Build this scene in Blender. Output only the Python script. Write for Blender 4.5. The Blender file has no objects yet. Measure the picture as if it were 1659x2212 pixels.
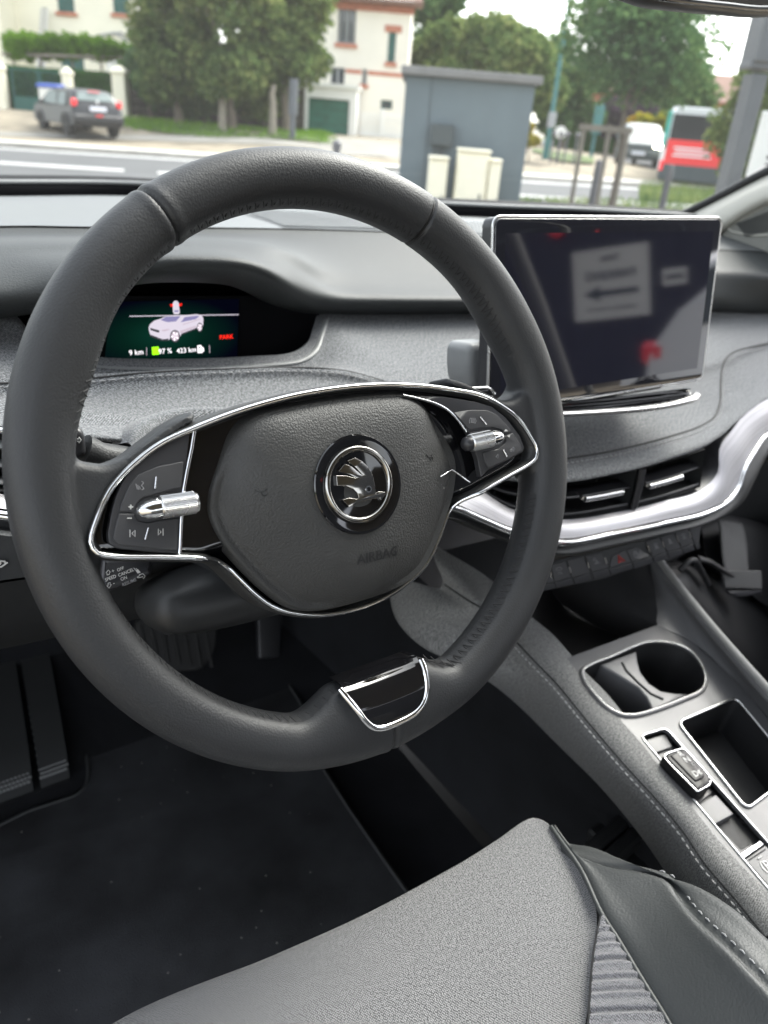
EXPO = 2.3
import bpy, math, random
import numpy as np
from mathutils import Vector, Matrix
from mathutils.geometry import tessellate_polygon
random.seed(7); rng = np.random.default_rng(7)
scene = bpy.context.scene
COL = scene.collection
CAMZ = 1.22                       # height of the phone above the ground
CAM = Vector((0, 0, CAMZ))
# ---- camera model (26 mm equivalent phone lens) -------------------------------------
FPX, CX, CY = 1661.0, 829.5, 1106.0   # focal length / principal point for a 1659 x 2212 picture
_h = math.radians(35.4)
_dn = Vector((-.082*FPX*FPX/844, FPX*FPX/844, FPX)).normalized(); _up = -_dn
_fw = Vector((0, 0, 1)); _fw = (_fw - _up*_up.dot(_fw)).normalized()
_rt = _fw.cross(_up)
if _rt.x < 0: _rt = -_rt
HW = Vector((math.sin(_h), math.cos(_h), 0)); RW = Vector((math.cos(_h), -math.sin(_h), 0)); UP = Vector((0, 0, 1))
def c2w(v): return HW*_fw.dot(v) + RW*_rt.dot(v) + UP*_up.dot(v)
def ray(x, y): return c2w(Vector(((x-CX)/FPX, (y-CY)/FPX, 1.0)))
def PY(x, y, Y): r = ray(x, y); return CAM + r*(Y/r.y)
def PX(x, y, X): r = ray(x, y); return CAM + r*(X/r.x)
def PZ(x, y, Z): r = ray(x, y); return CAM + r*(Z/r.z)
def PP(x, y, p0, n): r = ray(x, y); return CAM + r*((p0-CAM).dot(n)/r.dot(n))
def PD(x, y, d): r = ray(x, y); return CAM + r*(d/r.dot(HW))
def Wd(X, Y, Z): return Vector((X, Y, Z+CAMZ))
def zf(rx, ry, w):               # measuring helper: zoomed source window -> picture units
    s = w/1659.0
    return lambda x, y: ((rx+x*s)*1659/3024, (ry+y*s)*1659/3024)

# ---- objects -------------------------------------------------------------------------
def tag(o, label=None, cat=None, group=None, kind=None):
    if label: o['label'] = label
    if cat: o['category'] = cat
    if group: o['group'] = group
    if kind: o['kind'] = kind
    return o
def thing(name, label, cat, loc=(0, 0, 0), rz=0, group=None):
    o = bpy.data.objects.new(name, None); COL.objects.link(o)
    o.empty_display_size = .05
    o.location = loc; o.rotation_euler = (0, 0, rz)
    o['_mw'] = 1
    tag(o, label, cat, group)
    MW[o.name] = Matrix.Translation(Vector(loc)) @ Matrix.Rotation(rz, 4, 'Z')
    del o['_mw']
    return o
MW = {}
def mkobj(name, me, parent=None, local=False, mat=None):
    o = bpy.data.objects.new(name, me); COL.objects.link(o)
    if mat is not None and not me.materials: me.materials.append(mat)
    MW[o.name] = Matrix.Identity(4)
    if parent is not None:
        o.parent = parent
        if local: MW[o.name] = MW[parent.name].copy()
        else: o.matrix_parent_inverse = MW[parent.name].inverted()
    return o
def mesh(name, verts, faces, mat=None, parent=None, local=False, smooth=True, uvs=None, autos=None):
    me = bpy.data.meshes.new(name)
    me.from_pydata([tuple(v) for v in verts], [], faces)
    if uvs is not None:
        l = me.uv_layers.new(name='UVMap')
        vi = np.empty(len(me.loops), dtype=np.int32); me.loops.foreach_get('vertex_index', vi)
        l.data.foreach_set('uv', np.asarray(uvs, dtype=np.float32)[vi].ravel())
    if smooth: me.polygons.foreach_set('use_smooth', [True]*len(me.polygons))
    me.update()
    if autos is not None and smooth: me.set_sharp_from_angle(angle=math.radians(autos))
    return mkobj(name, me, parent, local, mat)

class MB:                         # collects simple shapes into one mesh
    def __init__(s): s.v = []; s.f = []; s.mi = []; s.m = 0
    def add(s, v, f):
        b = len(s.v); s.v += [Vector(q) for q in v]; s.f += [tuple(b+i for i in q) for q in f]; s.mi += [s.m]*len(f)
    def box(s, c, sz, M=None, bev=0):
        x, y, z = [q/2 for q in sz]; c = Vector(c)
        if bev:
            b = min(bev, x*.99, y*.99, z*.99); vs = []; idx = {}
            for sx in (-1, 1):
                for sy in (-1, 1):
                    for sz_ in (-1, 1):
                        for ax in range(3):
                            d = [x, y, z]; p = [sx*(d[0]-b), sy*(d[1]-b), sz_*(d[2]-b)]; p[ax] = (sx, sy, sz_)[ax]*d[ax]
                            idx[(sx, sy, sz_, ax)] = len(vs); vs.append(Vector(p))
            fs = []
            for ax in range(3):
                o = [i for i in range(3) if i != ax]
                for sg in (-1, 1):
                    q = []
                    for a, bb in ((-1, -1), (1, -1), (1, 1), (-1, 1)):
                        k = [0, 0, 0]; k[ax] = sg; k[o[0]] = a; k[o[1]] = bb; q.append(idx[(k[0], k[1], k[2], ax)])
                    fs.append(q)
                for a in (-1, 1):
                    for bb in (-1, 1):
                        q = []
                        for t, wh in ((-1, 0), (1, 0), (1, 1), (-1, 1)):
                            k = [0, 0, 0]; k[ax] = t; k[o[0]] = a; k[o[1]] = bb; q.append(idx[(k[0], k[1], k[2], o[wh])])
                        fs.append(q)
            for sx in (-1, 1):
                for sy in (-1, 1):
                    for sz_ in (-1, 1): fs.append([idx[(sx, sy, sz_, a)] for a in range(3)])
        else:
            vs = [Vector((a*x, b*y, d*z)) for a in (-1, 1) for b in (-1, 1) for d in (-1, 1)]
            fs = [(0, 1, 3, 2), (4, 6, 7, 5), (0, 4, 5, 1), (2, 3, 7, 6), (0, 2, 6, 4), (1, 5, 7, 3)]
        if M is not None: vs = [M @ v for v in vs]
        s.add([v+c for v in vs], fs); return s
    def tube(s, pts, r, n=10, caps=True, closed=False, flat=1.0, upv=None):
        v, f = tube_geo(pts, r, n, caps, closed, flat, upv); s.add(v, f); return s
    def cyl(s, a, b, r, r2=None, n=16):
        a, b = Vector(a), Vector(b); s.tube([a, b], [r, r if r2 is None else r2], n); return s
    def lathe(s, c, axis, prof, n=24):
        axis = Vector(axis).normalized(); u = axis.orthogonal().normalized(); w = axis.cross(u); c = Vector(c)
        v = [c+axis*h+(u*math.cos(2*math.pi*k/n)+w*math.sin(2*math.pi*k/n))*r for h, r in prof for k in range(n)]
        f = [(i*n+k, i*n+(k+1) % n, (i+1)*n+(k+1) % n, (i+1)*n+k) for i in range(len(prof)-1) for k in range(n)]
        f += [tuple(range(n))[::-1], tuple((len(prof)-1)*n+k for k in range(n))]
        s.add(v, f); return s
    def build(s, name, mat, parent=None, local=False, smooth=True, autos=35):
        mats = mat if isinstance(mat, (list, tuple)) else [mat]
        o = mesh(name, s.v, s.f, None, parent, local, smooth, autos=autos)
        for m in mats: o.data.materials.append(m)
        if len(mats) > 1: o.data.polygons.foreach_set('material_index', s.mi)
        import bmesh
        bm = bmesh.new(); bm.from_mesh(o.data); bmesh.ops.recalc_face_normals(bm, faces=bm.faces); bm.to_mesh(o.data); bm.free()
        return o
def tube_geo(pts, r, n=10, caps=True, closed=False, flat=1.0, upv=None):
    pts = [Vector(p) for p in pts]; m = len(pts)
    rs = r if isinstance(r, (list, tuple)) else [r]*m
    tan = []
    for i in range(m):
        a = pts[(i-1) % m] if closed or i > 0 else pts[i]; b = pts[(i+1) % m] if closed or i < m-1 else pts[i]
        t = (b-a); tan.append(t.normalized() if t.length > 1e-12 else Vector((0, 0, 1)))
    u = Vector(upv) if upv is not None else tan[0].orthogonal()
    v = []
    for i in range(m):
        u = (Vector(upv) if upv is not None else u); u = (u - tan[i]*u.dot(tan[i])).normalized(); w = tan[i].cross(u)
        for k in range(n):
            a = 2*math.pi*k/n; v.append(pts[i]+u*(math.cos(a)*rs[i])+w*(math.sin(a)*rs[i]*flat))
    f = []
    for i in range(m if closed else m-1):
        j = (i+1) % m
        for k in range(n): f.append((i*n+k, i*n+(k+1) % n, j*n+(k+1) % n, j*n+k))
    if caps and not closed: f += [tuple(range(n))[::-1], tuple((m-1)*n+k for k in range(n))]
    return v, f
def tube(name, pts, r, mat, parent=None, n=10, local=False, closed=False, flat=1.0, upv=None):
    v, f = tube_geo(pts, r, n, True, closed, flat, upv)
    return mesh(name, v, f, mat, parent, local, True, autos=50)
def cr(pts, n, closed=False):     # Catmull-Rom (centripetal-ish) resample, uniform in arclength
    P = [np.array(p, float) for p in pts]
    if len(P) < 3 and not closed:
        return [Vector(P[0]+(P[-1]-P[0])*t) for t in np.linspace(0, 1, n)]
    out = []
    m = len(P); segs = m if closed else m-1
    for i in range(segs):
        p1, p2 = P[i], P[(i+1) % m]
        p0 = P[(i-1) % m] if closed or i > 0 else 2*p1-p2
        p3 = P[(i+2) % m] if closed or i+2 < m else 2*p2-p1
        d01 = max(np.linalg.norm(p1-p0), 1e-9)**.5; d12 = max(np.linalg.norm(p2-p1), 1e-9)**.5; d23 = max(np.linalg.norm(p3-p2), 1e-9)**.5
        m1 = (p2-p1)+d12*((p1-p0)/d01-(p2-p0)/(d01+d12)); m2 = (p2-p1)+d12*((p3-p2)/d23-(p3-p1)/(d12+d23))
        for t in np.linspace(0, 1, 16, endpoint=False):
            out.append((2*t**3-3*t*t+1)*p1+(t**3-2*t*t+t)*m1+(-2*t**3+3*t*t)*p2+(t**3-t*t)*m2)
    out.append(P[0] if closed else P[-1])
    A = np.array(out); s = np.r_[0, np.cumsum(np.linalg.norm(np.diff(A, axis=0), axis=1))]
    q = np.linspace(0, s[-1], n+1 if closed else n)[:n]
    return [Vector([np.interp(t, s, A[:, k]) for k in range(A.shape[1])]) for t in q]
def loft(name, curves, nu, nv, mat, parent=None, thick=0, local=False, lin=False, flip=False):
    rows = [cr(c, nu) for c in curves]
    cols = []
    for i in range(nu):
        c = [r[i] for r in rows]
        if lin: 
            o = []
            for a, b in zip(c[:-1], c[1:]): o += [a.lerp(b, t/nv) for t in range(nv)]
            o.append(c[-1]); cols.append(o)
        else: cols.append(cr(c, nv))
    m = len(cols[0])
    V = [p for c in cols for p in c]
    A = np.array([[tuple(p) for p in c] for c in cols])
    du = np.concatenate([np.zeros((1, m)), np.cumsum(np.linalg.norm(np.diff(A, axis=0), axis=2), axis=0)], axis=0); du = du-du[nu//2:nu//2+1]
    dv = np.concatenate([np.zeros((nu, 1)), np.cumsum(np.linalg.norm(np.diff(A, axis=1), axis=2), axis=1)], axis=1)
    uv = [(du[i, j], dv[i, j]) for i in range(nu) for j in range(m)]
    F = [(i*m+j, (i+1)*m+j, (i+1)*m+j+1, i*m+j+1) for i in range(nu-1) for j in range(m-1)]
    if flip: F = [f[::-1] for f in F]
    o = mesh(name, V, F, mat, parent, local, True, uvs=uv)
    if thick:
        md = o.modifiers.new('Solidify', 'SOLIDIFY'); md.thickness = thick; md.offset = -1
    o['_'] = 0; del o['_']
    return o
def tess(poly):
    return [tuple(t) for t in tessellate_polygon([[Vector((p[0], p[1], 0)) for p in poly]])]
def snap(obj, pts, off=.0006, n=120):
    """drop picture points onto a built surface; returns points just above it"""
    from mathutils.bvhtree import BVHTree
    bv = BVHTree.FromPolygons([v.co for v in obj.data.vertices], [tuple(p.vertices) for p in obj.data.polygons]); out = []
    for p in cr([(x, y, 0) for x, y in pts], n):
        r = ray(p[0], p[1]).normalized(); h = bv.ray_cast(CAM, r)
        if h[0] is not None: out.append(h[0]-r*off)
    return out
class Frame:                      # a plane with axes u, v and normal n
    def __init__(s, o, u, v): s.o = Vector(o); s.u = Vector(u).normalized(); s.v = Vector(v).normalized(); s.n = s.u.cross(s.v).normalized()
    def w(s, a, b, h=0): return s.o+s.u*a+s.v*b+s.n*h
    def px(s, x, y, h=0): q = PP(x, y, s.o+s.n*h, s.n)-s.o; return (q.dot(s.u), q.dot(s.v))
    def M(s, a=0, b=0, h=0):
        p = s.w(a, b, h); return Matrix(((s.u.x, s.v.x, s.n.x, p.x), (s.u.y, s.v.y, s.n.y, p.y), (s.u.z, s.v.z, s.n.z, p.z), (0, 0, 0, 1)))
def area(p): return sum(p[i][0]*p[(i+1) % len(p)][1]-p[(i+1) % len(p)][0]*p[i][1] for i in range(len(p)))/2
def inset(poly, d):
    n = len(poly); out = []; sg = 1 if area(poly) > 0 else -1
    for i in range(n):
        a = np.array(poly[i-1][:2]); b = np.array(poly[i][:2]); c = np.array(poly[(i+1) % n][:2])
        t1 = (b-a)/max(np.linalg.norm(b-a), 1e-9); t2 = (c-b)/max(np.linalg.norm(c-b), 1e-9)
        nn = np.array([-(t1+t2)[1], (t1+t2)[0]])*sg; L = np.linalg.norm(nn)
        nn = nn/max(L, 1e-9); out.append(tuple(b+nn*d/max(.5, L/2)))
    return out
def plate(fr, poly, h0, h1, bev=0):
    """verts/faces of a slab with outline poly between heights h0 and h1, bevelled top"""
    if area(poly) < 0: poly = poly[::-1]
    n = len(poly); rings = [(poly, h0)]
    if bev:
        for t in (0, .35, .7, 1): a = t*math.pi/2; rings.append((inset(poly, bev*(1-math.cos(a))), h1-bev*(1-math.sin(a))))
    else: rings.append((poly, h1))
    V = [fr.w(p[0], p[1], h) for r, h in rings for p in r]; F = []
    for k in range(len(rings)-1):
        for i in range(n): F.append((k*n+i, k*n+(i+1) % n, (k+1)*n+(i+1) % n, (k+1)*n+i))
    b = (len(rings)-1)*n
    for t in tess(rings[-1][0]): F.append(tuple(b+i for i in t))
    for t in tess(poly): F.append(tuple(i for i in t[::-1]))
    return V, F
def slab(name, fr, poly, h0, h1, mat, parent=None, bev=0, smooth=True, rnd=0, autos=40):
    if rnd: poly = round_poly(poly, rnd)
    V, F = plate(fr, poly, h0, h1, bev)
    m = MB(); m.add(V, F)
    return m.build(name, mat, parent, smooth=smooth, autos=autos)
def round_poly(poly, r, k=5):
    out = []; n = len(poly)
    for i in range(n):
        a = Vector(poly[i-1][:2]); b = Vector(poly[i][:2]); c = Vector(poly[(i+1) % n][:2])
        r1 = min(r, (a-b).length*.45, (c-b).length*.45)
        p = b+(a-b).normalized()*r1; q = b+(c-b).normalized()*r1
        for t in range(k+1):
            s = t/k; out.append(tuple(p*(1-s)**2+b*2*s*(1-s)+q*s*s))
    return out
def cpoly(pts, n=80): return [tuple(p)[:2] for p in cr([(p[0], p[1], 0) for p in pts], n, closed=True)]
def text(name, s, size, mat, fr, a, b, h=0, parent=None, rot=0, ext=.00015, align='CENTER', bold=0, sx=1, shear=0):
    cu = bpy.data.curves.new(name, 'FONT'); cu.body = s; cu.size = size; cu.extrude = ext; cu.align_x = align; cu.align_y = 'CENTER'
    cu.offset = bold; cu.shear = shear; cu.resolution_u = 3
    t = bpy.data.objects.new(name, cu); COL.objects.link(t)
    dg = bpy.context.evaluated_depsgraph_get()
    me = bpy.data.meshes.new_from_object(t.evaluated_get(dg))
    bpy.data.objects.remove(t)
    M = fr.M(a, b, h) @ Matrix.Rotation(rot, 4, 'Z') @ Matrix.Diagonal((sx, 1, 1, 1))
    me.transform(M); me.materials.clear()
    return mkobj(name, me, parent, False, mat)
def merge(name, objs, mat=None, parent=None):
    """join several just-built meshes into ONE object"""
    V = []; F = []
    for o in objs:
        b = len(V); V += [v.co.copy() for v in o.data.vertices]; F += [tuple(b+i for i in p.vertices) for p in o.data.polygons]
        if mat is None: mat = o.data.materials[0]
    for o in objs:
        me = o.data; bpy.data.objects.remove(o); bpy.data.meshes.remove(me)
    return mesh(name, V, F, mat, parent, smooth=False)
def copy_tree(o, parent=None):
    c = o.copy(); COL.objects.link(c); c.parent = parent; MW[c.name] = MW.get(o.name, Matrix.Identity(4)).copy()
    for ch in list(o.children): copy_tree(ch, c)
    return c
# ---- materials -------------------------------------------------------------------------
def newmat(name):
    m = bpy.data.materials.new(name); m.use_nodes = True; nt = m.node_tree; nt.nodes.clear()
    out = nt.nodes.new('ShaderNodeOutputMaterial'); return m, nt, out
def N(nt, t, **k):
    n = nt.nodes.new('ShaderNode'+t)
    for a, b in k.items():
        if a in n.inputs: n.inputs[a].default_value = b
        elif a.startswith('i') and a[1:].isdigit(): n.inputs[int(a[1:])].default_value = b
        else: setattr(n, a, b)
    return n
def L(nt, a, b): nt.links.new(a, b)
def rgb(c): return (c[0], c[1], c[2], 1)
def ramp(nt, fac, stops):
    r = N(nt, 'ValToRGB'); e = r.color_ramp.elements
    while len(e) > 1: e.remove(e[-1])
    e[0].position = stops[0][0]; e[0].color = rgb(stops[0][1])
    for p, c in stops[1:]: x = e.new(p); x.color = rgb(c)
    L(nt, fac, r.inputs[0]); return r.outputs[0]
def pbr(name, col, rough=.5, metal=0, spec=.5, var=0, vscale=8, bump=0, bscale=200, btype='noise', coat=0, emit=None, es=0, dust=0, rvar=0, bdist=.001, aniso=None, sheen=0):
    m, nt, out = newmat(name)
    p = N(nt, 'BsdfPrincipled'); L(nt, p.outputs[0], out.inputs[0])
    p.inputs['Base Color'].default_value = rgb(col); p.inputs['Roughness'].default_value = rough; p.inputs['Metallic'].default_value = metal
    p.inputs['Specular IOR Level'].default_value = spec; p.inputs['Coat Weight'].default_value = coat; p.inputs['Coat Roughness'].default_value = .05
    if sheen: p.inputs['Sheen Weight'].default_value = sheen; p.inputs['Sheen Roughness'].default_value = .4
    tc = N(nt, 'TexCoord')
    if var or dust:
        n = N(nt, 'TexNoise', Scale=vscale, Detail=5.0); L(nt, tc.outputs['Object'], n.inputs['Vector'])
        c = ramp(nt, n.outputs['Fac'], [(.3, [q*(1-var) for q in col]), (.7, [min(1, q*(1+var)) for q in col])])
        if dust:
            v = N(nt, 'TexVoronoi', Scale=130.0); L(nt, tc.outputs['Object'], v.inputs['Vector'])
            w = N(nt, 'TexWhiteNoise'); L(nt, v.outputs['Position'], w.inputs[0])
            a = N(nt, 'Math', operation='LESS_THAN'); a.inputs[1].default_value = .13; L(nt, v.outputs['Distance'], a.inputs[0])
            b = N(nt, 'Math', operation='LESS_THAN'); b.inputs[1].default_value = dust; L(nt, w.outputs['Value'], b.inputs[0])
            ml = N(nt, 'Math', operation='MULTIPLY'); L(nt, a.outputs[0], ml.inputs[0]); L(nt, b.outputs[0], ml.inputs[1])
            mx = N(nt, 'Mix', data_type='RGBA'); L(nt, ml.outputs[0], mx.inputs[0]); L(nt, c, mx.inputs[6]); mx.inputs[7].default_value = (.35, .33, .3, 1)
            c = mx.outputs[2]
        L(nt, c, p.inputs['Base Color'])
    if rvar:
        n = N(nt, 'TexNoise', Scale=14.0, Detail=4.0); L(nt, tc.outputs['Object'], n.inputs['Vector'])
        mr = N(nt, 'MapRange'); mr.inputs[3].default_value = max(0, rough-rvar); mr.inputs[4].default_value = rough+rvar
        mr.inputs[1].default_value = .3; mr.inputs[2].default_value = .7
        L(nt, n.outputs['Fac'], mr.inputs[0]); L(nt, mr.outputs[0], p.inputs['Roughness'])
    if bump:
        if btype == 'noise': t = N(nt, 'TexNoise', Scale=bscale, Detail=4.0); o = t.outputs['Fac']
        elif btype == 'leather':
            t = N(nt, 'TexVoronoi', Scale=bscale, feature='SMOOTH_F1'); t.inputs['Smoothness'].default_value = .35
            nz = N(nt, 'TexNoise', Scale=bscale*.5, Detail=3.0); L(nt, tc.outputs['Object'], nz.inputs['Vector'])
            mv = N(nt, 'VectorMath', operation='MULTIPLY_ADD'); mv.inputs[1].default_value = (.45/bscale,)*3
            L(nt, nz.outputs['Color'], mv.inputs[0]); L(nt, tc.outputs['Object'], mv.inputs[2])
            L(nt, mv.outputs[0], t.inputs['Vector']); o = t.outputs['Distance']
        b = N(nt, 'Bump', Strength=bump, Distance=bdist)
        if btype == 'leather': b.invert = True
        else: L(nt, tc.outputs['Object'], t.inputs['Vector'])
        L(nt, o, b.inputs['Height']); L(nt, b.outputs[0], p.inputs['Normal'])
    if emit: p.inputs['Emission Color'].default_value = rgb(emit); p.inputs['Emission Strength'].default_value = es
    return m
def fabric(name, dark, light, period=.0011, melange=.5, rnd=.35, nsc=300):
    """woven two-tone cloth: rows of light dots on dark yarn, in metres of surface (UV)"""
    m, nt, out = newmat(name)
    p = N(nt, 'BsdfPrincipled', Roughness=.9); L(nt, p.outputs[0], out.inputs[0])
    p.inputs['Specular IOR Level'].default_value = .2; p.inputs['Sheen Weight'].default_value = .15
    uv = N(nt, 'UVMap')
    vo = N(nt, 'TexVoronoi', voronoi_dimensions='2D', Scale=1/period); vo.inputs['Randomness'].default_value = rnd
    mq = N(nt, 'Mapping'); mq.inputs['Rotation'].default_value = (0, 0, .6); mq.inputs['Scale'].default_value = (1, 1.15, 1); L(nt, uv.outputs[0], mq.inputs[0]); L(nt, mq.outputs[0], vo.inputs['Vector'])
    mr = N(nt, 'MapRange', interpolation_type='SMOOTHSTEP'); L(nt, vo.outputs['Distance'], mr.inputs[0])
    mr.inputs[1].default_value = .62; mr.inputs[2].default_value = .18
    ml = mr
    nz = N(nt, 'TexNoise', Scale=nsc, Detail=3.0); mp = N(nt, 'Mapping'); mp.inputs['Scale'].default_value = (1.6, 1.0, 1)
    L(nt, uv.outputs[0], mp.inputs[0]); L(nt, mp.outputs[0], nz.inputs['Vector'])
    nr = N(nt, 'MapRange'); nr.inputs[1].default_value = .4; nr.inputs[2].default_value = .6; nr.inputs[3].default_value = 1-melange; nr.inputs[4].default_value = 1+melange*.4
    L(nt, nz.outputs['Fac'], nr.inputs[0])
    n2 = N(nt, 'TexNoise', Scale=9.0, Detail=2.0); L(nt, uv.outputs[0], n2.inputs['Vector'])
    n2r = N(nt, 'MapRange'); n2r.inputs[3].default_value = .85; n2r.inputs[4].default_value = 1.15; L(nt, n2.outputs['Fac'], n2r.inputs[0])
    mm = N(nt, 'Math', operation='MULTIPLY'); L(nt, mr.outputs[0], mm.inputs[0]); L(nt, nr.outputs[0], mm.inputs[1])
    m3 = N(nt, 'Math', operation='MULTIPLY', use_clamp=True); L(nt, mm.outputs[0], m3.inputs[0]); L(nt, n2r.outputs[0], m3.inputs[1])
    mx = N(nt, 'Mix', data_type='RGBA'); L(nt, m3.outputs[0], mx.inputs[0]); mx.inputs[6].default_value = rgb(dark); mx.inputs[7].default_value = rgb(light)
    L(nt, mx.outputs[2], p.inputs['Base Color'])
    b = N(nt, 'Bump', Strength=.25, Distance=.0003); L(nt, ml.outputs[0], b.inputs['Height']); L(nt, b.outputs[0], p.inputs['Normal'])
    return m
def emis(name, col, s=1):
    m, nt, out = newmat(name); e = N(nt, 'Emission', Strength=s); e.inputs[0].default_value = rgb(col); L(nt, e.outputs[0], out.inputs[0]); return m
def glass(name, tint=(.93, .96, .95), refl=.9, dirt=.0, film=0):
    m, nt, out = newmat(name)
    t = N(nt, 'BsdfTransparent'); t.inputs[0].default_value = rgb(tint); g = N(nt, 'BsdfGlossy', Roughness=.02)
    lw = N(nt, 'LayerWeight'); lw.inputs['Blend'].default_value = .5; pw = N(nt, 'Math', operation='POWER'); pw.inputs[1].default_value = 5; L(nt, lw.outputs['Facing'], pw.inputs[0])
    k = N(nt, 'Math', operation='MULTIPLY_ADD'); k.inputs[1].default_value = refl; k.inputs[2].default_value = .035*refl; L(nt, pw.outputs[0], k.inputs[0])
    mx = N(nt, 'MixShader'); L(nt, k.outputs[0], mx.inputs[0]); L(nt, t.outputs[0], mx.inputs[1]); L(nt, g.outputs[0], mx.inputs[2])
    L(nt, mx.outputs[0], out.inputs[0])
    if dirt:
        d = N(nt, 'BsdfTranslucent'); d.inputs[0].default_value = (.8, .8, .76, 1)
        tc = N(nt, 'TexCoord'); v = N(nt, 'TexVoronoi', Scale=30.0); L(nt, tc.outputs['Object'], v.inputs['Vector'])
        w = N(nt, 'TexWhiteNoise'); L(nt, v.outputs['Position'], w.inputs[0])
        a = N(nt, 'Math', operation='LESS_THAN'); a.inputs[1].default_value = .035; L(nt, v.outputs['Distance'], a.inputs[0])
        b = N(nt, 'Math', operation='LESS_THAN'); b.inputs[1].default_value = dirt; L(nt, w.outputs['Value'], b.inputs[0])
        ml = N(nt, 'Math', operation='MULTIPLY'); L(nt, a.outputs[0], ml.inputs[0]); L(nt, b.outputs[0], ml.inputs[1])
        m5 = N(nt, 'Math', operation='MULTIPLY'); m5.operation = 'MULTIPLY_ADD'; m5.inputs[1].default_value = .5; m5.inputs[2].default_value = film; L(nt, ml.outputs[0], m5.inputs[0])
        m2 = N(nt, 'MixShader'); L(nt, m5.outputs[0], m2.inputs[0]); L(nt, mx.outputs[0], m2.inputs[1]); L(nt, d.outputs[0], m2.inputs[2])
        L(nt, m2.outputs[0], out.inputs[0])
    return m
def brushed(name, col, sc=(3, 900, 900), rough=.35):
    m, nt, out = newmat(name)
    p = N(nt, 'BsdfPrincipled', Metallic=.85, Roughness=rough); p.inputs['Base Color'].default_value = rgb(col); L(nt, p.outputs[0], out.inputs[0])
    tc = N(nt, 'UVMap'); mp = N(nt, 'Mapping'); mp.inputs['Scale'].default_value = sc; L(nt, tc.outputs[0], mp.inputs[0])
    n = N(nt, 'TexNoise', Scale=1.0, Detail=3.0); L(nt, mp.outputs[0], n.inputs['Vector'])
    c = ramp(nt, n.outputs['Fac'], [(.3, [q*.72 for q in col]), (.7, [min(1, q*1.1) for q in col])]); L(nt, c, p.inputs['Base Color'])
    b = N(nt, 'Bump', Strength=.15, Distance=.0005); L(nt, n.outputs['Fac'], b.inputs['Height']); L(nt, b.outputs[0], p.inputs['Normal'])
    return m
def lined(name, c1, c2, scale, axis='Y', rough=.6, thr=.12, bump=.4):
    """panels or boards separated by thin joints along one local axis"""
    m, nt, out = newmat(name)
    p = N(nt, 'BsdfPrincipled', Roughness=rough); L(nt, p.outputs[0], out.inputs[0])
    tc = N(nt, 'TexCoord'); sx = N(nt, 'SeparateXYZ'); L(nt, tc.outputs['Object'], sx.inputs[0])
    mu = N(nt, 'Math', operation='MULTIPLY'); mu.inputs[1].default_value = scale; L(nt, sx.outputs['XYZ'.index(axis)], mu.inputs[0])
    fr = N(nt, 'Math', operation='FRACT'); L(nt, mu.outputs[0], fr.inputs[0])
    lt = N(nt, 'Math', operation='LESS_THAN'); lt.inputs[1].default_value = thr; L(nt, fr.outputs[0], lt.inputs[0])
    nz = N(nt, 'TexNoise', Scale=3.0, Detail=4.0); L(nt, tc.outputs['Object'], nz.inputs['Vector'])
    c = ramp(nt, nz.outputs['Fac'], [(.3, [q*.8 for q in c1]), (.7, [q*1.15 for q in c1])])
    mx = N(nt, 'Mix', data_type='RGBA'); L(nt, lt.outputs[0], mx.inputs[0]); L(nt, c, mx.inputs[6]); mx.inputs[7].default_value = rgb(c2)
    L(nt, mx.outputs[2], p.inputs['Base Color'])
    return m
def leafmat(name, cols, trans=.35):
    m, nt, out = newmat(name)
    d = N(nt, 'BsdfDiffuse'); t = N(nt, 'BsdfTranslucent'); mx = N(nt, 'MixShader'); mx.inputs[0].default_value = trans
    tc = N(nt, 'TexCoord'); n = N(nt, 'TexNoise', Scale=.55, Detail=4.0); L(nt, tc.outputs['Object'], n.inputs['Vector'])
    gi = N(nt, 'NewGeometry'); ad = N(nt, 'Math', operation='MULTIPLY_ADD'); ad.inputs[1].default_value = .35; 
    L(nt, gi.outputs['Random Per Island'], ad.inputs[0]); L(nt, n.outputs['Fac'], ad.inputs[2])
    k = len(cols); c = ramp(nt, ad.outputs[0], [(.35+.65*i/max(1, k-1)*.9, q) for i, q in enumerate(cols)])
    L(nt, c, d.inputs[0]); L(nt, c, t.inputs[0]); L(nt, d.outputs[0], mx.inputs[1]); L(nt, t.outputs[0], mx.inputs[2]); L(nt, mx.outputs[0], out.inputs[0])
    return m
M = {}
M['rim'] = pbr('rim_leather', (.021, .022, .024), .52, var=.08, vscale=20, bump=.22, bscale=850, btype='leather', bdist=.0006, rvar=.06)
M['pad'] = pbr('airbag_grain', (.040, .040, .039), .52, var=.08, vscale=15, bump=.42, bscale=820, btype='leather', bdist=.0007)
M['dash'] = pbr('dash_grain', (.028, .031, .032), .58, spec=.4, var=.08, vscale=6, bump=.4, bscale=700, btype='leather', bdist=.0006)
M['dashr'] = pbr('dash_rear_satin', (.085, .09, .092), .42, bump=.2, bscale=700, btype='leather', bdist=.0005)  # smoother rear plastic; its paler base carries part of the sky glare
M['soft'] = pbr('soft_plastic', (.026, .027, .028), .5, var=.1, bump=.35, bscale=700, btype='leather', bdist=.0006)
M['hard'] = pbr('hard_plastic', (.02, .021, .022), .5, var=.1, bump=.15, bscale=900)
M['grey'] = pbr('grey_plastic', (.21, .215, .215), .45, var=.04, bump=.1, bscale=900)
M['satin'] = pbr('satin_black', (.028, .028, .031), .38, var=.05)
M['btn'] = pbr('button_black', (.042, .042, .045), .5)
M['console'] = pbr('console_plastic', (.105, .105, .108), .42, var=.08, rvar=.06, bump=.08, bscale=900)
M['piano'] = pbr('gloss_black', (.006, .006, .007), .06, coat=.6, bump=.02, bscale=30)
M['void'] = pbr('cluster_black', (.003, .003, .004), .7, spec=.1)
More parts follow.
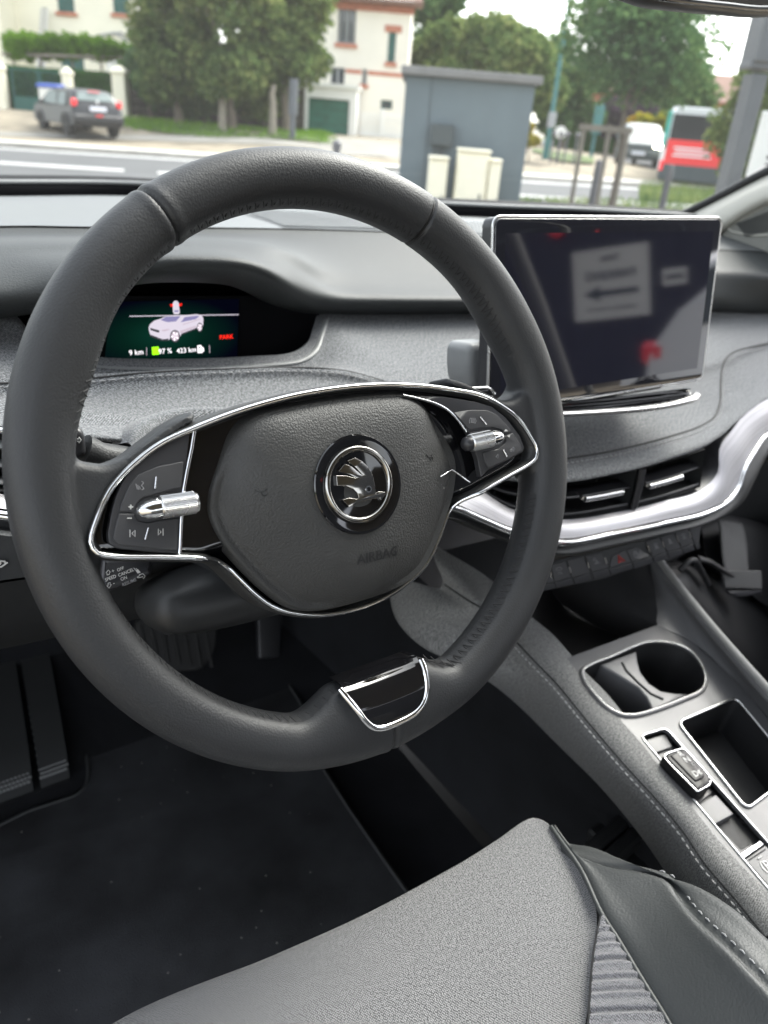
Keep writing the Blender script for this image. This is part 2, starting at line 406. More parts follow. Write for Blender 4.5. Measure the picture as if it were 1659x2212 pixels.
M['dkgloss'] = pbr('selector_black', (.010, .010, .011), .25, spec=.18)
M['black'] = pbr('matte_black', (.012, .012, .013), .6, var=.2, bump=.2, bscale=300)
M['carpet'] = pbr('carpet', (.010, .011, .014), .95, var=.35, vscale=14, bump=.7, bscale=900, bdist=.003)
M['mat'] = pbr('mat_carpet', (.034, .036, .04), .95, var=.6, vscale=9, bump=.8, bscale=800, bdist=.003, dust=.035)
M['chrome'] = pbr('chrome', (.82, .83, .84), .07, metal=1, var=.03, bump=.03, bscale=25)
M['emblem'] = pbr('smoked_chrome', (.34, .33, .31), .12, metal=1)
M['satinchrome'] = pbr('satin_chrome', (.6, .6, .6), .28, metal=1, rvar=.05)
M['silver'] = brushed('brushed_trim', (.54, .53, .55), rough=.5)
M['stitch2'] = pbr('grey_thread', (.5, .5, .49), .8)
M['padrub'] = pbr('footrest_rubber', (.055, .057, .058), .5, var=.1, bump=.2, bscale=400)
M['fab'] = fabric('dash_fabric', (.045, .048, .05), (.25, .255, .265), .0017, .55)
M['fabL'] = fabric('console_fabric', (.065, .065, .064), (.33, .33, .32), .0015, .4)
M['seat'] = fabric('seat_fabric', (.045, .045, .047), (.29, .29, .29), .0013, .22)
M['rib'] = fabric('rib_fabric', (.045, .045, .048), (.28, .28, .295), .0013, .3)
M['seatL'] = pbr('seat_leather', (.042, .045, .045), .45, var=.05, bump=.2, bscale=600, btype='leather', bdist=.0007)
M['stitch'] = pbr('pale_thread', (.34, .34, .34), .8)
M['thread'] = pbr('dark_thread', (.014, .014, .015), .7)
M['mark'] = pbr('white_marking', (.62, .62, .6), .6)
M['markdim'] = pbr('grey_marking', (.3, .3, .31), .6)
M['trim'] = pbr('pillar_trim', (.42, .41, .37), .75, bump=.15, bscale=600)
M['trim2'] = pbr('door_trim', (.17, .17, .155), .7, bump=.2, bscale=600)
M['head'] = pbr('headliner', (.22, .215, .20), .9)
M['redmark'] = pbr('red_marking', (.5, .03, .02), .6)
M['screen'] = pbr('screen_glass', (.010, .010, .016), .035, spec=.9, coat=1)
M['webbing'] = pbr('webbing', (.06, .06, .06), .7, bump=.5, bscale=400)
M['bag'] = pbr('bag_cloth', (.012, .012, .013), .55, var=.2, bump=.25, bscale=500)
M['pane'] = glass('windscreen_glass', (.93, .96, .94), .55, dirt=.05, film=.016)  # film: thin even dust haze put in for veiling glare over the view
M['rubber'] = pbr('rubber', (.02, .02, .02), .7, bump=.1, bscale=100)
# ======================= STEERING WHEEL ==================================================
_t = math.radians(23.35)
WF = Frame(Wd(.225, .368, -.188), (1, 0, 0), (0, math.sin(_t), math.cos(_t)))      # wheel plane, n faces the driver
ZE = zf(350, 1500, 800); ZF = zf(1050, 1500, 800); ZG = zf(1600, 1450, 600); ZH = zf(1200, 2500, 600)
def wl(z, pts, h): return [WF.px(*z(*p), h) for p in pts]
wheel = thing('steering_wheel', 'black leather steering wheel with chrome-edged hub and thumb rollers in front of the driver seat', 'steering wheel', WF.o)
def build_rim():
    V = []; F = []; n = 720; k = 40
    def rin(th):
        x, y = math.cos(th), math.sin(th)
        a = math.degrees(th) % 360
        r = .152
        r -= .0035*math.exp(-((a-152)/10)**2)+.0035*math.exp(-((a-28)/10)**2)         # thumb bulges
        ang = abs(a-270)
        if ang < 30:
            t = min(1, max(0, (23-ang)/11)); t = t*t*(3-2*t)
            r = r*(1-t)+(.1305/max(.5, abs(y)))*t
        return r
    for i in range(n):
        th = 2*math.pi*i/n; ri = rin(th); c = (ri+.185)/2; a = (.185-ri)/2
        for j in range(k):
            p = 2*math.pi*j/k; cp, sp = math.cos(p), math.sin(p)
            rr = c+a*math.copysign(abs(cp)**.9, cp); h = .0172*math.copysign(abs(sp)**.92, sp)
            V.append((rr*math.cos(th), rr*math.sin(th), h))
    for i in range(n):
        for j in range(k): F.append((i*k+j, ((i+1) % n)*k+j, ((i+1) % n)*k+(j+1) % k, i*k+(j+1) % k))
    for s in (1, -1):             # leather spokes flowing into the rim
        top = [(-.170, .052), (-.156, .034), (-.148, .026), (-.137, .0225), (-.127, .0245), (-.115, .031), (-.100, .039), (-.085, .044)]
        poly = [(x*s, y) for x, y in top+[(-.086, .037), (-.104, .029), (-.122, .0195), (-.136, .008), (-.1445, -.005), (-.1485, -.014), (-.145, -.021), (-.149, -.031), (-.158, -.044), (-.170, -.055)]]
        lf = Frame((0, 0, 0), (1, 0, 0), (0, 1, 0))
        v, f = plate(lf, [tuple(q) for q in round_poly(poly, .003)], -.016, .0095, .006)
        b = len(V); V += [tuple(q) for q in v]; F += [tuple(b+i for i in q) for q in f]
    me = bpy.data.meshes.new('tmp'); me.from_pydata(V, [], F); o = bpy.data.objects.new('tmp', me); COL.objects.link(o)
    r = o.modifiers.new('r', 'REMESH'); r.mode = 'VOXEL'; r.voxel_size = .00115; r.adaptivity = 0
    s = o.modifiers.new('s', 'SMOOTH'); s.factor = .5; s.iterations = 14
    dg = bpy.context.evaluated_depsgraph_get()
    m2 = bpy.data.meshes.new_from_object(o.evaluated_get(dg)); bpy.data.objects.remove(o)
    nv = len(m2.vertices); co = np.empty(nv*3, np.float32); m2.vertices.foreach_get('co', co); co = co.reshape(-1, 3)
    no = np.empty(nv*3, np.float32); m2.vertices.foreach_get('normal', no); no = no.reshape(-1, 3)
    dep = np.zeros(nv)
    for deg in (59.5, 120.5, 270.6):          # seams where two pieces of leather meet
        a = math.radians(deg); tx, ty = -math.sin(a), math.cos(a)
        d = co[:, 0]*tx+co[:, 1]*ty; side = co[:, 0]*math.cos(a)+co[:, 1]*math.sin(a)
        g = np.where(side > 0, .0024*np.exp(-(d/.0011)**2), 0)
        g += np.where(side > 0, -.0005*np.exp(-((np.abs(d)-.004)/.003)**2), 0)
        dep = np.maximum(dep, g) if deg == 59.5 else np.where(g > 0.0003, g, dep+np.minimum(g, 0))
    rr = np.hypot(co[:, 0], co[:, 1]); th = np.arctan2(co[:, 1], co[:, 0])
    # laced inner edge: a shallow gutter with puckers
    ri = np.array([rin(t) for t in th]); q = (rr-ri)
    notsp = (np.abs(co[:, 1]-.0) > .052) | (co[:, 1] < -.045)
    pk = .5+.5*np.sin(th*.160/.0052*2*math.pi/1.0)
    g2 = np.exp(-((q-.0012)/.0016)**2)*(co[:, 2] > .0015)*np.exp(-((co[:, 2]-.006)/.005)**2)*(.0004+.0003*pk)*notsp
    dep = dep+g2
    co = co-no*dep[:, None]
    w = np.array([tuple(WF.w(0, 0, 0))])+co[:, :1]*np.array([tuple(WF.u)])+co[:, 1:2]*np.array([tuple(WF.v)])+co[:, 2:]*np.array([tuple(WF.n)])
    m2.vertices.foreach_set('co', w.astype(np.float32).ravel()); m2.polygons.foreach_set('use_smooth', [True]*len(m2.polygons)); m2.update()
    m2.materials.clear()
    return mkobj('rim', m2, wheel, False, M['rim']), rin
rim, rin = build_rim()
# lacing thread along the inner edge
mbs = [MB(), MB(), MB()]
n = int(2*math.pi*.152/.0052)
for i in range(n):
    th = 2*math.pi*(i+.25)/n; a = math.degrees(th) % 360
    y = .15*math.sin(th)
    if -.047 < y < .036 and abs(math.cos(th)) > .5: continue
    if abs(a-270) < 12.5: continue
    mb = mbs[0 if th < math.pi else (1 if a < 270 else 2)]
    for (da, r0, h0, r1, h1) in ((0, .0006, .0035, .0042, .0115),):
        r = rin(th)
        p0 = WF.w((r+r0)*math.cos(th), (r+r0)*math.sin(th), h0); t1 = th+.0052/.152*.75
        p1 = WF.w((r+.0024)*math.cos(t1-.012), (r+.0024)*math.sin(t1-.012), .0088)
        p2 = WF.w((r+.0045)*math.cos(t1), (r+.0045)*math.sin(t1), .0118)
        p3 = WF.w((r+.0009)*math.cos(t1+.004), (r+.0009)*math.sin(t1+.004), .005)
        mb.tube([p0, p1, p2], [.0004, .0005, .0003], 5); mb.tube([p2, p3], [.0003, .0004], 5)
for mb in mbs: mb.build('rim_lacing', M['thread'], wheel)
for deg in (59.5, 120.5, 270.6):
    a = math.radians(deg); pts = []
    for j in range(24):
        p = 2*math.pi*j/24; r = rin(a); c = (r+.185)/2; aa = (.185-r)/2
        if deg > 200 and c+aa*math.cos(p) < .163 and math.sin(p) > -.3: continue
        pts.append(WF.w((c+(aa-.0016)*math.cos(p))*math.cos(a), (c+(aa-.0016)*math.cos(p))*math.sin(a), (.0172-.0014)*math.sin(p)))
    tube('rim_seam', pts, .0006, M['thread'], wheel, 6, closed=deg < 200)
# hub outline (symmetric half, metres)
half = [(0, 45), (30, 43.8), (60, 40), (85, 34.8), (108, 28.5), (124, 20), (137, 10), (147, -4), (152, -15), (150, -20.5), (143, -23.8), (120, -29.5), (99, -35), (88, -39), (79.5, -46), (73, -55), (65.5, -65.5), (55.5, -76), (43, -83), (27, -88.5), (12, -91)]
full = [(x/1000, y/1000) for x, y in half]+[(0, -.0915)]+[(-x/1000, y/1000) for x, y in half[:0:-1]]
hub = cpoly(full, 200)
big = inset(hub, -.0028)
def hf(p):
    if p[1] > -.02: return 0
    t = min(1, max(0, (.100-abs(p[0]))/.020)); return -.0155*t*t*(3-2*t)
V, F = plate(WF, inset(hub, .004), -.044, -.022); b = MB(); b.add(V, F)
rg = [(big, -.014), (big, .0055), (inset(hub, -.0022), .0082), (inset(hub, -.0008), .0094), (inset(hub, .0006), .0090), (inset(hub, .0016), .0078), (inset(hub, .0020), .0)]
nn = len(hub); V = [WF.w(p[0], p[1], h+(hf(p) if h > -.01 else hf(p)*1.0)) for r, h in rg for p in r]
F = [(k*nn+i, k*nn+(i+1) % nn, (k+1)*nn+(i+1) % nn, (k+1)*nn+i) for k in range(len(rg)-1) for i in range(nn)]
b.add(V, F)
b.build('hub_shell', M['pad'], wheel, autos=50)
hp = inset(hub, .0012)
rr_h = [(1, .0), (.97, .0004), (.9, .0004), (.75, .0004), (.5, .0002), (.2, 0)]
V = [WF.w(p[0]*s, (p[1]+.02)*s-.02, h+hf(p)*max(0, 1-(1-s)*5)) for s, h in rr_h for p in hp]; nn = len(hp)
F = [(k*nn+i, k*nn+(i+1) % nn, (k+1)*nn+(i+1) % nn, (k+1)*nn+i) for k in range(5) for i in range(nn)]+[tuple(5*nn+i for i in range(nn))]
mesh('hub_base_plate', V, F, M['piano'], wheel)
fr = [WF.w(p[0], p[1], .0112+hf(p)) for p in hub]
tube('chrome_frame', fr, .00155, M['chrome'], wheel, 12, closed=True, upv=WF.n)
# airbag pad : convex moulded cover
ph = [(0, 42), (30, 41.2), (54, 38.6), (66, 31), (77, 13), (86, -4), (87.5, -15), (83, -31), (72, -50), (60, -66.5), (47, -79), (30, -85), (0, -87)]
pf = [(x/1000, y/1000) for x, y in ph]+[(-x/1000, y/1000) for x, y in ph[-2:0:-1]]
po = np.array(cpoly(pf, 240)); cen = np.array([0, -.018])
prof = [(1, -.006), (1, -.003), (.985, .001), (.965, .0045), (.935, .008), (.9, .0105), (.84, .0130), (.76, .0152), (.66, .017), (.54, .0184), (.4, .0194), (.25, .0199), (.12, .0201)]
V = []; F = []; n = len(po)
for s, h in prof:
    for p in po:
        q = cen+(p-cen)*s; hh = h
        if s > .5:               # chamfered lower flanks
            fl = max(0, (abs(q[0])-.030)+(-.018-q[1])*.55-.010)
            hh = h-min(.006, fl*.22) if h > .006 else h
        V.append(WF.w(q[0], q[1], hh))
for i in range(len(prof)-1):
    for j in range(n): F.append((i*n+j, i*n+(j+1) % n, (i+1)*n+(j+1) % n, (i+1)*n+j))
V.append(WF.w(cen[0], cen[1], .0202)); c = len(V)-1; bb = (len(prof)-1)*n
for j in range(n): F.append((bb+j, bb+(j+1) % n, c))
pad = mesh('airbag_cover', V, F, M['pad'], wheel)
# emblem
ec = (0, -.0125); eh = .0196
def disc(fr, c, prof_, mat, name, par, seg=96):
    m = MB(); m.lathe(fr.w(c[0], c[1], 0), fr.n, prof_, seg); return m.build(name, mat, par, autos=40)
em = disc(WF, ec, [(eh-.004, .0292), (eh+.0008, .0296), (eh+.0016, .0290), (eh+.0016, .0262), (eh+.0006, .0235), (eh+.0004, .001)], M['piano'], 'emblem_disc', pad)
pts = [WF.w(ec[0]+.0212*math.cos(a), ec[1]+.0212*math.sin(a), eh+.0012) for a in np.linspace(0, 2*math.pi, 97)[:-1]]
tube('emblem_ring', pts, .0019, M['emblem'], em, 12, closed=True, flat=1.0, upv=WF.n)
bird = [(940, 935), (900, 980), (886, 963), (845, 966), (760, 985), (700, 1002), (675, 1022), (640, 1036), (583, 975), (640, 958), (700, 968), (718, 960), (708, 925), (670, 885), (610, 862), (540, 862), (533, 775), (620, 778), (700, 800), (640, 768), (550, 742), (605, 680), (660, 702), (752, 778), (692, 712), (623, 657), (690, 630), (750, 662), (800, 712), (835, 780), (850, 850), (857, 921), (880, 905), (937, 912)]
e0 = WF.px(*ZF(728, 850), eh+.001)
bl = [(WF.px(*ZF(*p), eh+.001)[0]-e0[0]+ec[0], WF.px(*ZF(*p), eh+.001)[1]-e0[1]+ec[1]) for p in bird]
slab('emblem_arrow', WF, bl, eh, eh+.0022, M['emblem'], em, .0003, rnd=.0004)
ey = WF.px(*ZF(797, 888), eh+.001); ey = (ey[0]-e0[0]+ec[0], ey[1]-e0[1]+ec[1])
m = MB(); m.lathe(WF.w(ey[0], ey[1], 0), WF.n, [(eh+.0015, .0021), (eh+.0025, .0021), (eh+.0025, .0014)], 24); m.build('emblem_eye', M['chrome'], em)
m = MB(); m.lathe(WF.w(ey[0], ey[1], 0), WF.n, [(eh+.0015, .0013), (eh+.0027, .0013)], 20); m.build('emblem_eye', M['piano'], em)
def padh(x, y):
    d = np.array([x, y])-cen; r = np.linalg.norm(d); an = np.arctan2(d[1], d[0]); pa = np.arctan2(po[:, 1]-cen[1], po[:, 0]-cen[0]); k = np.argmin(np.abs(np.angle(np.exp(1j*(pa-an)))))
    s = r/np.linalg.norm(po[k]-cen); q = cen+(po[k]-cen)*s
    h = float(np.interp(s, [p[0] for p in prof[::-1]], [p[1] for p in prof[::-1]])); fl = max(0, (abs(q[0])-.030)+(-.018-q[1])*.55-.010)
    return h-min(.006, fl*.22) if h > .006 and s > .5 else h
a, b_ = WF.px(*ZF(900, 1425), .0165); tl = text('airbag_lettering', 'AIRBAG', .0086, M['black'], WF, a, b_, .0158, pad, rot=math.radians(-2), ext=.0003, bold=.0001)
for v in tl.data.vertices:
    q = v.co-WF.o; x_, y_ = q.dot(WF.u), q.dot(WF.v); v.co = WF.w(x_, y_, padh(x_, y_)+.0003+(q.dot(WF.n)-.0158)*.3)
def horn(cx_, cy_, nm, h=.0178):
    mm = MB(); k = .0021
    def P3(x, y): return WF.w(cx_+x*k, cy_+y*k, padh(cx_+x*k, cy_+y*k)+.0004)
    mm.tube([P3(-1.7, .9), P3(-1.2, .2), P3(-.3, -.1), P3(.8, -.05)], .00025, 5); mm.tube([P3(-.3, -.1), P3(-.1, -1.1), P3(.8, -1.2), P3(1.2, -.5), P3(.7, .0), P3(.9, .4), P3(1.3, .6)], .00025, 5)
    mm.build(nm, M['black'], pad)
a, b_ = WF.px(*ZE(1430, 905), .0165); horn(a, b_, 'horn_symbol', .0166)
a, b_ = WF.px(*ZF(1325, 620), .013); horn(a, b_, 'horn_symbol', .0128)
# --- switch panels ------------------------------------------------------------------
HB = .0118
def sw(z, pts, name, parent, h0, h1, mat, bev=.0006, rnd=.0012):
    return slab(name, WF, wl(z, pts, h1), h0, h1, mat, parent, bev, rnd=rnd)
Lp = sw(ZE, [(828, 385), (700, 425), (560, 505), (430, 605), (345, 700), (270, 830), (215, 960), (180, 1100), (155, 1250), (165, 1330), (240, 1372), (480, 1395), (728, 1412), (742, 1115), (760, 880), (800, 650)], 'switch_panel', wheel, .006, .0105, M['satin'])
b1 = sw(ZE, [(775, 655), (560, 698), (400, 768), (325, 860), (262, 1010), (250, 1068), (365, 1075), (385, 1010), (440, 950), (570, 918), (755, 870)], 'button', Lp, .009, HB, M['btn'])
b2 = sw(ZE, [(245, 1082), (370, 1084), (400, 1142), (480, 1158), (600, 1134), (733, 1118), (722, 1385), (480, 1366), (240, 1338), (195, 1290), (212, 1200)], 'button', Lp, .009, HB, M['btn'])
Rp = sw(ZG, [(60, 300), (400, 308), (750, 362), (930, 415), (1090, 540), (1240, 740), (1285, 860), (1268, 915), (1100, 1005), (880, 1115), (815, 1190), (780, 1000), (690, 720), (600, 560), (480, 455), (300, 375)], 'switch_panel', wheel, .006, .0105, M['satin'])
b3 = sw(ZG, [(512, 482), (700, 452), (880, 455), (985, 500), (1085, 605), (1155, 692), (1068, 716), (1040, 672), (940, 642), (800, 650), (690, 672), (620, 592)], 'button', Rp, .009, HB, M['btn'])
b4 = sw(ZG, [(1070, 738), (1163, 705), (1248, 832), (1262, 905), (1095, 998), (895, 1085), (855, 1010), (838, 915), (1000, 880), (1075, 822), (1090, 790)], 'button', Rp, .009, HB, M['btn'])
def bar(z, p, q, parent, w=.0006):
    a, b = WF.px(*z(*p), HB), WF.px(*z(*q), HB)
    tube('button_divider', [WF.w(*a, HB+.0002), WF.w(*b, HB+.0002)], w, M['chrome'], parent, 8)
bar(ZE, (550, 782), (541, 878), b1); bar(ZE, (487, 1198), (460, 1295), b2); bar(ZG, (798, 525), (868, 612), b3); bar(ZG, (1052, 885), (1090, 962), b4)
def lines(z, strokes, parent, mat=None, r=.0002, name='button_marking', h=HB+.0001):
    mm = MB()
    for s in strokes: mm.tube([WF.w(*WF.px(*z(*p), h), h) for p in s], r, 5)
    return mm.build(name, mat or M['mark'], parent)
lines(ZE, [[(430, 820), (447, 830), (430, 855), (450, 880), (432, 888)], [(412, 860), (420, 885)], [(398, 850), (408, 888)], [(384, 840), (396, 885)]], b1, M['markdim'])
lines(ZE, [[(342, 1010), (342, 1048)], [(323, 1029), (361, 1029)]], b1, r=.0003)
lines(ZE, [[(312, 1121), (350, 1121)]], b2, r=.0003)
lines(ZE, [[(336, 1215), (336, 1275)], [(352, 1245), (377, 1218), (377, 1272), (352, 1245)], [(606, 1205), (606, 1262)], [(590, 1233), (567, 1208), (567, 1260), (590, 1233)]], b2, r=.00024)
lines(ZG, [[(690, 600), (684, 570), (700, 540)], [(745, 540), (760, 575), (745, 605)], [(705, 555), (712, 545), (732, 545), (738, 560)], [(702, 575), (742, 575)], [(705, 590), (740, 590), (740, 562), (705, 562), (705, 590)]], b3, M['markdim'])
def tri(z, p, par, mat=None):
    m = MB(); m.add([WF.w(*WF.px(*z(*q), HB), HB+.0004) for q in p], [(0, 1, 2)]); m.build('button_marking', mat or M['mark'], par)
tri(ZG, [(1060, 690), (1078, 662), (1103, 684)], b3); tri(ZG, [(1092, 736), (1128, 724), (1118, 755)], b4)
lines(ZG, [[(975, 965), (998, 935), (998, 980), (975, 965)], [(1160, 855), (1182, 880), (1168, 905), (1160, 855)], [(1130, 880), (1130, 905), (1150, 905), (1150, 875), (1140, 875)], [(1130, 890), (1152, 885)]], b4, M['markdim'], .0002)
# chrome slivers that border the switch panels
tube('trim_strip', [WF.w(*WF.px(*ZE(*p), .0105), .0105) for p in ((868, 365), (838, 560), (800, 740), (775, 880), (755, 1110), (742, 1410))], .0011, M['chrome'], wheel, 8)
tube('trim_strip', cr([WF.w(*WF.px(*ZG(*p), .0105), .0105) for p in ((-40, 292), (150, 335), (330, 390), (470, 470), (570, 575), (650, 690))], 24), .0009, M['chrome'], wheel, 8)
tube('trim_strip', [WF.w(*WF.px(*ZG(*p), .0105), .0105) for p in ((370, 1185), (495, 1105), (690, 1245))], .0006, M['chrome'], wheel, 8)
# knurled thumb rollers
def roller(z, pa, pb, pc, rad, cap):
    r_ = thing_part = None
    h = .0150
    A, B, C_ = [WF.w(*WF.px(*z(*p), h), h) for p in (pa, pb, pc)]       # A tip, B start of knurl, C end of knurl
    ax = (C_-B).normalized(); u = WF.n; w = ax.cross(u); L_ = (C_-B).length
    V = []; F = []; na = 84; nl = 46
    pr = [(0, .86), (.03, .97)]+[(t, 1.0) for t in np.linspace(.05, .95, nl)]+[(.97, .97), (1, .86)]
    for i, (t, s) in enumerate(pr):
        for k in range(na):
            a = 2*math.pi*k/na; kn = 0
            if .04 < t < .96: kn = .00022*(1 if (i % 2) else -.4)*(1 if (k % 2) else -.4)+.00012*(k % 2)
            rr = rad*s+kn; V.append(B+ax*(L_*t)+u*(math.cos(a)*rr)+w*(math.sin(a)*rr))
    m_ = len(pr)
    for i in range(m_-1):
        for k in range(na): F.append((i*na+k, i*na+(k+1) % na, (i+1)*na+(k+1) % na, (i+1)*na+k))
    F.append(tuple(range(na))); F.append(tuple((m_-1)*na+k for k in range(na)))
    ro = mesh('thumb_roller', V, F, M['satinchrome'], wheel, smooth=False)
    mm = MB(); d = (A-B).length; mm.lathe(B, (A-B), [(-.0005, rad*.9), (d*.3, rad*.92), (d*.6, rad*.8), (d*.82, rad*.58), (d*.95, rad*.3), (d, .0002)], 32)
    mm.build('roller_cone', M['chrome'], ro)
    mm = MB(); mm.lathe(C_, ax, [(-.0005, rad*.86), (.0006, rad*.9), (.0022*cap, rad*.82), (.0034*cap, rad*.5), (.0038*cap, .0002)], 32)
    mm.build('roller_cap', M['satinchrome'] if cap < 1 else M['satin'], ro)
roller(ZE, (385, 1070), (575, 1035), (872, 990), .0058, .25)
roller(ZG, (1062, 738), (925, 765), (690, 818), .0056, 1.6)
# lower badge in the bottom spoke
bd = [(-29.8, -131.5), (-29, -134), (-24, -145), (-19.5, -154), (-15, -159), (-8, -161.5), (8, -161.5), (16, -160), (22.5, -156), (27, -148), (29.3, -137), (29.8, -131.5)]
bd = [(x/1000, y/1000) for x, y in bd]
def bh(y, x=0):
    u = (math.hypot(x, y)-.1577)/.0273
    return .0172*max(.0, 1-abs(u)**2.2)**.46+.0024
U3 = cr([WF.w(x, y, bh(y, x)-.0006) for x, y in bd], 60)
bw = tube('lower_badge_frame', U3, .0021, M['chrome'], wheel, 10)
rows = []
for k in range(13):
    y = -.1605+(.1605-.1290)*k/12
    wv = np.interp(y, [-.1615, -.158, -.150, -.140, -.128], [.008, .0165, .0235, .027, .0285]); hh = bh(y)+.0002
    rows.append([WF.w(wv*s, y, bh(y, wv*s)+.0002) for s in (-1, -.8, -.6, -.3, 0, .3, .6, .8, 1)])
rows.append([WF.w(.0285*s, -.1278, -.004) for s in (-1, -.8, -.6, -.3, 0, .3, .6, .8, 1)])
loft('lower_badge', rows, 24, 4, M['piano'], wheel, lin=True)
tube('lower_badge_edge', [WF.w(-.027, -.1330, bh(-.133)+.0006), WF.w(0, -.1326, bh(-.133)+.0008), WF.w(.027, -.1330, bh(-.133)+.0006)], .0003, M['chrome'], bpy.data.objects['lower_badge'], 6)
# ======================= DASHBOARD =======================================================
dash = thing('dashboard', 'grey and black dashboard with fabric panel, air vents and brushed silver trim', 'dashboard', Wd(.6, .75, -.3))
def cP(*a):                      # list of (x, y, Y) picture points or Vectors
    return [p if isinstance(p, Vector) else PY(*p) for p in a]
def cZ(*a): return [p if isinstance(p, Vector) else PZ(*p) for p in a]
# --- upper pad ------------------------------------------------------------------------
A_ = cZ(Wd(-.5, .90, -.13), Wd(-.15, 1.14, -.13), (0, 424, -.13), (300, 424, -.13), (655, 450, -.13), (1015, 468, -.13), Wd(1.08, .99, -.128), Wd(1.27, .88, -.125))
A0 = [p+Vector((0, .012, -.004)) for p in A_]
B_ = cP(Wd(-.5, .72, -.13), (0, 496, .84), (190, 497, .84), (450, 498, .84), (658, 501, .84), (900, 508, .83), (1055, 516, .82), Wd(1.0, .78, -.14), Wd(1.3, .72, -.145))
B0 = [p+Vector((0, .006, .0035)) for p in B_]
B1 = [p+Vector((0, -.012, -.0035)) for p in B_]
C_ = cP(Wd(-.5, .66, -.135), (0, 527, .715), (200, 525, .71), (381, 520, .70), (500, 523, .70), (587, 531, .695), (640, 553, .70), (700, 582, .73), (800, 588, .745), (1010, 592, .745), Wd(1.0, .72, -.155), Wd(1.3, .66, -.165))
C1 = [C_[0]]+cP((0, 545, .695), (200, 542, .69), (381, 532, .675), (500, 535, .675), (587, 545, .672), (640, 575, .685), (695, 610, .705), (800, 618, .712), (1010, 622, .712))+[Wd(1.0, .70, -.16), Wd(1.3, .645, -.17)]
D_ = cP(Wd(-.5, .60, -.155), (0, 640, .635), (100, 630, .63), (200, 598, .615), (320, 562, .605), (450, 559, .60), (550, 567, .60), (600, 588, .61), (640, 615, .63), (690, 636, .66), (740, 646, .675), (830, 649, .68), (1010, 650, .68), (1560, 650, .68), (1659, 660, .68), Wd(1.35, .64, -.205))
E_ = [p+Vector((0, .006, -.010)) for p in D_]; E2 = [p+Vector((0, .04, -.026)) for p in D_]; E3 = [p+Vector((0, .075, -.030)) for p in D_]
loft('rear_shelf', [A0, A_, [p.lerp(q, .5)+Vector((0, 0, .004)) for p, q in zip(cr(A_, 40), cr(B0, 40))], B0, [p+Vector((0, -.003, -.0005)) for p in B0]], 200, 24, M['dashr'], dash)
up = loft('upper_pad', [B0, B_, B1, C_, C1, D_, E_, E2, E3], 260, 90, M['dash'], dash)
up.name = 'upper_pad'; md = up.modifiers.new('sm', 'SMOOTH'); md.factor = .5; md.iterations = 30
# defroster grille strip near the glass
g0 = cP((520, 456, .985), (650, 462, .985), (800, 466, .98), (1075, 480, .965)); g1 = cP((620, 497, .845), (700, 499, .845), (900, 505, .84), (1080, 514, .825))
gr = MB()
for k in range(64):
    t = k/63; a = cr(g0, 64)[k]; b = cr(g1, 64)[k]
    gr.tube([a+Vector((0, 0, .0035)), b+Vector((0, 0, .0045))], .0011, 4)
o = gr.build('defroster_grille', M['grey'], dash); o['kind'] = 'stuff'; del o['kind']
# black cowl between pad and glass
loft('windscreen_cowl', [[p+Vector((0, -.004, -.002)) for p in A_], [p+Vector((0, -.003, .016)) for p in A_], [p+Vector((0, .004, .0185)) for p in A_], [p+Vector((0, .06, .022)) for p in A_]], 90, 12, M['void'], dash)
tube('cowl_highlight', cr([p+Vector((0, -.001, .0185)) for p in A_], 80), .003, M['grey'], dash, 8)  # pale bead standing in for the highlight along the cowl top
# --- fabric panel ---------------------------------------------------------------------
F1 = cP(Wd(-.5, .63, -.19), (-40, 690, .69), (0, 694, .69), (45, 701, .685), (60, 718, .68), (100, 762, .665), (175, 788, .65), (240, 796, .642), (400, 798, .637), (560, 791, .637), (650, 782, .64), (684, 760, .65), (698, 722, .67), (712, 690, .69), (770, 684, .70), (1010, 684, .70), (1530, 680, .70), (1659, 668, .70), Wd(1.32, .66, -.235))
F0 = [p+Vector((0, .02, .004)) for p in F1]
F1b = [p+Vector((0, -.010, -.006)) for p in F1]
F2 = cP(Wd(-.5, .56, -.22), (-30, 836, .60), (0, 836, .60), (100, 832, .60), (200, 824, .598), (300, 815, .595), (400, 809, .592), (500, 805, .589), (600, 803, .586), (700, 806, .583), (760, 815, .58), (820, 832, .575), (900, 850, .565), (1010, 862, .555), (1220, 850, .55), (1400, 820, .555), (1550, 790, .575), (1659, 745, .61), Wd(1.32, .60, -.25))
F2a = [p+Vector((0, .003, .0035)) for p in F2]; F2b = [p+Vector((0, -.003, -.0045)) for p in F2]
F3 = cP(Wd(-.5, .52, -.24), (-30, 878, .565), (0, 878, .565), (200, 885, .555), (400, 885, .545), (600, 895, .535), (800, 910, .52), (1000, 940, .50), (1220, 965, .482), (1450, 922, .49), (1545, 890, .51), (1659, 815, .55), Wd(1.32, .57, -.27))
F4 = cP(Wd(-.5, .48, -.26), (-30, 922, .51), (0, 922, .51), (150, 940, .49), (285, 955, .48), (600, 985, .465), (1000, 1018, .452), (1110, 1036, .446), (1215, 1041, .44), (1350, 1018, .44), (1450, 990, .447), (1535, 958, .458), (1600, 905, .478), (1659, 862, .50), Wd(1.32, .54, -.295))
F5 = [p+Vector((0, .008, -.004)) for p in F4]; F6 = [p+Vector((0, .05, .002)) for p in F4]
fabp = loft('fabric_panel', [F0, F1, F1b, F2a, F2, F2b, F3, F4, F5, F6], 300, 70, M['fab'], dash)
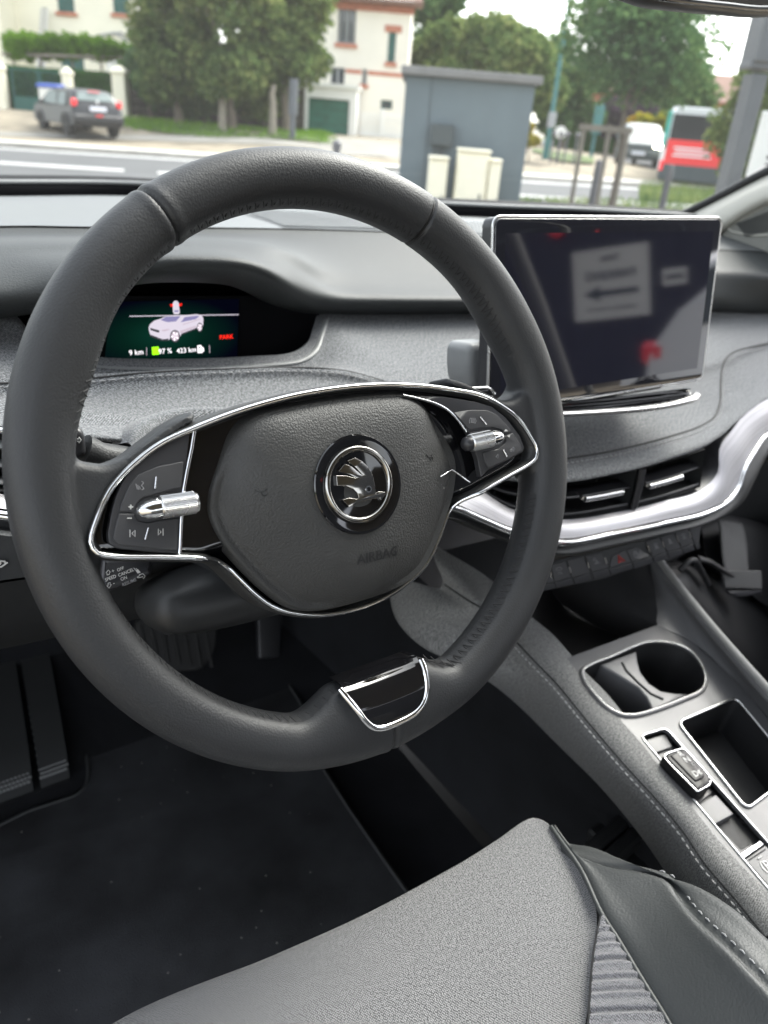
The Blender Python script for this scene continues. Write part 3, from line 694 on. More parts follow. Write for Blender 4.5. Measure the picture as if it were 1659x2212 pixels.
def stitches(name, pts, mat, parent, step=.0072, L_=.0046, r=.00055, lift=.0006, nrm=None):
    A = cr(pts, 400); m = MB(); acc = 0; i = 0
    total = sum((A[k+1]-A[k]).length for k in range(399)); nst = int(total/step)
    B = cr(pts, nst*3)
    nv = nrm or Vector((0, -.8, .6))
    for k in range(0, nst*3-3, 3):
        a, b = B[k], B[k+2]; d = (b-a); 
        if d.length < 1e-6: continue
        b = a+d*(L_/step/.667)*.9
        m.tube([a+nv*lift*.3, (a+b)/2+nv*(lift+r*.5), b+nv*lift*.3], [r*.7, r, r*.7], 6)
    return m.build(name, mat, parent)
stitches('panel_stitching', snap(fabp, [(-60, 838), (0, 836), (100, 834), (200, 825), (300, 815), (400, 809), (500, 805), (600, 802), (700, 804), (760, 812), (820, 829), (870, 846), (930, 862)]), M['stitch'], dash, r=.0007)
# dark welt seam running round the passenger side panel
W1 = [(1222, 1001), (1330, 983), (1450, 952), (1520, 928), (1548, 908), (1559, 880), (1561, 830), (1566, 795), (1585, 772), (1659, 752), (1700, 745)]
stitches('panel_stitching', snap(fabp, W1), M['stitch'], dash, r=.0006)
tube('welt_seam', snap(fabp, [(x-4, y-9) for x, y in W1], 0), .0013, M['thread'], dash, 8)
tube('welt_seam', snap(fabp, [(-60, 830), (0, 828), (100, 826), (200, 817), (300, 807), (400, 801), (500, 797), (600, 794), (700, 796), (760, 804), (830, 824), (880, 842), (930, 858)], -.0003), .0009, M['thread'], dash, 8)
# --- cluster hood inside ---------------------------------------------------------------
rimc = cP((60, 712, .682), (100, 757, .668), (175, 783, .653), (240, 791, .645), (400, 793, .640), (560, 786, .640), (645, 777, .643), (677, 756, .652), (690, 722, .672), (700, 690, .69))
rimo = cP((57, 716, .680), (97, 762, .664), (175, 789, .648), (240, 797, .640), (400, 799, .635), (560, 792, .635), (652, 783, .638), (686, 761, .648), (700, 723, .668), (712, 684, .69))
rimi = cP((66, 708, .71), (104, 753, .70), (178, 780, .69), (240, 788, .685), (400, 790, .680), (560, 783, .680), (640, 773, .683), (668, 753, .692), (680, 720, .712), (688, 686, .73))
rimr = [p.lerp(q, .5)+Vector((0, -.004, .001)) for p, q in zip(rimc, rimo)]
loft('cluster_bezel', [rimo, rimr, rimc, rimi], 90, 10, M['grey'], dash)
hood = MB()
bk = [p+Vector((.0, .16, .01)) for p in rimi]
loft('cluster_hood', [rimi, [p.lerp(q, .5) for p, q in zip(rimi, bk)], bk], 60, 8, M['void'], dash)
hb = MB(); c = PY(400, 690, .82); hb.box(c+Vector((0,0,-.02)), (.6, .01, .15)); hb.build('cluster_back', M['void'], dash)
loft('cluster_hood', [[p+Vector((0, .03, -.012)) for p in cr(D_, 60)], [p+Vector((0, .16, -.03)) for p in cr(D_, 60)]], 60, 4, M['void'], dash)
# --- silver trim, chrome rail, padded band ----------------------------------------------
T_ = cP(Wd(-.5, .47, -.31), Wd(-.2, .49, -.305), (-60, 1052, .49), (0, 1068, .485), (100, 1075, .48), (400, 1060, .475), (700, 1040, .47), (880, 1024, .465), (979, 1040, .458), (1032, 1056, .452), (1109, 1101, .447), (1214, 1122, .445), (1329, 1107, .445), (1429, 1084, .446), (1515, 1058, .45), (1551, 1018, .456), (1554, 969, .465), (1579, 932, .475), (1609, 894, .487), (1659, 862, .498), Wd(1.1, .52, -.275), Wd(1.32, .50, -.30))
U_2 = cP(Wd(-.5, .455, -.335), Wd(-.2, .475, -.33), (-60, 1090, .475), (0, 1099, .47), (100, 1104, .465), (400, 1098, .46), (700, 1078, .45), (880, 1068, .442), (979, 1086, .436), (1040, 1112, .433), (1104, 1138, .431), (1214, 1163, .43), (1329, 1144, .43), (1429, 1124, .431), (1529, 1100, .436), (1576, 1072, .442), (1596, 1042, .45), (1606, 1010, .456), (1626, 974, .467), (1659, 930, .48), Wd(1.1, .50, -.31), Wd(1.32, .48, -.335))
TU = [p.lerp(q, .5)+Vector((0, -.002, .002)) for p, q in zip(T_, U_2)]
loft('silver_trim', [T_, TU, U_2], 220, 10, M['silver'], dash)
ch = [p+Vector((0, -.001, -.0045)) for p in cr(U_2, 220)]
tube('chrome_rail', ch, .0035, M['chrome'], dash, 14, flat=1)
ch2 = [p+Vector((0, .002, -.0085)) for p in cr(U_2, 220)]
V2 = cP(Wd(-.5, .43, -.36), Wd(-.2, .45, -.355), (-60, 1150, .455), (0, 1160, .45), (100, 1162, .446), (400, 1160, .44), (700, 1140, .44), (880, 1110, .438), (979, 1122, .436), (1040, 1146, .436), (1104, 1170, .436), (1209, 1200, .436), (1329, 1178, .436), (1450, 1150, .438), (1545, 1124, .444), (1600, 1090, .452), (1622, 1050, .46), (1640, 1010, .47), (1675, 960, .485), Wd(1.1, .50, -.35), Wd(1.32, .48, -.365))
V2r = [p+Vector((0, .02, -.006)) for p in V2]
loft('padded_band', [ch2, [p+Vector((0, -.004, -.004)) for p in ch2], [p.lerp(q, .5)+Vector((0, -.008, 0)) for p, q in zip(ch2, cr(V2, 220))], V2, V2r], 200, 24, M['soft'], dash)
# --- centre air vents --------------------------------------------------------------------
vt = cP((985, 1024, .458), (1060, 1036, .452), (1110, 1043, .449), (1219, 1043, .446), (1349, 1022, .446), (1450, 996, .45), (1529, 968, .456)); vb = cP((985, 1038, .456), (1040, 1062, .452), (1109, 1099, .448), (1214, 1117, .446), (1329, 1101, .446), (1429, 1079, .447), (1519, 1050, .452))
vti = [p+Vector((0, .07, -.004)) for p in vt]; vbi = [p+Vector((0, .07, .004)) for p in vb]
def subc(c, a, b, n=30): return cr(c, 200)[int(a*199):int(b*199)+1]
for nm, a, b in (('left', .02, .645), ('right', .675, .985)):
    st, sb = subc(vt, a, b), subc(vb, a, b); n_ = len(st)
    av = loft('air_vent', [st, [p+Vector((0, .07, -.004)) for p in st], [p+Vector((0, .07, .004)) for p in sb], sb], 40, 6, M['black'], dash, lin=True)
    for e in (0, -1):
        m = MB(); m.add([st[e], st[e]+Vector((0, .07, 0)), sb[e]+Vector((0, .07, 0)), sb[e]], [(0, 1, 2, 3)]); m.build('vent_side', M['hard'], av)
    for f in (.5, ):
        mid = [p.lerp(q, f) for p, q in zip(st, sb)]
        loft('vent_slat', [[p+Vector((0, .004, .0012)) for p in mid], [p+Vector((0, .022, .003)) for p in mid], [p+Vector((0, .022, .001)) for p in mid], [p+Vector((0, .004, -.0012)) for p in mid], [p+Vector((0, .003, 0)) for p in mid], [p+Vector((0, .004, .0012)) for p in mid]], 40, 2, M['satin'], av, lin=True)
    lo = [p.lerp(q, .93) for p, q in zip(st, sb)]
    tube('vent_lip', [p+Vector((0, .002, 0)) for p in lo], .0016, M['satin'], av, 8, flat=.7)
    k0 = {'left': .80, 'right': .36}[nm]; i0, i1 = int((k0-.125)*n_), int((k0+.125)*n_)
    if nm == 'right': i0, i1 = int(.12*n_), int(.62*n_)
    kp = [mid[i]+Vector((0, -.002, 0)) for i in range(i0, i1)]
    kn = MB(); ln = len(kp)
    kn.tube(kp, [.0028+(.0005 if j % 2 else 0) for j in range(ln)], 10)
    kn.tube([kp[0]+Vector((0, .002, 0)), kp[0]+Vector((0, .02, 0))], .002, 8); kn.build('vent_knob', M['satinchrome'], av)
    for j in range(5):
        m = MB(); i = int((j+.5)/5*n_); m.box(mid[i]+Vector((0, .045, 0)), (.0015, .03, .03)); m.build('vent_vane', M['hard'], av)
a, b = cr(vt, 200)[132], cr(vb, 200)[132]
m = MB(); m.tube([a+Vector((0, -.001, .001)), a.lerp(b, .5)+Vector((0, -.002, 0)), b+Vector((0, -.001, -.001))], .0042, 10, flat=.9, upv=(1, 0, 0)); m.build('vent_divider', M['satin'], dash)
hsb = cP((900, 1016, .46), (979, 1041, .459), (1032, 1057, .453), (1109, 1102, .448), (1214, 1123, .446), (1329, 1108, .446), (1429, 1085, .447), (1515, 1059, .451), (1551, 1018, .457), (1556, 969, .466), (1575, 935, .476))
hst = [p+Vector((0, .06, .0)) for p in cr(hsb, 60)]
loft('vent_housing', [hsb, [p+Vector((0, .012, .0045)) for p in cr(hsb, 60)], hst, [p+Vector((0, .02, .0)) for p in hst]], 60, 8, M['satin'], dash)
# driver side vent
vL = cP(Wd(-.3, .53, -.235), (-30, 930, .51), (0, 930, .51), (50, 935, .505), (120, 950, .50)); vM = cP(Wd(-.3, .51, -.30), (-30, 1062, .49), (0, 1062, .49), (60, 1062, .49), (130, 1058, .49))
av = loft('air_vent', [vL, [p+Vector((0, .06, 0)) for p in vL], [p+Vector((0, .06, 0)) for p in vM], vM], 20, 4, M['black'], dash, lin=True)
tube('vent_edge', vL, .0022, M['satinchrome'], av, 8)
for f in (.3, .62, .9):
    tube('vent_slat', [p.lerp(q, f)+Vector((0, .008, 0)) for p, q in zip(vL, vM)], .006, M['satin'] if f > .5 else M['grey'], av, 8, flat=.4, upv=(0, 1, 0))
# --- button bank -------------------------------------------------------------------------
BF = Frame(PY(1350, 1205, .447), (1, 0, 0), (0, .30, .95))
def bq(x, y, h=0): return BF.px(x, y, h)
bank = slab('button_bank', BF, [bq(*p) for p in ((1150, 1222), (1197, 1210), (1259, 1199), (1330, 1182), (1394, 1167), (1450, 1150), (1508, 1131), (1511, 1150), (1512, 1172), (1409, 1214), (1299, 1252), (1182, 1275), (1150, 1278))], -.03, 0, M['hard'], dash, .001, rnd=.003)
def zb(x, y): return (1152+x*.30556, 1042.3+y*.30556)     # window 2100,1900,924
edges_t = [(100, 592), (225, 560), (352, 527), (478, 500), (540, 590), (680, 560), (835, 515), (800, 425), (895, 388), (990, 358), (1090, 328), (1185, 300)]
btn = []
tops = [((-60, 640), (105, 600)), ((125, 583), (228, 556)), ((240, 552), (355, 522)), ((368, 520), (480, 497)), ((492, 497), (700, 455)), ((700, 455), (785, 425)), ((795, 420), (890, 390)), ((900, 386), (992, 356)), ((1002, 354), (1092, 328)), ((1102, 326), (1188, 300))]
bots = [((-60, 740), (150, 700)), ((150, 698), (270, 668)), ((280, 668), (400, 636)), ((415, 632), (530, 603)), ((535, 605), (695, 560)), ((700, 560), (835, 520)), ((845, 518), (940, 490)), ((950, 488), (1040, 460)), ((1050, 456), (1130, 428)), ((1140, 424), (1172, 412))]
for i, (t, b) in enumerate(zip(tops, bots)):
    poly = [bq(*zb(*q), .0015) for q in (t[0], t[1], b[1], b[0])]
    if i == 4: poly = [bq(*zb(*q), .0015) for q in ((560, 520), (640, 480), (655, 478), (692, 560), (545, 600), (545, 590))]
    if i == 5: poly = [bq(*zb(*q), .0015) for q in ((660, 478), (715, 458), (745, 465), (828, 518), (698, 558))]
    btn.append(slab('dash_button', BF, poly, 0, .0016, M['btn'], bank, .0006, rnd=.0012))
for i, (x, y) in enumerate([(122, 650), (258, 615), (388, 585), (512, 552), (815, 465), (918, 432), (1018, 395), (1108, 365)]):
    a = BF.px(*zb(x-6, y-20), .002); b = BF.px(*zb(x+6, y+22), .002)
    tube('button_tick', [BF.w(*a, .002), BF.w(*b, .002)], .0009, M['satinchrome'], bank, 6)
bt_ = bank
lowb = []
for i in range(len(bots)):
    b = bots[i]; p = [(b[0][0]+4, b[0][1]+8), (b[1][0]-2, b[1][1]+8), (b[1][0]+12, b[1][1]+48), (b[0][0]+16, b[0][1]+50)]
    slab('button_foot', BF, [bq(*zb(*q), .001) for q in p], 0, .0012, M['satin'], bank, .0005)
def bl_(strokes, par, mat=None, r=.00025, name='button_symbol'):
    mm = MB()
    for s in strokes: mm.tube([BF.w(*BF.px(*zb(*p), .0018), .0018) for p in s], r, 4)
    mm.build(name, mat or M['markdim'], par)
mm = MB(); a = [BF.w(*BF.px(*zb(*p), .0018), .0019) for p in ((600, 515), (648, 555), (602, 566))]; bi = [BF.w(*BF.px(*zb(*p), .0018), .0019) for p in ((608, 530), (632, 550), (610, 556))]
mm.tube([a[0], a[1], a[2]], .00055, 5, closed=True, caps=False); mm.tube([bi[0], bi[1], bi[2]], .0004, 5, closed=True, caps=False); mm.build('hazard_symbol', M['redmark'], btn[4])
bl_([[(160, 612), (170, 602), (192, 600), (205, 612), (195, 618), (168, 622), (160, 612)], [(178, 632), (182, 648)], [(190, 630), (196, 645), (206, 642)]], btn[1])
bl_([[(425, 540), (440, 535)], [(422, 552), (445, 546)], [(432, 575), (470, 566)], [(448, 545), (455, 572)]], btn[3])
bl_([[(710, 490), (725, 486), (738, 505), (738, 525), (722, 530), (712, 512), (710, 490)], [(716, 505), (736, 500)]], btn[5])
for i, (x, y) in ((6, (868, 445)), (7, (965, 412)), (8, (1063, 378))):
    bl_([[(x-18, y-8), (x-4, y-14), (x+10, y-10)], [(x-10, y+6), (x+8, y+2)], [(x-8, y+22), (x+22, y+12)], [(x, y-4), (x+5, y+16)]], btn[i])
# --- lower panels under the driver side ---------------------------------------------------
K0 = cP(Wd(-.5, .47, -.37), (-60, 1155, .47), (0, 1162, .467), (150, 1165, .46), (400, 1165, .455), (600, 1160, .455), (800, 1150, .45))
K1 = cP(Wd(-.5, .45, -.41), (-60, 1262, .455), (0, 1254, .455), (60, 1245, .455), (400, 1215, .455), (600, 1200, .46), (800, 1185, .46))
loft('light_switch_panel', [K0, K1], 40, 8, M['hard'], dash)
SW = Frame(PY(0, 1215, .46)+Vector((0, -.002, 0)), (1, 0, 0), (0, .25, .96))
mm = MB()
def swp(x, y): return SW.w(*SW.px(x, y, 0), .0005)
def z4(x, y): return (x*500/922*.5486, 822.9+y*500/922*.5486)
for s in ([(-20, 1352), (10, 1348), (35, 1330), (55, 1315)], [(-8, 1300), (4, 1310), (2, 1325), (-8, 1335)], [(5, 1305), (40, 1310), (30, 1302)], [(40, 1310), (34, 1320)]):
    mm.tube([swp(*z4(*p)) for p in s], .0006, 5)
mm.build('light_switch_symbol', M['mark'], dash)
K2 = cP(Wd(-.5, .46, -.415), (-60, 1268, .46), (0, 1260, .46), (60, 1251, .46), (400, 1222, .46), (600, 1208, .465), (800, 1192, .465))
K3 = cP(Wd(-.5, .52, -.50), (-60, 1412, .53), (0, 1401, .53), (125, 1374, .53), (240, 1345, .53), (450, 1318, .53), (550, 1306, .53), (700, 1280, .53), (800, 1262, .53))
K2m = [p.lerp(q, .5)+Vector((0, -.012, -.004)) for p, q in zip(cr(K2, 40), cr(K3, 40))]
loft('knee_panel', [K2, K2m, K3, [p+Vector((0, .02, -.002)) for p in K3], [p+Vector((0, .2, .03)) for p in K3]], 60, 20, M['hard'], dash)
loft('firewall', [[p+Vector((0, .02, -.02)) for p in A_], [Wd(-.6, 1.1, -.35), Wd(.6, 1.25, -.38), Wd(1.4, 1.1, -.35)], [Wd(-.6, 1.3, -.56), Wd(1.4, 1.3, -.56)]], 30, 8, M['black'], dash)
# carpeted bulkhead far behind the pedals
loft('bulkhead', [[Wd(-.5, 1.0, -.35), Wd(1.3, 1.0, -.35)], [Wd(-.5, 1.22, -.55), Wd(1.3, 1.22, -.55)], [Wd(-.5, 1.10, -.80), Wd(1.3, 1.10, -.80)], [Wd(-.5, .95, -.845), Wd(1.3, .95, -.845)]], 10, 12, M['carpet'], dash)
# passenger side of the lower dash
loft('glovebox_panel', [cP((1640, 1010, .49), (1700, 960, .50), Wd(1.1, .52, -.35), Wd(1.32, .52, -.37)), [Wd(.86, .54, -.46), Wd(.95, .55, -.46), Wd(1.1, .55, -.46), Wd(1.32, .55, -.46)], [Wd(.86, .62, -.60), Wd(.95, .62, -.60), Wd(1.1, .62, -.60), Wd(1.32, .62, -.60)]], 20, 10, M['hard'], dash)

# ======================= INSTRUMENT DISPLAY ================================================
IF = Frame(PY(400, 715, .70), (1, 0, 0), (0, .16, .987))
ins = thing('instrument_display', 'small digital instrument display behind the wheel showing a white car and range figures', 'display', IF.o)
slab('display_glass', IF, [IF.px(*p) for p in ((120, 640), (700, 640), (668, 795), (120, 795))], -.01, -.002, M['void'], ins, 0)
def ig(name, nodes):
    m, nt, out = newmat(name); e = N(nt, 'Emission'); L(nt, e.outputs[0], out.inputs[0])
    tc = N(nt, 'UVMap'); sx = N(nt, 'SeparateXYZ'); L(nt, tc.outputs[0], sx.inputs[0])
    # radial green glow on the display picture
    d = N(nt, 'VectorMath', operation='DISTANCE'); d.inputs[1].default_value = (.42, .42, 0); L(nt, tc.outputs[0], d.inputs[0])
    c = ramp(nt, d.outputs['Value'], [(0, (.004, .040, .026)), (.3, (.002, .018, .012)), (.62, (.0012, .0016, .006))])
    L(nt, c, e.inputs[0]); e.inputs[1].default_value = .2; return m
M['isc'] = ig('display_picture', 0)
cor = [IF.px(*p) for p in ((225, 781), (512, 776), (516, 646), (240, 652))]
mesh('display_picture', [IF.w(a, b, .0005) for a, b in cor], [(0, 1, 2, 3)], M['isc'], ins, uvs=[(0, 0), (1, 0), (1, 1), (0, 1)], smooth=False)
zi = zf(500, 1150, 800)
ES = .45
M['e_w'] = emis('lit_white', (.80, .76, .80), ES); M['e_r'] = emis('lit_red', (.9, .02, .01), ES); M['e_g'] = emis('lit_green', (.25, .85, .01), ES)
M['e_car'] = emis('lit_car_paint', (.36, .33, .38), ES); M['e_card'] = emis('lit_car_shade', (.30, .25, .29), ES); M['e_glass'] = emis('lit_car_glass', (.13, .12, .22), ES); M['e_dk'] = emis('lit_car_tyre', (.03, .03, .035), ES)
def ipoly(name, pts, mat, h=.001, par=ins, rnd=0):
    p = [IF.px(*zi(*q), h) for q in pts]
    if rnd: p = round_poly(p, rnd)
    return mesh(name, [IF.w(a, b, h) for a, b in p], tess(p), mat, par, smooth=False)
def itext(name, s, x, y, sz, mat, h=.001, sx=1):
    a, b = IF.px(*zi(x, y), h); return text(name, s, sz, mat, IF, a, b, h, ins, ext=0, bold=0.00003, sx=sx)
ipoly('horizon_line', [(20, 194), (912, 181), (912, 188), (20, 201)], M['e_car'])
itext('trip_figure', '9 km', 76, 494, .0066, M['e_w']); itext('charge_figure', '97 %', 312, 484, .0066, M['e_w']); itext('range_figure', '423 km', 487, 476, .0064, M['e_w'])
itext('park_warning', 'PARK', 812, 368, .0058, M['e_r'])
ipoly('battery_symbol', [(202, 450), (258, 445), (264, 508), (208, 514)], M['e_g'], rnd=.0006)
ipoly('divider_line', [(158, 452), (163, 452), (163, 516), (158, 516)], M['e_card']); ipoly('divider_line', [(670, 435), (675, 435), (678, 498), (673, 498)], M['e_card'])
ipoly('pump_symbol', [(574, 436), (608, 434), (610, 452), (624, 450), (630, 478), (622, 490), (614, 488), (616, 496), (578, 498)], M['e_w'], rnd=.0004)
ipoly('pump_symbol_window', [(583, 446), (600, 445), (601, 458), (584, 459)], M['e_dk'], .0014)
# top view car with red brake bars
ipoly('small_car_symbol', [(372, 95), (385, 72), (405, 70), (422, 84), (432, 170), (425, 180), (385, 182), (376, 165)], M['e_car'], .0014, rnd=.001)
ipoly('small_car_symbol_window', [(385, 150), (420, 148), (422, 162), (388, 164)], M['e_glass'], .0018)
for p in ([(350, 100), (376, 98), (376, 104), (352, 106)], [(356, 112), (378, 110), (378, 116), (358, 118)], [(424, 96), (450, 94), (450, 100), (424, 102)], [(424, 108), (448, 106), (446, 112), (424, 114)]): ipoly('wheel_warning', p, M['e_r'], .0018)
# three-quarter view of the car
cy_ = ipoly('car_picture', [(176, 300), (185, 265), (225, 232), (275, 218), (310, 200), (440, 193), (570, 180), (608, 190), (624, 215), (622, 268), (605, 300), (585, 305), (560, 300), (440, 352), (425, 372), (395, 350), (350, 380), (340, 396), (290, 395), (190, 350)], M['e_car'], .001, rnd=.001)
for nm, pts, mt in (('car_picture_screen', [(275, 228), (318, 202), (438, 196), (400, 240), (330, 246)], 'e_glass'), ('car_picture_window', [(440, 248), (470, 205), (575, 192), (590, 200), (560, 222), (470, 240)], 'e_glass'), ('car_picture_sill', [(440, 352), (445, 338), (572, 290), (580, 298)], 'e_dk'),
                    ('car_picture_grille', [(188, 292), (262, 312), (266, 328), (250, 330), (192, 310)], 'e_dk'), ('car_picture_lamp', [(275, 312), (345, 300), (350, 308), (300, 322)], 'e_card'), ('car_picture_bumper', [(186, 345), (290, 385), (340, 380), (340, 396), (285, 398), (190, 362)], 'e_dk'), ('car_picture_side', [(430, 318), (560, 275), (575, 282), (440, 335)], 'e_card'), ('car_picture_side', [(455, 262), (600, 215), (602, 222), (458, 270)], 'e_card')):
    ipoly(nm, pts, M[mt], .0016)
def iell(name, cx_, cy2, rx, ry, mat, h): 
    return ipoly(name, [(cx_+rx*math.cos(a), cy2+ry*math.sin(a)) for a in np.linspace(0, 2*math.pi, 28)[:-1]], mat, h)
for (x, y, rx, ry) in ((392, 360, 40, 50), (594, 288, 22, 38)):
    iell('car_picture_tyre', x, y, rx, ry, M['e_dk'], .0021); iell('car_picture_wheel', x, y, rx*.78, ry*.78, M['e_card'], .0024)
    for k in range(5):
        a = k*2*math.pi/5+.3; ipoly('car_picture_spoke', [(x+rx*.1*math.cos(a+1.5), y+ry*.1*math.sin(a+1.5)), (x+rx*.76*math.cos(a), y+ry*.76*math.sin(a)), (x+rx*.76*math.cos(a+.35), y+ry*.76*math.sin(a+.35))], M['e_w'], .0027)
# ======================= TOUCHSCREEN =======================================================
nS = Vector((0, -math.cos(math.radians(9)), math.sin(math.radians(9))))
SF = Frame(Wd(.595, .4905, -.143), (1, 0, 0), (0, math.sin(math.radians(9)), math.cos(math.radians(9))))
scr = thing('touchscreen', 'large black touchscreen with thin silver edge standing on the dashboard', 'screen', Wd(.595, .50, -.25))
sp = [SF.px(*p) for p in ((1068, 450), (1563, 484), (1507, 834), (1040, 882))]
x0 = -.1525; x1 = .1525; yt = (sp[0][1]+sp[1][1])/2; yb = (sp[2][1]+sp[3][1])/2
rect = [(x0, yt), (x1, yt), (x1, yb), (x0, yb)]
slab('screen_housing', SF, rect, -.014, -.0012, M['satin'], scr, .004, rnd=.009)
rr_ = round_poly(rect, .009, 8); tube('screen_edge', [SF.w(a, b, -.001) for a, b in rr_], .0013, M['satinchrome'], scr, 10, closed=True, upv=SF.n)
slab('screen_glass', SF, inset(rect, .0015), -.001, .0008, M['screen'], scr, .0006, rnd=.008)
slab('screen_active_area', SF, inset(rect, .013), .0008, .00095, pbr('screen_panel', (.012, .012, .024), .04, spec=.9, coat=.45), scr, 0)
slab('screen_bracket', SF, [SF.px(x, y, -.02) for x, y in ((1022, 742), (1080, 738), (1085, 790), (1075, 852), (1035, 850), (1018, 838), (1010, 800), (1012, 756))], -.05, -.02, M['grey'], scr, .007, rnd=.008)
slab('screen_bracket', SF, [(-.11, -.09), (.11, -.09), (.11, .03), (-.11, .03)], -.06, -.012, M['hard'], scr, .008, rnd=.01)
c1 = cP((1030, 868, .478), (1215, 866, .473), (1492, 838, .473)); c2 = cP((1030, 892, .465), (1215, 888, .455), (1420, 872, .455), (1492, 856, .458), (1503, 846, .468)); c3 = cP((1030, 905, .46), (1215, 902, .452), (1420, 887, .452), (1490, 872, .456), (1506, 862, .468))
loft('screen_plinth', [c1, cP((1030, 880, .49), (1215, 878, .485), (1492, 850, .48)), c2], 40, 8, M['piano'], scr)
loft('screen_plinth_lip', [c2, [p.lerp(q, .5)+Vector((0, -.005, .002)) for p, q in zip(cr(c2, 30), cr(c3, 30))], c3, [p+Vector((0, .02, -.002)) for p in c3]], 50, 12, M['satinchrome'], scr)
# ======================= STALKS AND COLUMN =================================================
col = thing('steering_column', 'dark cover of the steering column with its adjusting lever behind the wheel', 'steering column', Wd(.225, .47, -.30))
def zE(x, y, h): return PY(*ZE(x, y), h)
tp0 = [zE(350, 520, .455), zE(380, 420, .465), zE(450, 340, .475), zE(560, 285, .485), zE(700, 245, .49), zE(900, 225, .49), zE(1200, 235, .485), zE(1500, 300, .48), zE(1750, 420, .47)]
tp1 = [p+Vector((0, -.05, -.045)) for p in tp0]
loft('column_gaiter', [[p+Vector((0, .05, -.02)) for p in tp0], tp0, [p+Vector((0, -.004, -.003)) for p in tp0], tp1], 60, 14, M['fab'], col)
cc = MB(); M3 = Matrix.Rotation(-_t, 4, 'X')
cc.box(WF.w(0, -.035, -.075), (.15, .11, .10), WF.M().to_3x3().to_4x4(), bev=.02)
cc.box(WF.w(-.02, -.075, -.085), (.19, .05, .09), WF.M().to_3x3().to_4x4(), bev=.018)
o = cc.build('column_cover', M['hard'], col, autos=180); sub = o.modifiers.new('sub', 'SUBSURF'); sub.levels = 3; sub.render_levels = 3
sh = MB(); sh.lathe(WF.w(0, -.02, -.05), WF.n, [(-.03, .062), (0, .062), (.02, .056), (.022, .03)], 48); sh.build('column_collar', M['black'], col)
lv = MB(); p = PY(395, 1318, .47); lv.box(p, (.05, .035, .018), Matrix.Rotation(.35, 4, 'X'), bev=.008)
lv.build('adjusting_lever', M['satin'], col)
st = thing('indicator_stalk', 'black indicator stalk end with a small arrow peeking above the left wheel spoke', 'stalk', PY(170, 950, .45))
SFm = Frame(PY(175, 950, .445), (1, 0, 0), (0, .2, .98))
slab('stalk_end', SFm, [SFm.px(*p) for p in ((120, 918), (150, 919), (180, 928), (186, 945), (190, 985), (150, 1000), (115, 990))], -.016, 0, M['satin'], st, .004, rnd=.003)
m = MB(); m.tube([SFm.w(*SFm.px(*p), .0004) for p in ((166, 948), (170, 948), (170, 944), (175, 950), (170, 957), (170, 953), (166, 953))], .0003, 5); m.build('stalk_arrow', M['mark'], st)
tube('stalk_arm', [PY(178, 975, .455), PY(215, 990, .455), PY(330, 1010, .46)], [.011, .010, .011], M['soft'], st, 14)
st = thing('cruise_stalk', 'black cruise control stalk lettered SPEED CANCEL RESUME below the left wheel spoke', 'stalk', PY(265, 1250, .44))
KF = Frame(PY(265, 1250, .425), (1, -.10, .10), (0.05, .45, .89))
slab('stalk_body', KF, [KF.px(*p) for p in ((214, 1205), (330, 1205), (330, 1248), (300, 1258), (238, 1275), (214, 1276))], -.016, 0, M['satin'], st, .003, rnd=.002)
tube('stalk_arm', [KF.w(-.01, .003, -.012), KF.w(.05, .005, -.03), WF.w(-.03, -.05, -.06)], [.009, .010, .012], M['hard'], st, 12)
def kt(s, x, y, sz, rot=.13, mat='mark'):
    a, b = KF.px(*ZE(x, y), .0003); text('stalk_lettering', s, sz, M[mat], KF, a, b, .0003, st, rot=rot, ext=.00005, bold=.00002, sx=.85)
kt('+', 188, 1548, .0036, .1); kt('OFF', 250, 1538, .0029, .1); kt('SPEED', 172, 1603, .0030); kt('CANCEL', 300, 1568, .0030); kt('-', 203, 1643, .0036); kt('ON', 286, 1613, .0030); kt('RESUME', 335, 1648, .0030, .13, 'markdim')
m = MB()
def ks(s, r=.00022): m.tube([KF.w(*KF.px(*ZE(*p), .0003), .0004) for p in s], r, 4)
ks([(138, 1575), (138, 1560), (128, 1560), (146, 1536), (168, 1556), (157, 1558), (158, 1572), (138, 1575)]); ks([(155, 1640), (172, 1636), (173, 1655), (184, 1653), (167, 1680), (146, 1660), (156, 1658), (155, 1640)])
ks([(398, 1612), (420, 1600), (415, 1592), (445, 1588), (466, 1608), (452, 1630), (446, 1612), (405, 1618), (398, 1612)]); ks([(362, 1535), (375, 1552), (388, 1540)])
V_ = [KF.w(*KF.px(*ZE(*p), .0003), .0005) for p in ((378, 1556), (398, 1548), (424, 1576), (400, 1584))]; m.add(V_, [(0, 1, 2, 3)])
m.build('stalk_symbols', M['mark'], st)
st = thing('wiper_stalk', 'chrome-edged wiper stalk behind the right wheel spoke beside the touchscreen', 'stalk', PY(1030, 845, .45))
QF = Frame(PY(1025, 850, .45), (1, 0, 0), (0, .3, .95))
slab('stalk_end', QF, [QF.px(*p) for p in ((985, 846), (1055, 838), (1066, 846), (1070, 872), (985, 880))], -.012, 0, M['piano'], st, .002, rnd=.002)
tube('stalk_edge', [QF.w(*QF.px(*p), 0) for p in ((985, 844), (1020, 839), (1052, 837), (1062, 842), (1068, 852))], .0012, M['chrome'], st, 8)
m = MB(); m.lathe(QF.w(*QF.px(1000, 840), 0), (0, 0, 1), [(-.002, .003), (.003, .003), (.004, .001)], 12); m.build('stalk_button', M['black'], st)

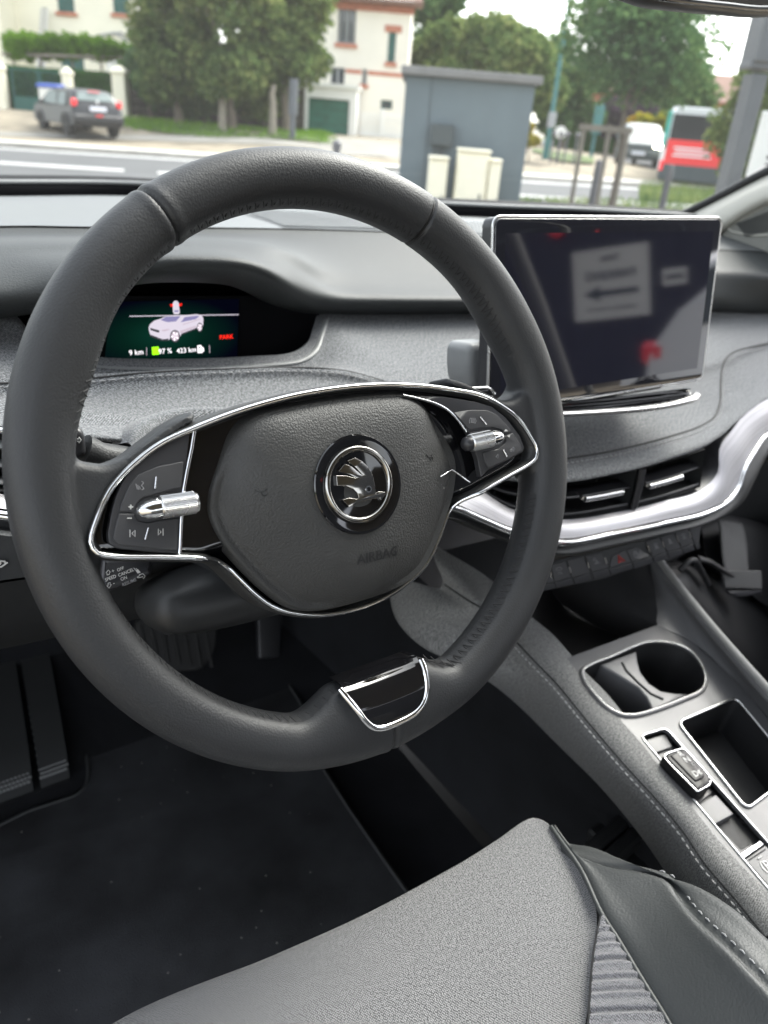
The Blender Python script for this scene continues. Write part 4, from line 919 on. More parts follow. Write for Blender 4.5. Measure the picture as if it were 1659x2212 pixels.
# ======================= CENTRE CONSOLE ====================================================
con = thing('centre_console', 'dark centre console trimmed with grey stitched fabric beside the driver seat', 'centre console', Wd(.6, .3, -.7))
_s = .135
CFn = Vector((0, -_s, 1)).normalized(); 
CF = Frame(Wd(.6, .43, -.5), (1, 0, 0), (0, 1, _s))
def cf(x, y, h=0): return CF.px(x, y, h)
def cw(x, y, h=0): a, b = CF.px(x, y, h); return CF.w(a, b, h)
# left upper edge and lower edge of the fabric side
eT = [(1040, 1240), (1095, 1290), (1140, 1336), (1183, 1371), (1219, 1411), (1256, 1454), (1299, 1497), (1341, 1549), (1384, 1598), (1427, 1653), (1482, 1723), (1549, 1805), (1610, 1873), (1656, 1920), (1760, 2040)]
topE = [cw(x, y, .0) for x, y in eT[2:]]; topE = [PY(930, 1180, .58), PY(1040, 1245, .545)]+topE
# interior edge bends down to the console surface
topI = [p+Vector((.012, 0, -.003)) for p in topE]
sm = [PY(952, 1262, .55), PY(1035, 1313, .50)]+[cw(x, y, -.016)-Vector((.008, 0, 0)) for x, y in ((1090, 1365), (1152, 1431), (1198, 1478), (1274, 1570), (1348, 1656), (1415, 1729), (1473, 1799), (1519, 1867), (1590, 1950), (1650, 2026))]
md = []
TE = cr(topE, 80); SM = cr(sm, 80)
lo = [PY(835, 1248, .60), PY(850, 1335, .57), PY(905, 1395, .54), PY(1000, 1440, .50), PZ(1110, 1515, -.60), PZ(1205, 1608, -.60), PZ(1305, 1708, -.60), PZ(1395, 1820, -.60), PZ(1440, 1887, -.60), PZ(1540, 2030, -.60)]
LO = cr(lo, 80)
side = loft('fabric_side', [[p+Vector((.010, 0, -.002)) for p in TE], TE, [p.lerp(q, .45)+Vector((-.004, 0, .006)) for p, q in zip(TE, SM)], [q+Vector((.0015, 0, .004)) for q in SM], [q+Vector((0, 0, .0)) for q in SM], [q+Vector((.0, 0, -.005)) for q in SM], [p.lerp(q, .5)+Vector((-.006, 0, .004)) for p, q in zip(SM, LO)], LO, [p+Vector((.03, 0, -.01)) for p in LO]], 200, 60, M['fabL'], con)
SMp = [(1040, 1320), (1090, 1368), (1152, 1433), (1198, 1480), (1274, 1572), (1348, 1658), (1415, 1731), (1473, 1801), (1519, 1869), (1590, 1952), (1650, 2028)]
_m = side.modifiers.new('sm', 'SMOOTH'); _m.factor = .5; _m.iterations = 20
stitches('side_stitching', snap(side, [(x-4, y+3) for x, y in SMp]), M['stitch2'], con, step=.0066, L_=.0046, r=.0006, lift=.0008, nrm=Vector((-.8, 0, .5)))
tube('side_seam', snap(side, [(960, 1262), (1000, 1290)]+[(x+4, y-3) for x, y in SMp], 0), .0009, M['thread'], con, 6)
# top surface with cut-outs -> built as a polygon with holes
right = [(1395, 1180), (1420, 1225), (1480, 1300), (1560, 1390), (1659, 1500), (1800, 1660)]
def ring(c, h=0): return [cf(*p, h) for p in c]
cupc = [(1256, 1450), (1275, 1436), (1320, 1418), (1370, 1396), (1400, 1387), (1440, 1388), (1480, 1400), (1508, 1425), (1523, 1455), (1524, 1480), (1512, 1497), (1480, 1512), (1420, 1535), (1370, 1548), (1340, 1546), (1310, 1530), (1285, 1505), (1262, 1475)]
cup = [tuple(p) for p in cpoly(ring(cupc), 72)]
cup = cup[::-1] if area(cup) < 0 else cup
tray = round_poly(ring([(1463, 1562), (1588, 1508), (1720, 1668), (1612, 1750)]), .009, 6)
slot = round_poly(ring([(1383, 1590), (1438, 1573), (1752, 1925), (1700, 1970)]), .006, 4)
outer = [cf(1215, 1425), cf(1330, 1383), cf(1420, 1350)]+[cf(*p) for p in ((1500, 1390), (1565, 1447), (1630, 1515), (1720, 1628), (1815, 1745))]+[cf(1790, 2090)]+[tuple(CF.px(*e)) for e in [(1660, 1935), (1615, 1885), (1552, 1815), (1486, 1733), (1430, 1662), (1388, 1608), (1345, 1560), (1302, 1508), (1260, 1466), (1222, 1425)]]
def holes_plate(name, fr, outer, holes, h, mat, par, depth=.004):
    polys = [outer]+holes
    pl = [[Vector((p[0], p[1], 0)) for p in q] for q in polys]
    tr = tessellate_polygon(pl); flat = [p for q in polys for p in q]
    V = [fr.w(p[0], p[1], h) for p in flat]; F = [tuple(t) for t in tr]
    b = len(V); V += [fr.w(p[0], p[1], h-depth) for p in flat]; k = 0
    for q in polys:
        n = len(q)
        for i in range(n): F.append((k+i, k+(i+1) % n, b+k+(i+1) % n, b+k+i))
        k += n
    m = MB(); m.add(V, F); return m.build(name, mat, par, autos=30)
holes_plate('console_top', CF, outer, [cup, tray, slot], 0, M['console'], con)
# right slope and its padded rail
R0 = [CF.w(*p, 0) for p in outer[2:8]]
R1 = [PZ(1400, 1195, -.468), PZ(1450, 1262, -.472), PZ(1520, 1350, -.478), PZ(1590, 1432, -.484), PZ(1659, 1510, -.490), PZ(1800, 1670, -.505)]
R1 = cr(R1, 30); R0 = cr(R0, 30)
loft('console_slope', [R0, [p.lerp(q, .3)+Vector((.002, 0, -.003)) for p, q in zip(R0, R1)], [p.lerp(q, .65)+Vector((.003, 0, -.003)) for p, q in zip(R0, R1)], R1, [p+Vector((.012, 0, .001)) for p in R1], [p+Vector((.03, 0, -.18)) for p in R1]], 50, 30, M['console'], con)
tube('console_rail', [p+Vector((.006, 0, .0035)) for p in R1], .0042, M['fabL'], con, 12)
# open storage in front
C0 = [CF.w(*p, 0) for p in outer[:3]]
stg = MB(); 
loft('storage_recess', [C0, [p+Vector((0, .012, -.03)) for p in C0], [p+Vector((0, .15, -.055)) for p in C0], [p+Vector((0, .22, .02)) for p in C0]], 20, 16, M['black'], con)
loft('storage_side', [[R1[0]+Vector((0, 0, .0)), R1[0]+Vector((-.01, .15, .06))], [C0[-1], C0[-1]+Vector((0, .16, -.03))], [C0[-1]+Vector((0, 0, -.05)), C0[-1]+Vector((0, .2, -.06))]], 6, 6, M['black'], con)
# cup holder
ch_ = thing
def well(name, fr, poly, depth, mat, par, taper=.9):
    n = len(poly); c = np.mean(np.array([p[:2] for p in poly]), axis=0)
    V = [fr.w(p[0], p[1], 0) for p in poly]+[fr.w(c[0]+(p[0]-c[0])*taper, c[1]+(p[1]-c[1])*taper, -depth) for p in poly]+[fr.w(c[0], c[1], -depth)]
    F = [(i, (i+1) % n, n+(i+1) % n, n+i) for i in range(n)]+[(n+i, n+(i+1) % n, 2*n) for i in range(n)]
    return mesh(name, V, F, mat, par, autos=40)
ctr = [sum(p[i] for p in cup)/len(cup) for i in (0, 1)]
cw_ = well('cup_holder', CF, inset(cup, .001), .085, M['black'], con)
tube('cup_holder_rim', [CF.w(p[0], p[1], .0006) for p in cup], .0026, M['console'], cw_, 10, closed=True, upv=CF.n, flat=.8)
tube('cup_holder_edge', [CF.w(p[0], p[1], .0022) for p in inset(cup, .0015)], .0005, M['satinchrome'], cw_, 8, closed=True, upv=CF.n)
def z5(x, y): return (1152+x*.30556, 1371.5+y*.30556)
dv = [(475, 205), (730, 112), (738, 180), (760, 260), (820, 340), (900, 392), (1000, 410), (1085, 412), (1095, 428), (845, 535), (828, 500), (800, 440), (740, 370), (660, 320), (560, 260), (490, 222)]
slab('cup_divider', CF, [CF.px(*z5(*p), -.004) for p in dv], -.050, -.004, M['console'], cw_, .0025)
slab('cup_grip_flap', CF, [CF.px(*z5(*p), -.03) for p in ((655, 430), (690, 375), (780, 430), (800, 500), (760, 510))], -.05, -.03, M['hard'], cw_, .003)
m = MB(); m.tube([CF.w(*CF.px(*z5(*p), -.0035), -.0035) for p in ((628, 195), (660, 255), (740, 335), (830, 415), (920, 455))], .0013, 6); m.build('cup_divider_slot', M['black'], cw_)
# phone tray
tr_ = well('phone_tray', CF, inset(tray, .001) if area(tray) > 0 else inset(tray, .001), .045, M['black'], con, .97)
tube('tray_frame', [CF.w(p[0], p[1], .0012) for p in tray], .0014, M['satinchrome'], tr_, 10, closed=True, upv=CF.n)
# selector slot
sl_ = slab('selector_base', CF, slot, -.014, -.008, M['satin'], con, 0)
tube('slot_frame', [CF.w(p[0], p[1], .0004) for p in slot], .0010, M['satinchrome'], sl_, 8, closed=True, upv=CF.n)
def q5(pts, name, h0, h1, mat, par=sl_, bev=.0006, rnd=.001): return slab(name, CF, [CF.px(*z5(*p), h1) for p in pts], h0, h1, mat, par, bev, rnd=rnd)
q5([(760, 755), (930, 700), (980, 790), (850, 838)], 'slot_step', -.012, -.004, M['console']); q5([(855, 845), (985, 795), (1010, 840), (900, 890)], 'slot_step', -.012, -.007, M['satin'])
q5([(1170, 1205), (1290, 1130), (1415, 1265), (1285, 1335)], 'slot_cover', -.012, -.0008, M['console']); q5([(1130, 1160), (1235, 1085), (1270, 1110), (1165, 1195)], 'slot_step', -.012, -.005, M['satin'])
q5([(1300, 1345), (1420, 1275), (1600, 1440), (1470, 1525)], 'slot_well', -.013, -.0078, M['black'])
q5([(1462, 1545), (1600, 1450), (1632, 1480), (1490, 1580)], 'parking_brake_edge', -.010, .0008, M['chrome'], bev=.001)
pbk = q5([(1498, 1588), (1640, 1488), (1830, 1690), (1690, 1800)], 'parking_brake_switch', -.010, -.0005, M['console'])
m = MB(); m.tube([CF.w(*CF.px(*z5(*p), 0), 0) for p in ((1525, 1590), (1640, 1515))], .0005, 5); m.build('switch_groove', M['black'], pbk)
a, b = CF.px(*z5(1655, 1632), 0); text('brake_symbol', '(P)', .012, M['mark'], CF, a, b, .0002, pbk, rot=-.2)
m = MB(); m.tube([CF.w(*CF.px(*z5(*p), 0), .0003) for p in ((1588, 1585), (1612, 1568))], .0006, 5); m.build('brake_lamp_mark', M['mark'], pbk)
# gear selector rocker
gs = thing('gear_selector', 'chrome and black gear selector rocker lettered R N D B on the centre console', 'gear selector', cw(1485, 1665, 0))
GFr = Frame(CF.o, CF.u, CF.v)
gp = [(915, 850), (940, 825), (1050, 788), (1085, 800), (1150, 870), (1255, 985), (1268, 1040), (1250, 1065), (1165, 1112), (1135, 1080), (960, 905)]
def g5(pts, h): return [CF.px(*z5(*p), h) for p in pts]
slab('selector_body', CF, g5(gp, .012), -.006, .012, M['dkgloss'], gs, .004, rnd=.004)
tube('selector_edge', [CF.w(*p, .0105) for p in round_poly(inset(g5(gp, .012), .0012), .004)], .0008, M['chrome'], gs, 8, closed=True, upv=CF.n)
top = slab('selector_top', CF, g5([(960, 852), (1050, 815), (1080, 830), (1212, 990), (1200, 1015), (1150, 1040), (1125, 1020), (1000, 890)], .0125), .011, .0132, M['dkgloss'], gs, .0015, rnd=.003)
slab('selector_nose', CF, g5([(1150, 1045), (1258, 995), (1266, 1040), (1250, 1062), (1172, 1100)], .0115), .0, .0118, M['piano'], gs, .003, rnd=.003)
for s, x, y, z_ in (('R', 1043, 842, .0085), ('N', 1088, 882, .0085), ('D', 1148, 982, .0085), ('B', 1178, 972, .0062)):
    a, b = CF.px(*z5(x, y), .0134); text('selector_letter', s, z_, M['mark'], CF, a, b, .0134, top, rot=math.radians(-8))
m = MB(); m.tube([CF.w(*CF.px(*z5(*p), .0134), .0134) for p in ((1130, 920), (1118, 905), (1134, 900), (1142, 915), (1130, 920))], .0002, 4); m.tube([CF.w(*CF.px(*z5(*p), .0134), .0134) for p in ((1162, 998), (1172, 950))], .0002, 4); m.build('selector_marks', M['mark'], top)

# ======================= SEAT ==============================================================
seat = thing('driver_seat', 'grey woven driver seat cushion with black leather side bolster', 'car seat', Wd(.22, -.05, -.75))
Fe = cZ(Wd(-.10, .262, -.515), Wd(-.04, .285, -.508), (240, 2212, -.503), (600, 2060, -.50), (800, 1970, -.50), (1000, 1860, -.50), (1080, 1810, -.50), (1130, 1775, -.50), (1150, 1766, -.5), (1172, 1770, -.498), (1190, 1787, -.497))
S1 = cZ((1190, 1787, -.497), (1210, 1816, -.495), (1255, 1881, -.492), (1300, 1976, -.490), (1335, 2031, -.489), (1380, 2106, -.488), (1445, 2212, -.487), (1560, 2420, -.486))
S2 = list(S1[:3])+cZ((1298, 1980, -.490), (1282, 2071, -.492), (1272, 2212, -.494), (1262, 2420, -.495))
# woven centre: rows from the front edge backwards, u across
nF = 60; fe = cr(Fe, nF)
rows = []
def xr(y):                     # right border of the flat weave as function of Y
    A = cr(S2, 120); return float(np.interp(-y, [-p.y for p in A], [p.x for p in A]))
ys = [.0, .006, .018, .04, .07, .11, .16, .22, .30, .40]
rows.append([p+Vector((0, -.002, -.10)) for p in fe]); rows.append([p+Vector((0, .006, -.03)) for p in fe]); rows.append([p+Vector((0, .003, -.008)) for p in fe])
for d in ys:
    r = []
    for i, p in enumerate(fe):
        q = p+Vector((0, -d, 0)); t = i/(nF-1)
        xm = xr(q.y) if q.y < S2[0].y else None
        x_ = q.x
        if xm is not None: x0_ = fe[0].x; x_ = x0_+(q.x-x0_)*(xm-x0_)/(fe[-1].x-x0_)
        zc = -.003*math.sin(math.pi*min(1, max(0, (x_+.0)/.40)))*min(1, d/.1)+ (.0035*min(1, d/.03))
        r.append(Vector((x_, q.y, q.z+zc-d*.02)))
    rows.append(r)
loft('seat_centre', rows, 120, 90, M['seat'], seat)
# ribbed insert between the two seams
A = cr(S2[3:], 50); B = cr(S1[3:], 50)
rows = []
for k in range(41):
    t = k/40; rows.append([p.lerp(q, t)+Vector((0, 0, .0022*abs(math.sin(math.pi*i/2.6))+.001*math.sin(math.pi*t))) for i, (p, q) in enumerate(zip(A, B))])
loft('seat_ribbed_insert', rows, 260, 41, M['rib'], seat)
tube('seat_piping', cr([p+Vector((0, 0, .0)) for p in S2[3:]], 40), .0012, M['thread'], seat, 6)
tube('seat_piping', cr([p+Vector((0, 0, .0005)) for p in S1], 60), .0019, M['seatL'], seat, 8)
# leather bolster
O1 = cZ((1205, 1808, -.503), (1225, 1821, -.500), (1280, 1831, -.492), (1330, 1851, -.485), (1430, 1891, -.472), (1505, 1916, -.463), (1580, 1961, -.455), (1659, 2031, -.448), (1800, 2160, -.44))
K1_ = cZ((1216, 1838, -.499), (1255, 1866, -.494), (1320, 1876, -.487), (1390, 1885, -.479), (1445, 1904, -.473), (1470, 1941, -.469), (1505, 1986, -.462), (1580, 2056, -.452), (1659, 2136, -.446), (1760, 2240, -.44))
s1 = cr(S1, 60); k1 = cr(K1_, 60); o1 = cr(O1, 60)
midS = [p.lerp(q, .33)+Vector((0, 0, .002)) for p, q in zip(s1, k1)]; mid2 = [p.lerp(q, .7)+Vector((0, 0, .003)) for p, q in zip(s1, k1)]
loft('seat_bolster', [[p+Vector((0, 0, -.001)) for p in s1], [p+Vector((.003, 0, .003)) for p in s1], midS, mid2, [p+Vector((-.003, 0, .0022)) for p in k1], [p+Vector((.0, 0, -.0014)) for p in k1], [p+Vector((.004, 0, .002)) for p in k1], [p.lerp(q, .6)+Vector((0, 0, .001)) for p, q in zip(k1, o1)], o1, [p+Vector((.010, .004, -.02)) for p in o1], [p+Vector((.010, .008, -.12)) for p in o1]], 120, 60, M['seatL'], seat)
stitches('bolster_stitching', [p+Vector((.0045, .0, .002)) for p in k1[20:]], M['stitch'], seat, step=.0072, L_=.0042, r=.0006, lift=.0006, nrm=Vector((0, 0, 1)))
m = MB(); m.box(Wd(.15, .0, -.60), (.40, .40, .10), bev=.03); o = m.build('seat_base', M['black'], seat)
m = MB()
for x, y in ((1310, 1812), (1340, 1838)):
    p = PZ(x, y, -.66); m.box(p, (.10, .016, .02), Matrix.Rotation(math.radians(8), 4, 'Z'), bev=.003)
m.box(PZ(1380, 1850, -.69), (.06, .10, .02), bev=.003)
m.build('seat_rail', M['hard'], seat)

# ======================= FLOOR =============================================================
flo = thing('cabin_carpet', 'black carpet lining the driver footwell', 'carpet', Wd(.2, .6, -.85))
loft('carpet_floor', [[Wd(-.45, -1.2, -.85), Wd(.56, -1.2, -.85)], [Wd(-.45, .8, -.85), Wd(.56, .8, -.85)], [Wd(-.45, 1.1, -.80), Wd(.56, 1.1, -.80)]], 20, 20, M['carpet'], flo)
loft('carpet_tunnel', [[Wd(.56, -1.2, -.56), Wd(.57, .6, -.56), Wd(.50, 1.1, -.45)], [Wd(.565, -1.2, -.85), Wd(.565, .8, -.85), Wd(.50, 1.1, -.80)]], 20, 8, M['carpet'], flo)
loft('carpet_passenger', [[Wd(.66, -1.2, -.85), Wd(1.35, -1.2, -.85)], [Wd(.66, .9, -.85), Wd(1.35, .9, -.85)]], 6, 6, M['carpet'], flo)
fm = thing('floor_mat', 'dusty black textile floor mat in the driver footwell', 'floor mat', PZ(300, 1800, -.84))
MF = Frame(Wd(.2, .6, -.84), (1, 0, 0), (0, 1, 0))
mp = [MF.px(*p) for p in ((-420, 1980), (0, 1782), (60, 1752), (165, 1718), (188, 1695), (192, 1660), (175, 1570), (205, 1548), (330, 1500), (480, 1450), (600, 1440), (650, 1520), (695, 1656), (750, 1741), (829, 1856), (960, 2040), (1100, 2300), (500, 3300))]
slab('mat_surface', MF, mp, -.006, 0, M['mat'], fm, .002, rnd=.012)
rr2 = round_poly(mp, .012); tube('mat_binding', [MF.w(p[0], p[1], -.0015) for p in rr2], .0032, M['padrub'], fm, 8, closed=True)
ft = thing('footrest', 'textured rubber footrest with two raised strips at the left of the footwell', 'footrest', PZ(60, 1740, -.84))
def fr_(x, y, t): return PY(x, y, 1.0+.18*t)
bt0 = cZ((-260, 1830, -.838), (-60, 1765, -.838), (0, 1742, -.838), (80, 1712, -.838), (150, 1688, -.838))
tp0_ = [PY(x, y, 1.16) for x, y in ((-260, 1460), (-60, 1412), (0, 1400), (50, 1392), (105, 1380))]
base = [p.lerp(q, t) for t in (0,) for p, q in zip(bt0, tp0_)]
loft('footrest_base', [bt0, [p.lerp(q, .5) for p, q in zip(bt0, tp0_)], tp0_], 20, 10, M['hard'], ft)
def pad_(name, xb0, xb1, xt0, xt1):
    f = lambda x, y, t: None
    n_ = Vector((0, -.75, .65))
    b0 = PZ(xb0[0], xb0[1], -.832); b1 = PZ(xb1[0], xb1[1], -.832); t0 = PY(xt0[0], xt0[1], 1.145); t1 = PY(xt1[0], xt1[1], 1.145)
    V = []; F = []; nx, ny = 9, 22
    loft(name, [[b0+n_*.004, b1+n_*.004], [b0+n_*.012+(t0-b0)*.03, b1+n_*.012+(t1-b1)*.03], [t0+n_*.012, t1+n_*.012]], 8, 8, M['padrub'], ft)
    mm = MB()
    for i in range(nx):
        for j in range(ny):
            u = (i+.5+(j % 2)*.5)/(nx+.5); v = .05+(j+.5)/ny*.5
            p = b0.lerp(b1, u).lerp(t0.lerp(t1, u), v)+n_*.0125
            mm.lathe(p, n_, [(-.001, .0026), (.0012, .0018)], 6)
    mm.build('footrest_studs', M['grey'], ft)
pad_('footrest_strip', (88, 1703), (150, 1680), (38, 1395), (100, 1380)); pad_('footrest_strip', (-10, 1738), (72, 1708), (-50, 1415), (28, 1397))
bpd = thing('brake_pedal', 'ribbed black brake pedal low behind the wheel', 'pedal', PY(390, 1385, .95))
BPf = Frame(PY(390, 1385, .92), (1, 0, .06), (0, .55, .83))
slab('pedal_pad', BPf, [BPf.px(*p) for p in ((285, 1335), (330, 1320), (450, 1330), (472, 1345), (470, 1410), (440, 1448), (380, 1450), (330, 1440), (300, 1400))], -.012, 0, M['rubber'], bpd, .005, rnd=.012)
m = MB()
for k in range(7):
    a = BPf.px(300+k*24, 1350+k*3); b = BPf.px(318+k*24, 1425+k*3)
    m.tube([BPf.w(*a, .0005), BPf.w(*b, .0005)], .0028, 6)
m.build('pedal_ribs', M['rubber'], bpd)
tube('pedal_arm', [BPf.w(0, .02, -.01), BPf.w(.0, .12, -.03), BPf.w(.0, .30, -.02)], .009, M['hard'], bpd, 8)
apd = thing('accelerator_pedal', 'narrow black accelerator pedal in the dark right of the brake pedal', 'pedal', PY(585, 1370, .98))
APf = Frame(PY(585, 1370, .96), (1, 0, 0), (0, .5, .86))
slab('pedal_pad', APf, [APf.px(*p) for p in ((555, 1290), (612, 1290), (605, 1420), (560, 1425))], -.01, 0, M['satin'], apd, .004, rnd=.006)
tube('pedal_arm', [APf.w(0, .05, -.01), APf.w(.0, .2, -.03)], .008, M['hard'], apd, 8)

# ======================= CAR BODY ==========================================================
car = thing('car_cabin', 'windscreen, pale pillars and roof lining enclosing the cabin', 'car body', Wd(.6, 0, -1.0))
wb = [p+Vector((0, .05, .012)) for p in A_]
wt = [Wd(-.36, .02, .40), Wd(-.1, .12, .43), Wd(.3, .20, .455), Wd(.6, .22, .46), Wd(.9, .20, .455), Wd(1.15, .10, .42), Wd(1.22, .02, .40)]
wb_ = cr([Wd(-.52, .90, -.12)]+wb[1:-1]+[PX(1475, 472, 1.27)], 40); wt_ = cr(wt, 40)
loft('windscreen', [wb_, [p.lerp(q, .5)+Vector((0, .03, .045)) for p, q in zip(wb_, wt_)], wt_], 40, 20, M['pane'], car, flip=True)
# right pillar
pg = [PX(1400, 498, 1.262), PX(1480, 462, 1.262), PX(1560, 422, 1.262), PX(1659, 370, 1.262), Wd(1.262, .55, .10), Wd(1.24, .30, .28), Wd(1.22, .02, .40)]
pb = [p+Vector((-.006, -.006, -.010)) for p in pg]
def offp(L_, dx, dy, dz): return [p+Vector((dx, dy, dz)) for p in L_]
tube('windscreen_seal', cr(pg, 40), .008, M['black'], car, 8)
p1 = [PX(1400, 515, 1.255), PX(1480, 476, 1.25), PX(1560, 435, 1.25), PX(1659, 386, 1.25), Wd(1.25, .52, .09), Wd(1.23, .27, .26), Wd(1.2, -.02, .38)]
p2 = [PX(1440, 540, 1.225), PX(1500, 520, 1.22), PX(1565, 480, 1.22), PX(1659, 428, 1.22), Wd(1.22, .46, .03), Wd(1.20, .22, .21), Wd(1.17, -.06, .35)]
p3 = [PX(1450, 560, 1.26), PX(1510, 545, 1.255), PX(1565, 505, 1.25), PX(1659, 450, 1.25), Wd(1.25, .42, -.01), Wd(1.23, .18, .17), Wd(1.2, -.1, .33)]
loft('windscreen_pillar', [[p+Vector((.01, .01, 0)) for p in cr(pg, 30)], p1, [p.lerp(q, .5)+Vector((-.006, 0, .004)) for p, q in zip(p1, p2)], p2, [p+Vector((.008, -.002, -.006)) for p in p2], p3], 60, 30, M['trim'], car)
lp = [Wd(-.50, .90, -.12), Wd(-.44, .5, .14), Wd(-.36, .02, .40)]
tube('windscreen_pillar', cr(lp, 20), .045, M['trim'], car, 12)
# passenger door
pd = MB()
door = loft('kick_panel', [[Wd(1.27, .88, -.13), Wd(1.27, .62, -.16)], [Wd(1.24, .86, -.16), Wd(1.24, .60, -.18)], [Wd(1.27, .86, -.30), Wd(1.26, .58, -.30)], [Wd(1.27, .84, -.60), Wd(1.26, .56, -.60)], [Wd(1.26, .82, -.86), Wd(1.25, .54, -.86)]], 20, 40, M['trim2'], car)
loft('added_dark_panel', [[Wd(1.25, .9, -.40), Wd(1.25, -1.2, -.40)], [Wd(1.23, .9, -.42), Wd(1.23, -1.2, -.42)], [Wd(1.26, .9, -.86), Wd(1.26, -1.2, -.86)]], 10, 10, M['black'], car)  # added dark sheet across the open doorway to darken the passenger side
loft('door_sill', [[Wd(1.24, .9, -.84), Wd(1.24, -1.2, -.84)], [Wd(1.30, .9, -.76), Wd(1.30, -1.2, -.76)], [Wd(1.40, .9, -.82), Wd(1.40, -1.2, -.82)], [Wd(1.40, .9, -1.05), Wd(1.40, -1.2, -1.05)]], 10, 10, M['hard'], car)
SPF = Frame(PX(1620, 520, 1.235), (0, -1, 0.05), (0, .05, 1))
q1 = [SPF.px(*p) for p in ((1545, 552), (1556, 500), (1600, 474), (1700, 405), (1760, 420), (1760, 560), (1700, 585), (1630, 575))]
slab('mirror_triangle', SPF, q1, -.03, 0, M['trim2'], door, .006, rnd=.02)
q2 = [SPF.px(*p) for p in ((1566, 484), (1600, 476), (1700, 420), (1760, 430), (1760, 490), (1659, 508), (1620, 508), (1580, 500))]
spk = slab('speaker_grille', SPF, q2, 0, .002, M['trim2'], door, .001, rnd=.008)
m = MB()
for k in range(13):
    y0 = 482+k*2.2
    m.tube([SPF.w(*SPF.px(1592+k*1.5, y0+2, .002), .0024), SPF.w(*SPF.px(1659, y0-24+k*1.2, .002), .0024), SPF.w(*SPF.px(1755, y0-60+k*2.4, .002), .0024)], .0009, 4)
m.build('speaker_ribs', M['hard'], door)
tube('speaker_surround', [SPF.w(*p, .0015) for p in round_poly(q2, .008)], .0015, M['trim'], door, 6, closed=True)
tube('door_pillar', [Wd(1.27, -.20, -.85), Wd(1.27, -.21, -.32), Wd(1.25, -.28, -.1), Wd(1.2, -.46, .40)], .018, M['trim2'], car, 10)
# dash end cap strip with clips where pad meets door
m = MB(); 
for k in range(5): m.box(PX(1628+k*9, 582+k*3, 1.24), (.02, .006, .008), bev=.002)
m.build('pad_clips', M['hard'], door)
tube('door_seal', [PX(1535, 558, 1.24), PX(1590, 572, 1.23), PX(1659, 592, 1.22), PX(1760, 622, 1.2)], .006, M['hard'], door, 8)
# roof and rear
loft('roof_lining', [wt, [Wd(-.36, -.5, .44), Wd(.6, -.4, .50), Wd(1.2, -.5, .44)], [Wd(-.36, -2.2, .36), Wd(.6, -2.2, .42), Wd(1.2, -2.2, .36)]], 20, 10, M['head'], car)
m = MB(); m.box(Wd(.6, -2.3, -.5), (1.9, .1, .9), bev=.02); m.build('rear_seat_back', M['seatL'], car)
loft('side_sill', [[Wd(-.46, 1.1, -.80), Wd(-.46, -1.2, -.80)], [Wd(-.52, 1.1, -.74), Wd(-.52, -1.2, -.74)], [Wd(-.62, 1.1, -.80), Wd(-.62, -1.2, -.80)], [Wd(-.62, 1.1, -1.05), Wd(-.62, -1.2, -1.05)]], 10, 10, M['hard'], car)
loft('side_panel', [[Wd(-.5, .95, -.13), Wd(-.5, .62, -.2)], [Wd(-.5, 1.2, -.84), Wd(-.48, .75, -.84)]], 6, 6, M['hard'], car)
loft('underfloor', [[Wd(-.6, -2.3, -1.0), Wd(1.4, -2.3, -1.0)], [Wd(-.6, 1.4, -1.0), Wd(1.4, 1.4, -1.0)]], 4, 4, M['black'], car)
loft('bonnet', [[Wd(-.5, 1.0, -.17), Wd(.6, 1.32, -.15), Wd(1.35, 1.0, -.17)], [Wd(-.35, 1.9, -.36), Wd(.5, 2.0, -.34), Wd(1.3, 1.9, -.36)]], 10, 8, M['satin'], car)
for n_, sgn in (('x', 0),): pass
mir = thing('rear_view_mirror', 'black rear view mirror hanging at the top of the windscreen', 'mirror', Wd(.62, .50, .13))
mb1 = [PY(1340, -22, .45), PY(1400, 1, .45), PY(1480, 12, .45), PY(1560, 20, .455), PY(1640, 27, .46), PY(1720, 22, .46)]
loft('mirror_housing', [[p+Vector((0, .03, .07)) for p in cr(mb1, 30)], [p+Vector((0, .0, .07)) for p in cr(mb1, 30)], cr(mb1, 30), [p+Vector((0, .012, -.003)) for p in cr(mb1, 30)], [p+Vector((0, .03, .012)) for p in cr(mb1, 30)], [p+Vector((0, .03, .07)) for p in cr(mb1, 30)]], 40, 24, M['satin'], mir)
tube('mirror_edge', cr([p+Vector((0, -.001, .003)) for p in mb1], 30), .0025, M['piano'], mir, 8)
tube('mirror_arm', [Wd(.62, .49, .15), Wd(.62, .52, .20), Wd(.62, .50, .30)], .012, M['hard'], mir, 8)
# ======================= BAG ===============================================================
bag = thing('black_bag', 'black cloth bag with webbing strap and buckle lying on the passenger side', 'bag', PZ(1600, 1450, -.75))
b0 = cP((1395, 1208, .52), (1440, 1210, .53), (1480, 1215, .535), (1520, 1228, .54), (1580, 1262, .55), (1659, 1320, .56), (1800, 1440, .56))
b1 = cP((1400, 1240, .49), (1445, 1232, .485), (1478, 1228, .48), (1515, 1265, .48), (1570, 1310, .485), (1659, 1372, .49), (1800, 1480, .49))
b2 = cP((1420, 1310, .46), (1460, 1300, .455), (1500, 1330, .45), (1560, 1380, .45), (1610, 1430, .45), (1680, 1490, .45), (1800, 1590, .45))
b3 = [p+Vector((.0, .03, -.12)) for p in b2]
loft('bag_body', [[p+Vector((0, .10, -.03)) for p in b0], b0, b1, b2, b3], 60, 30, M['bag'], bag)
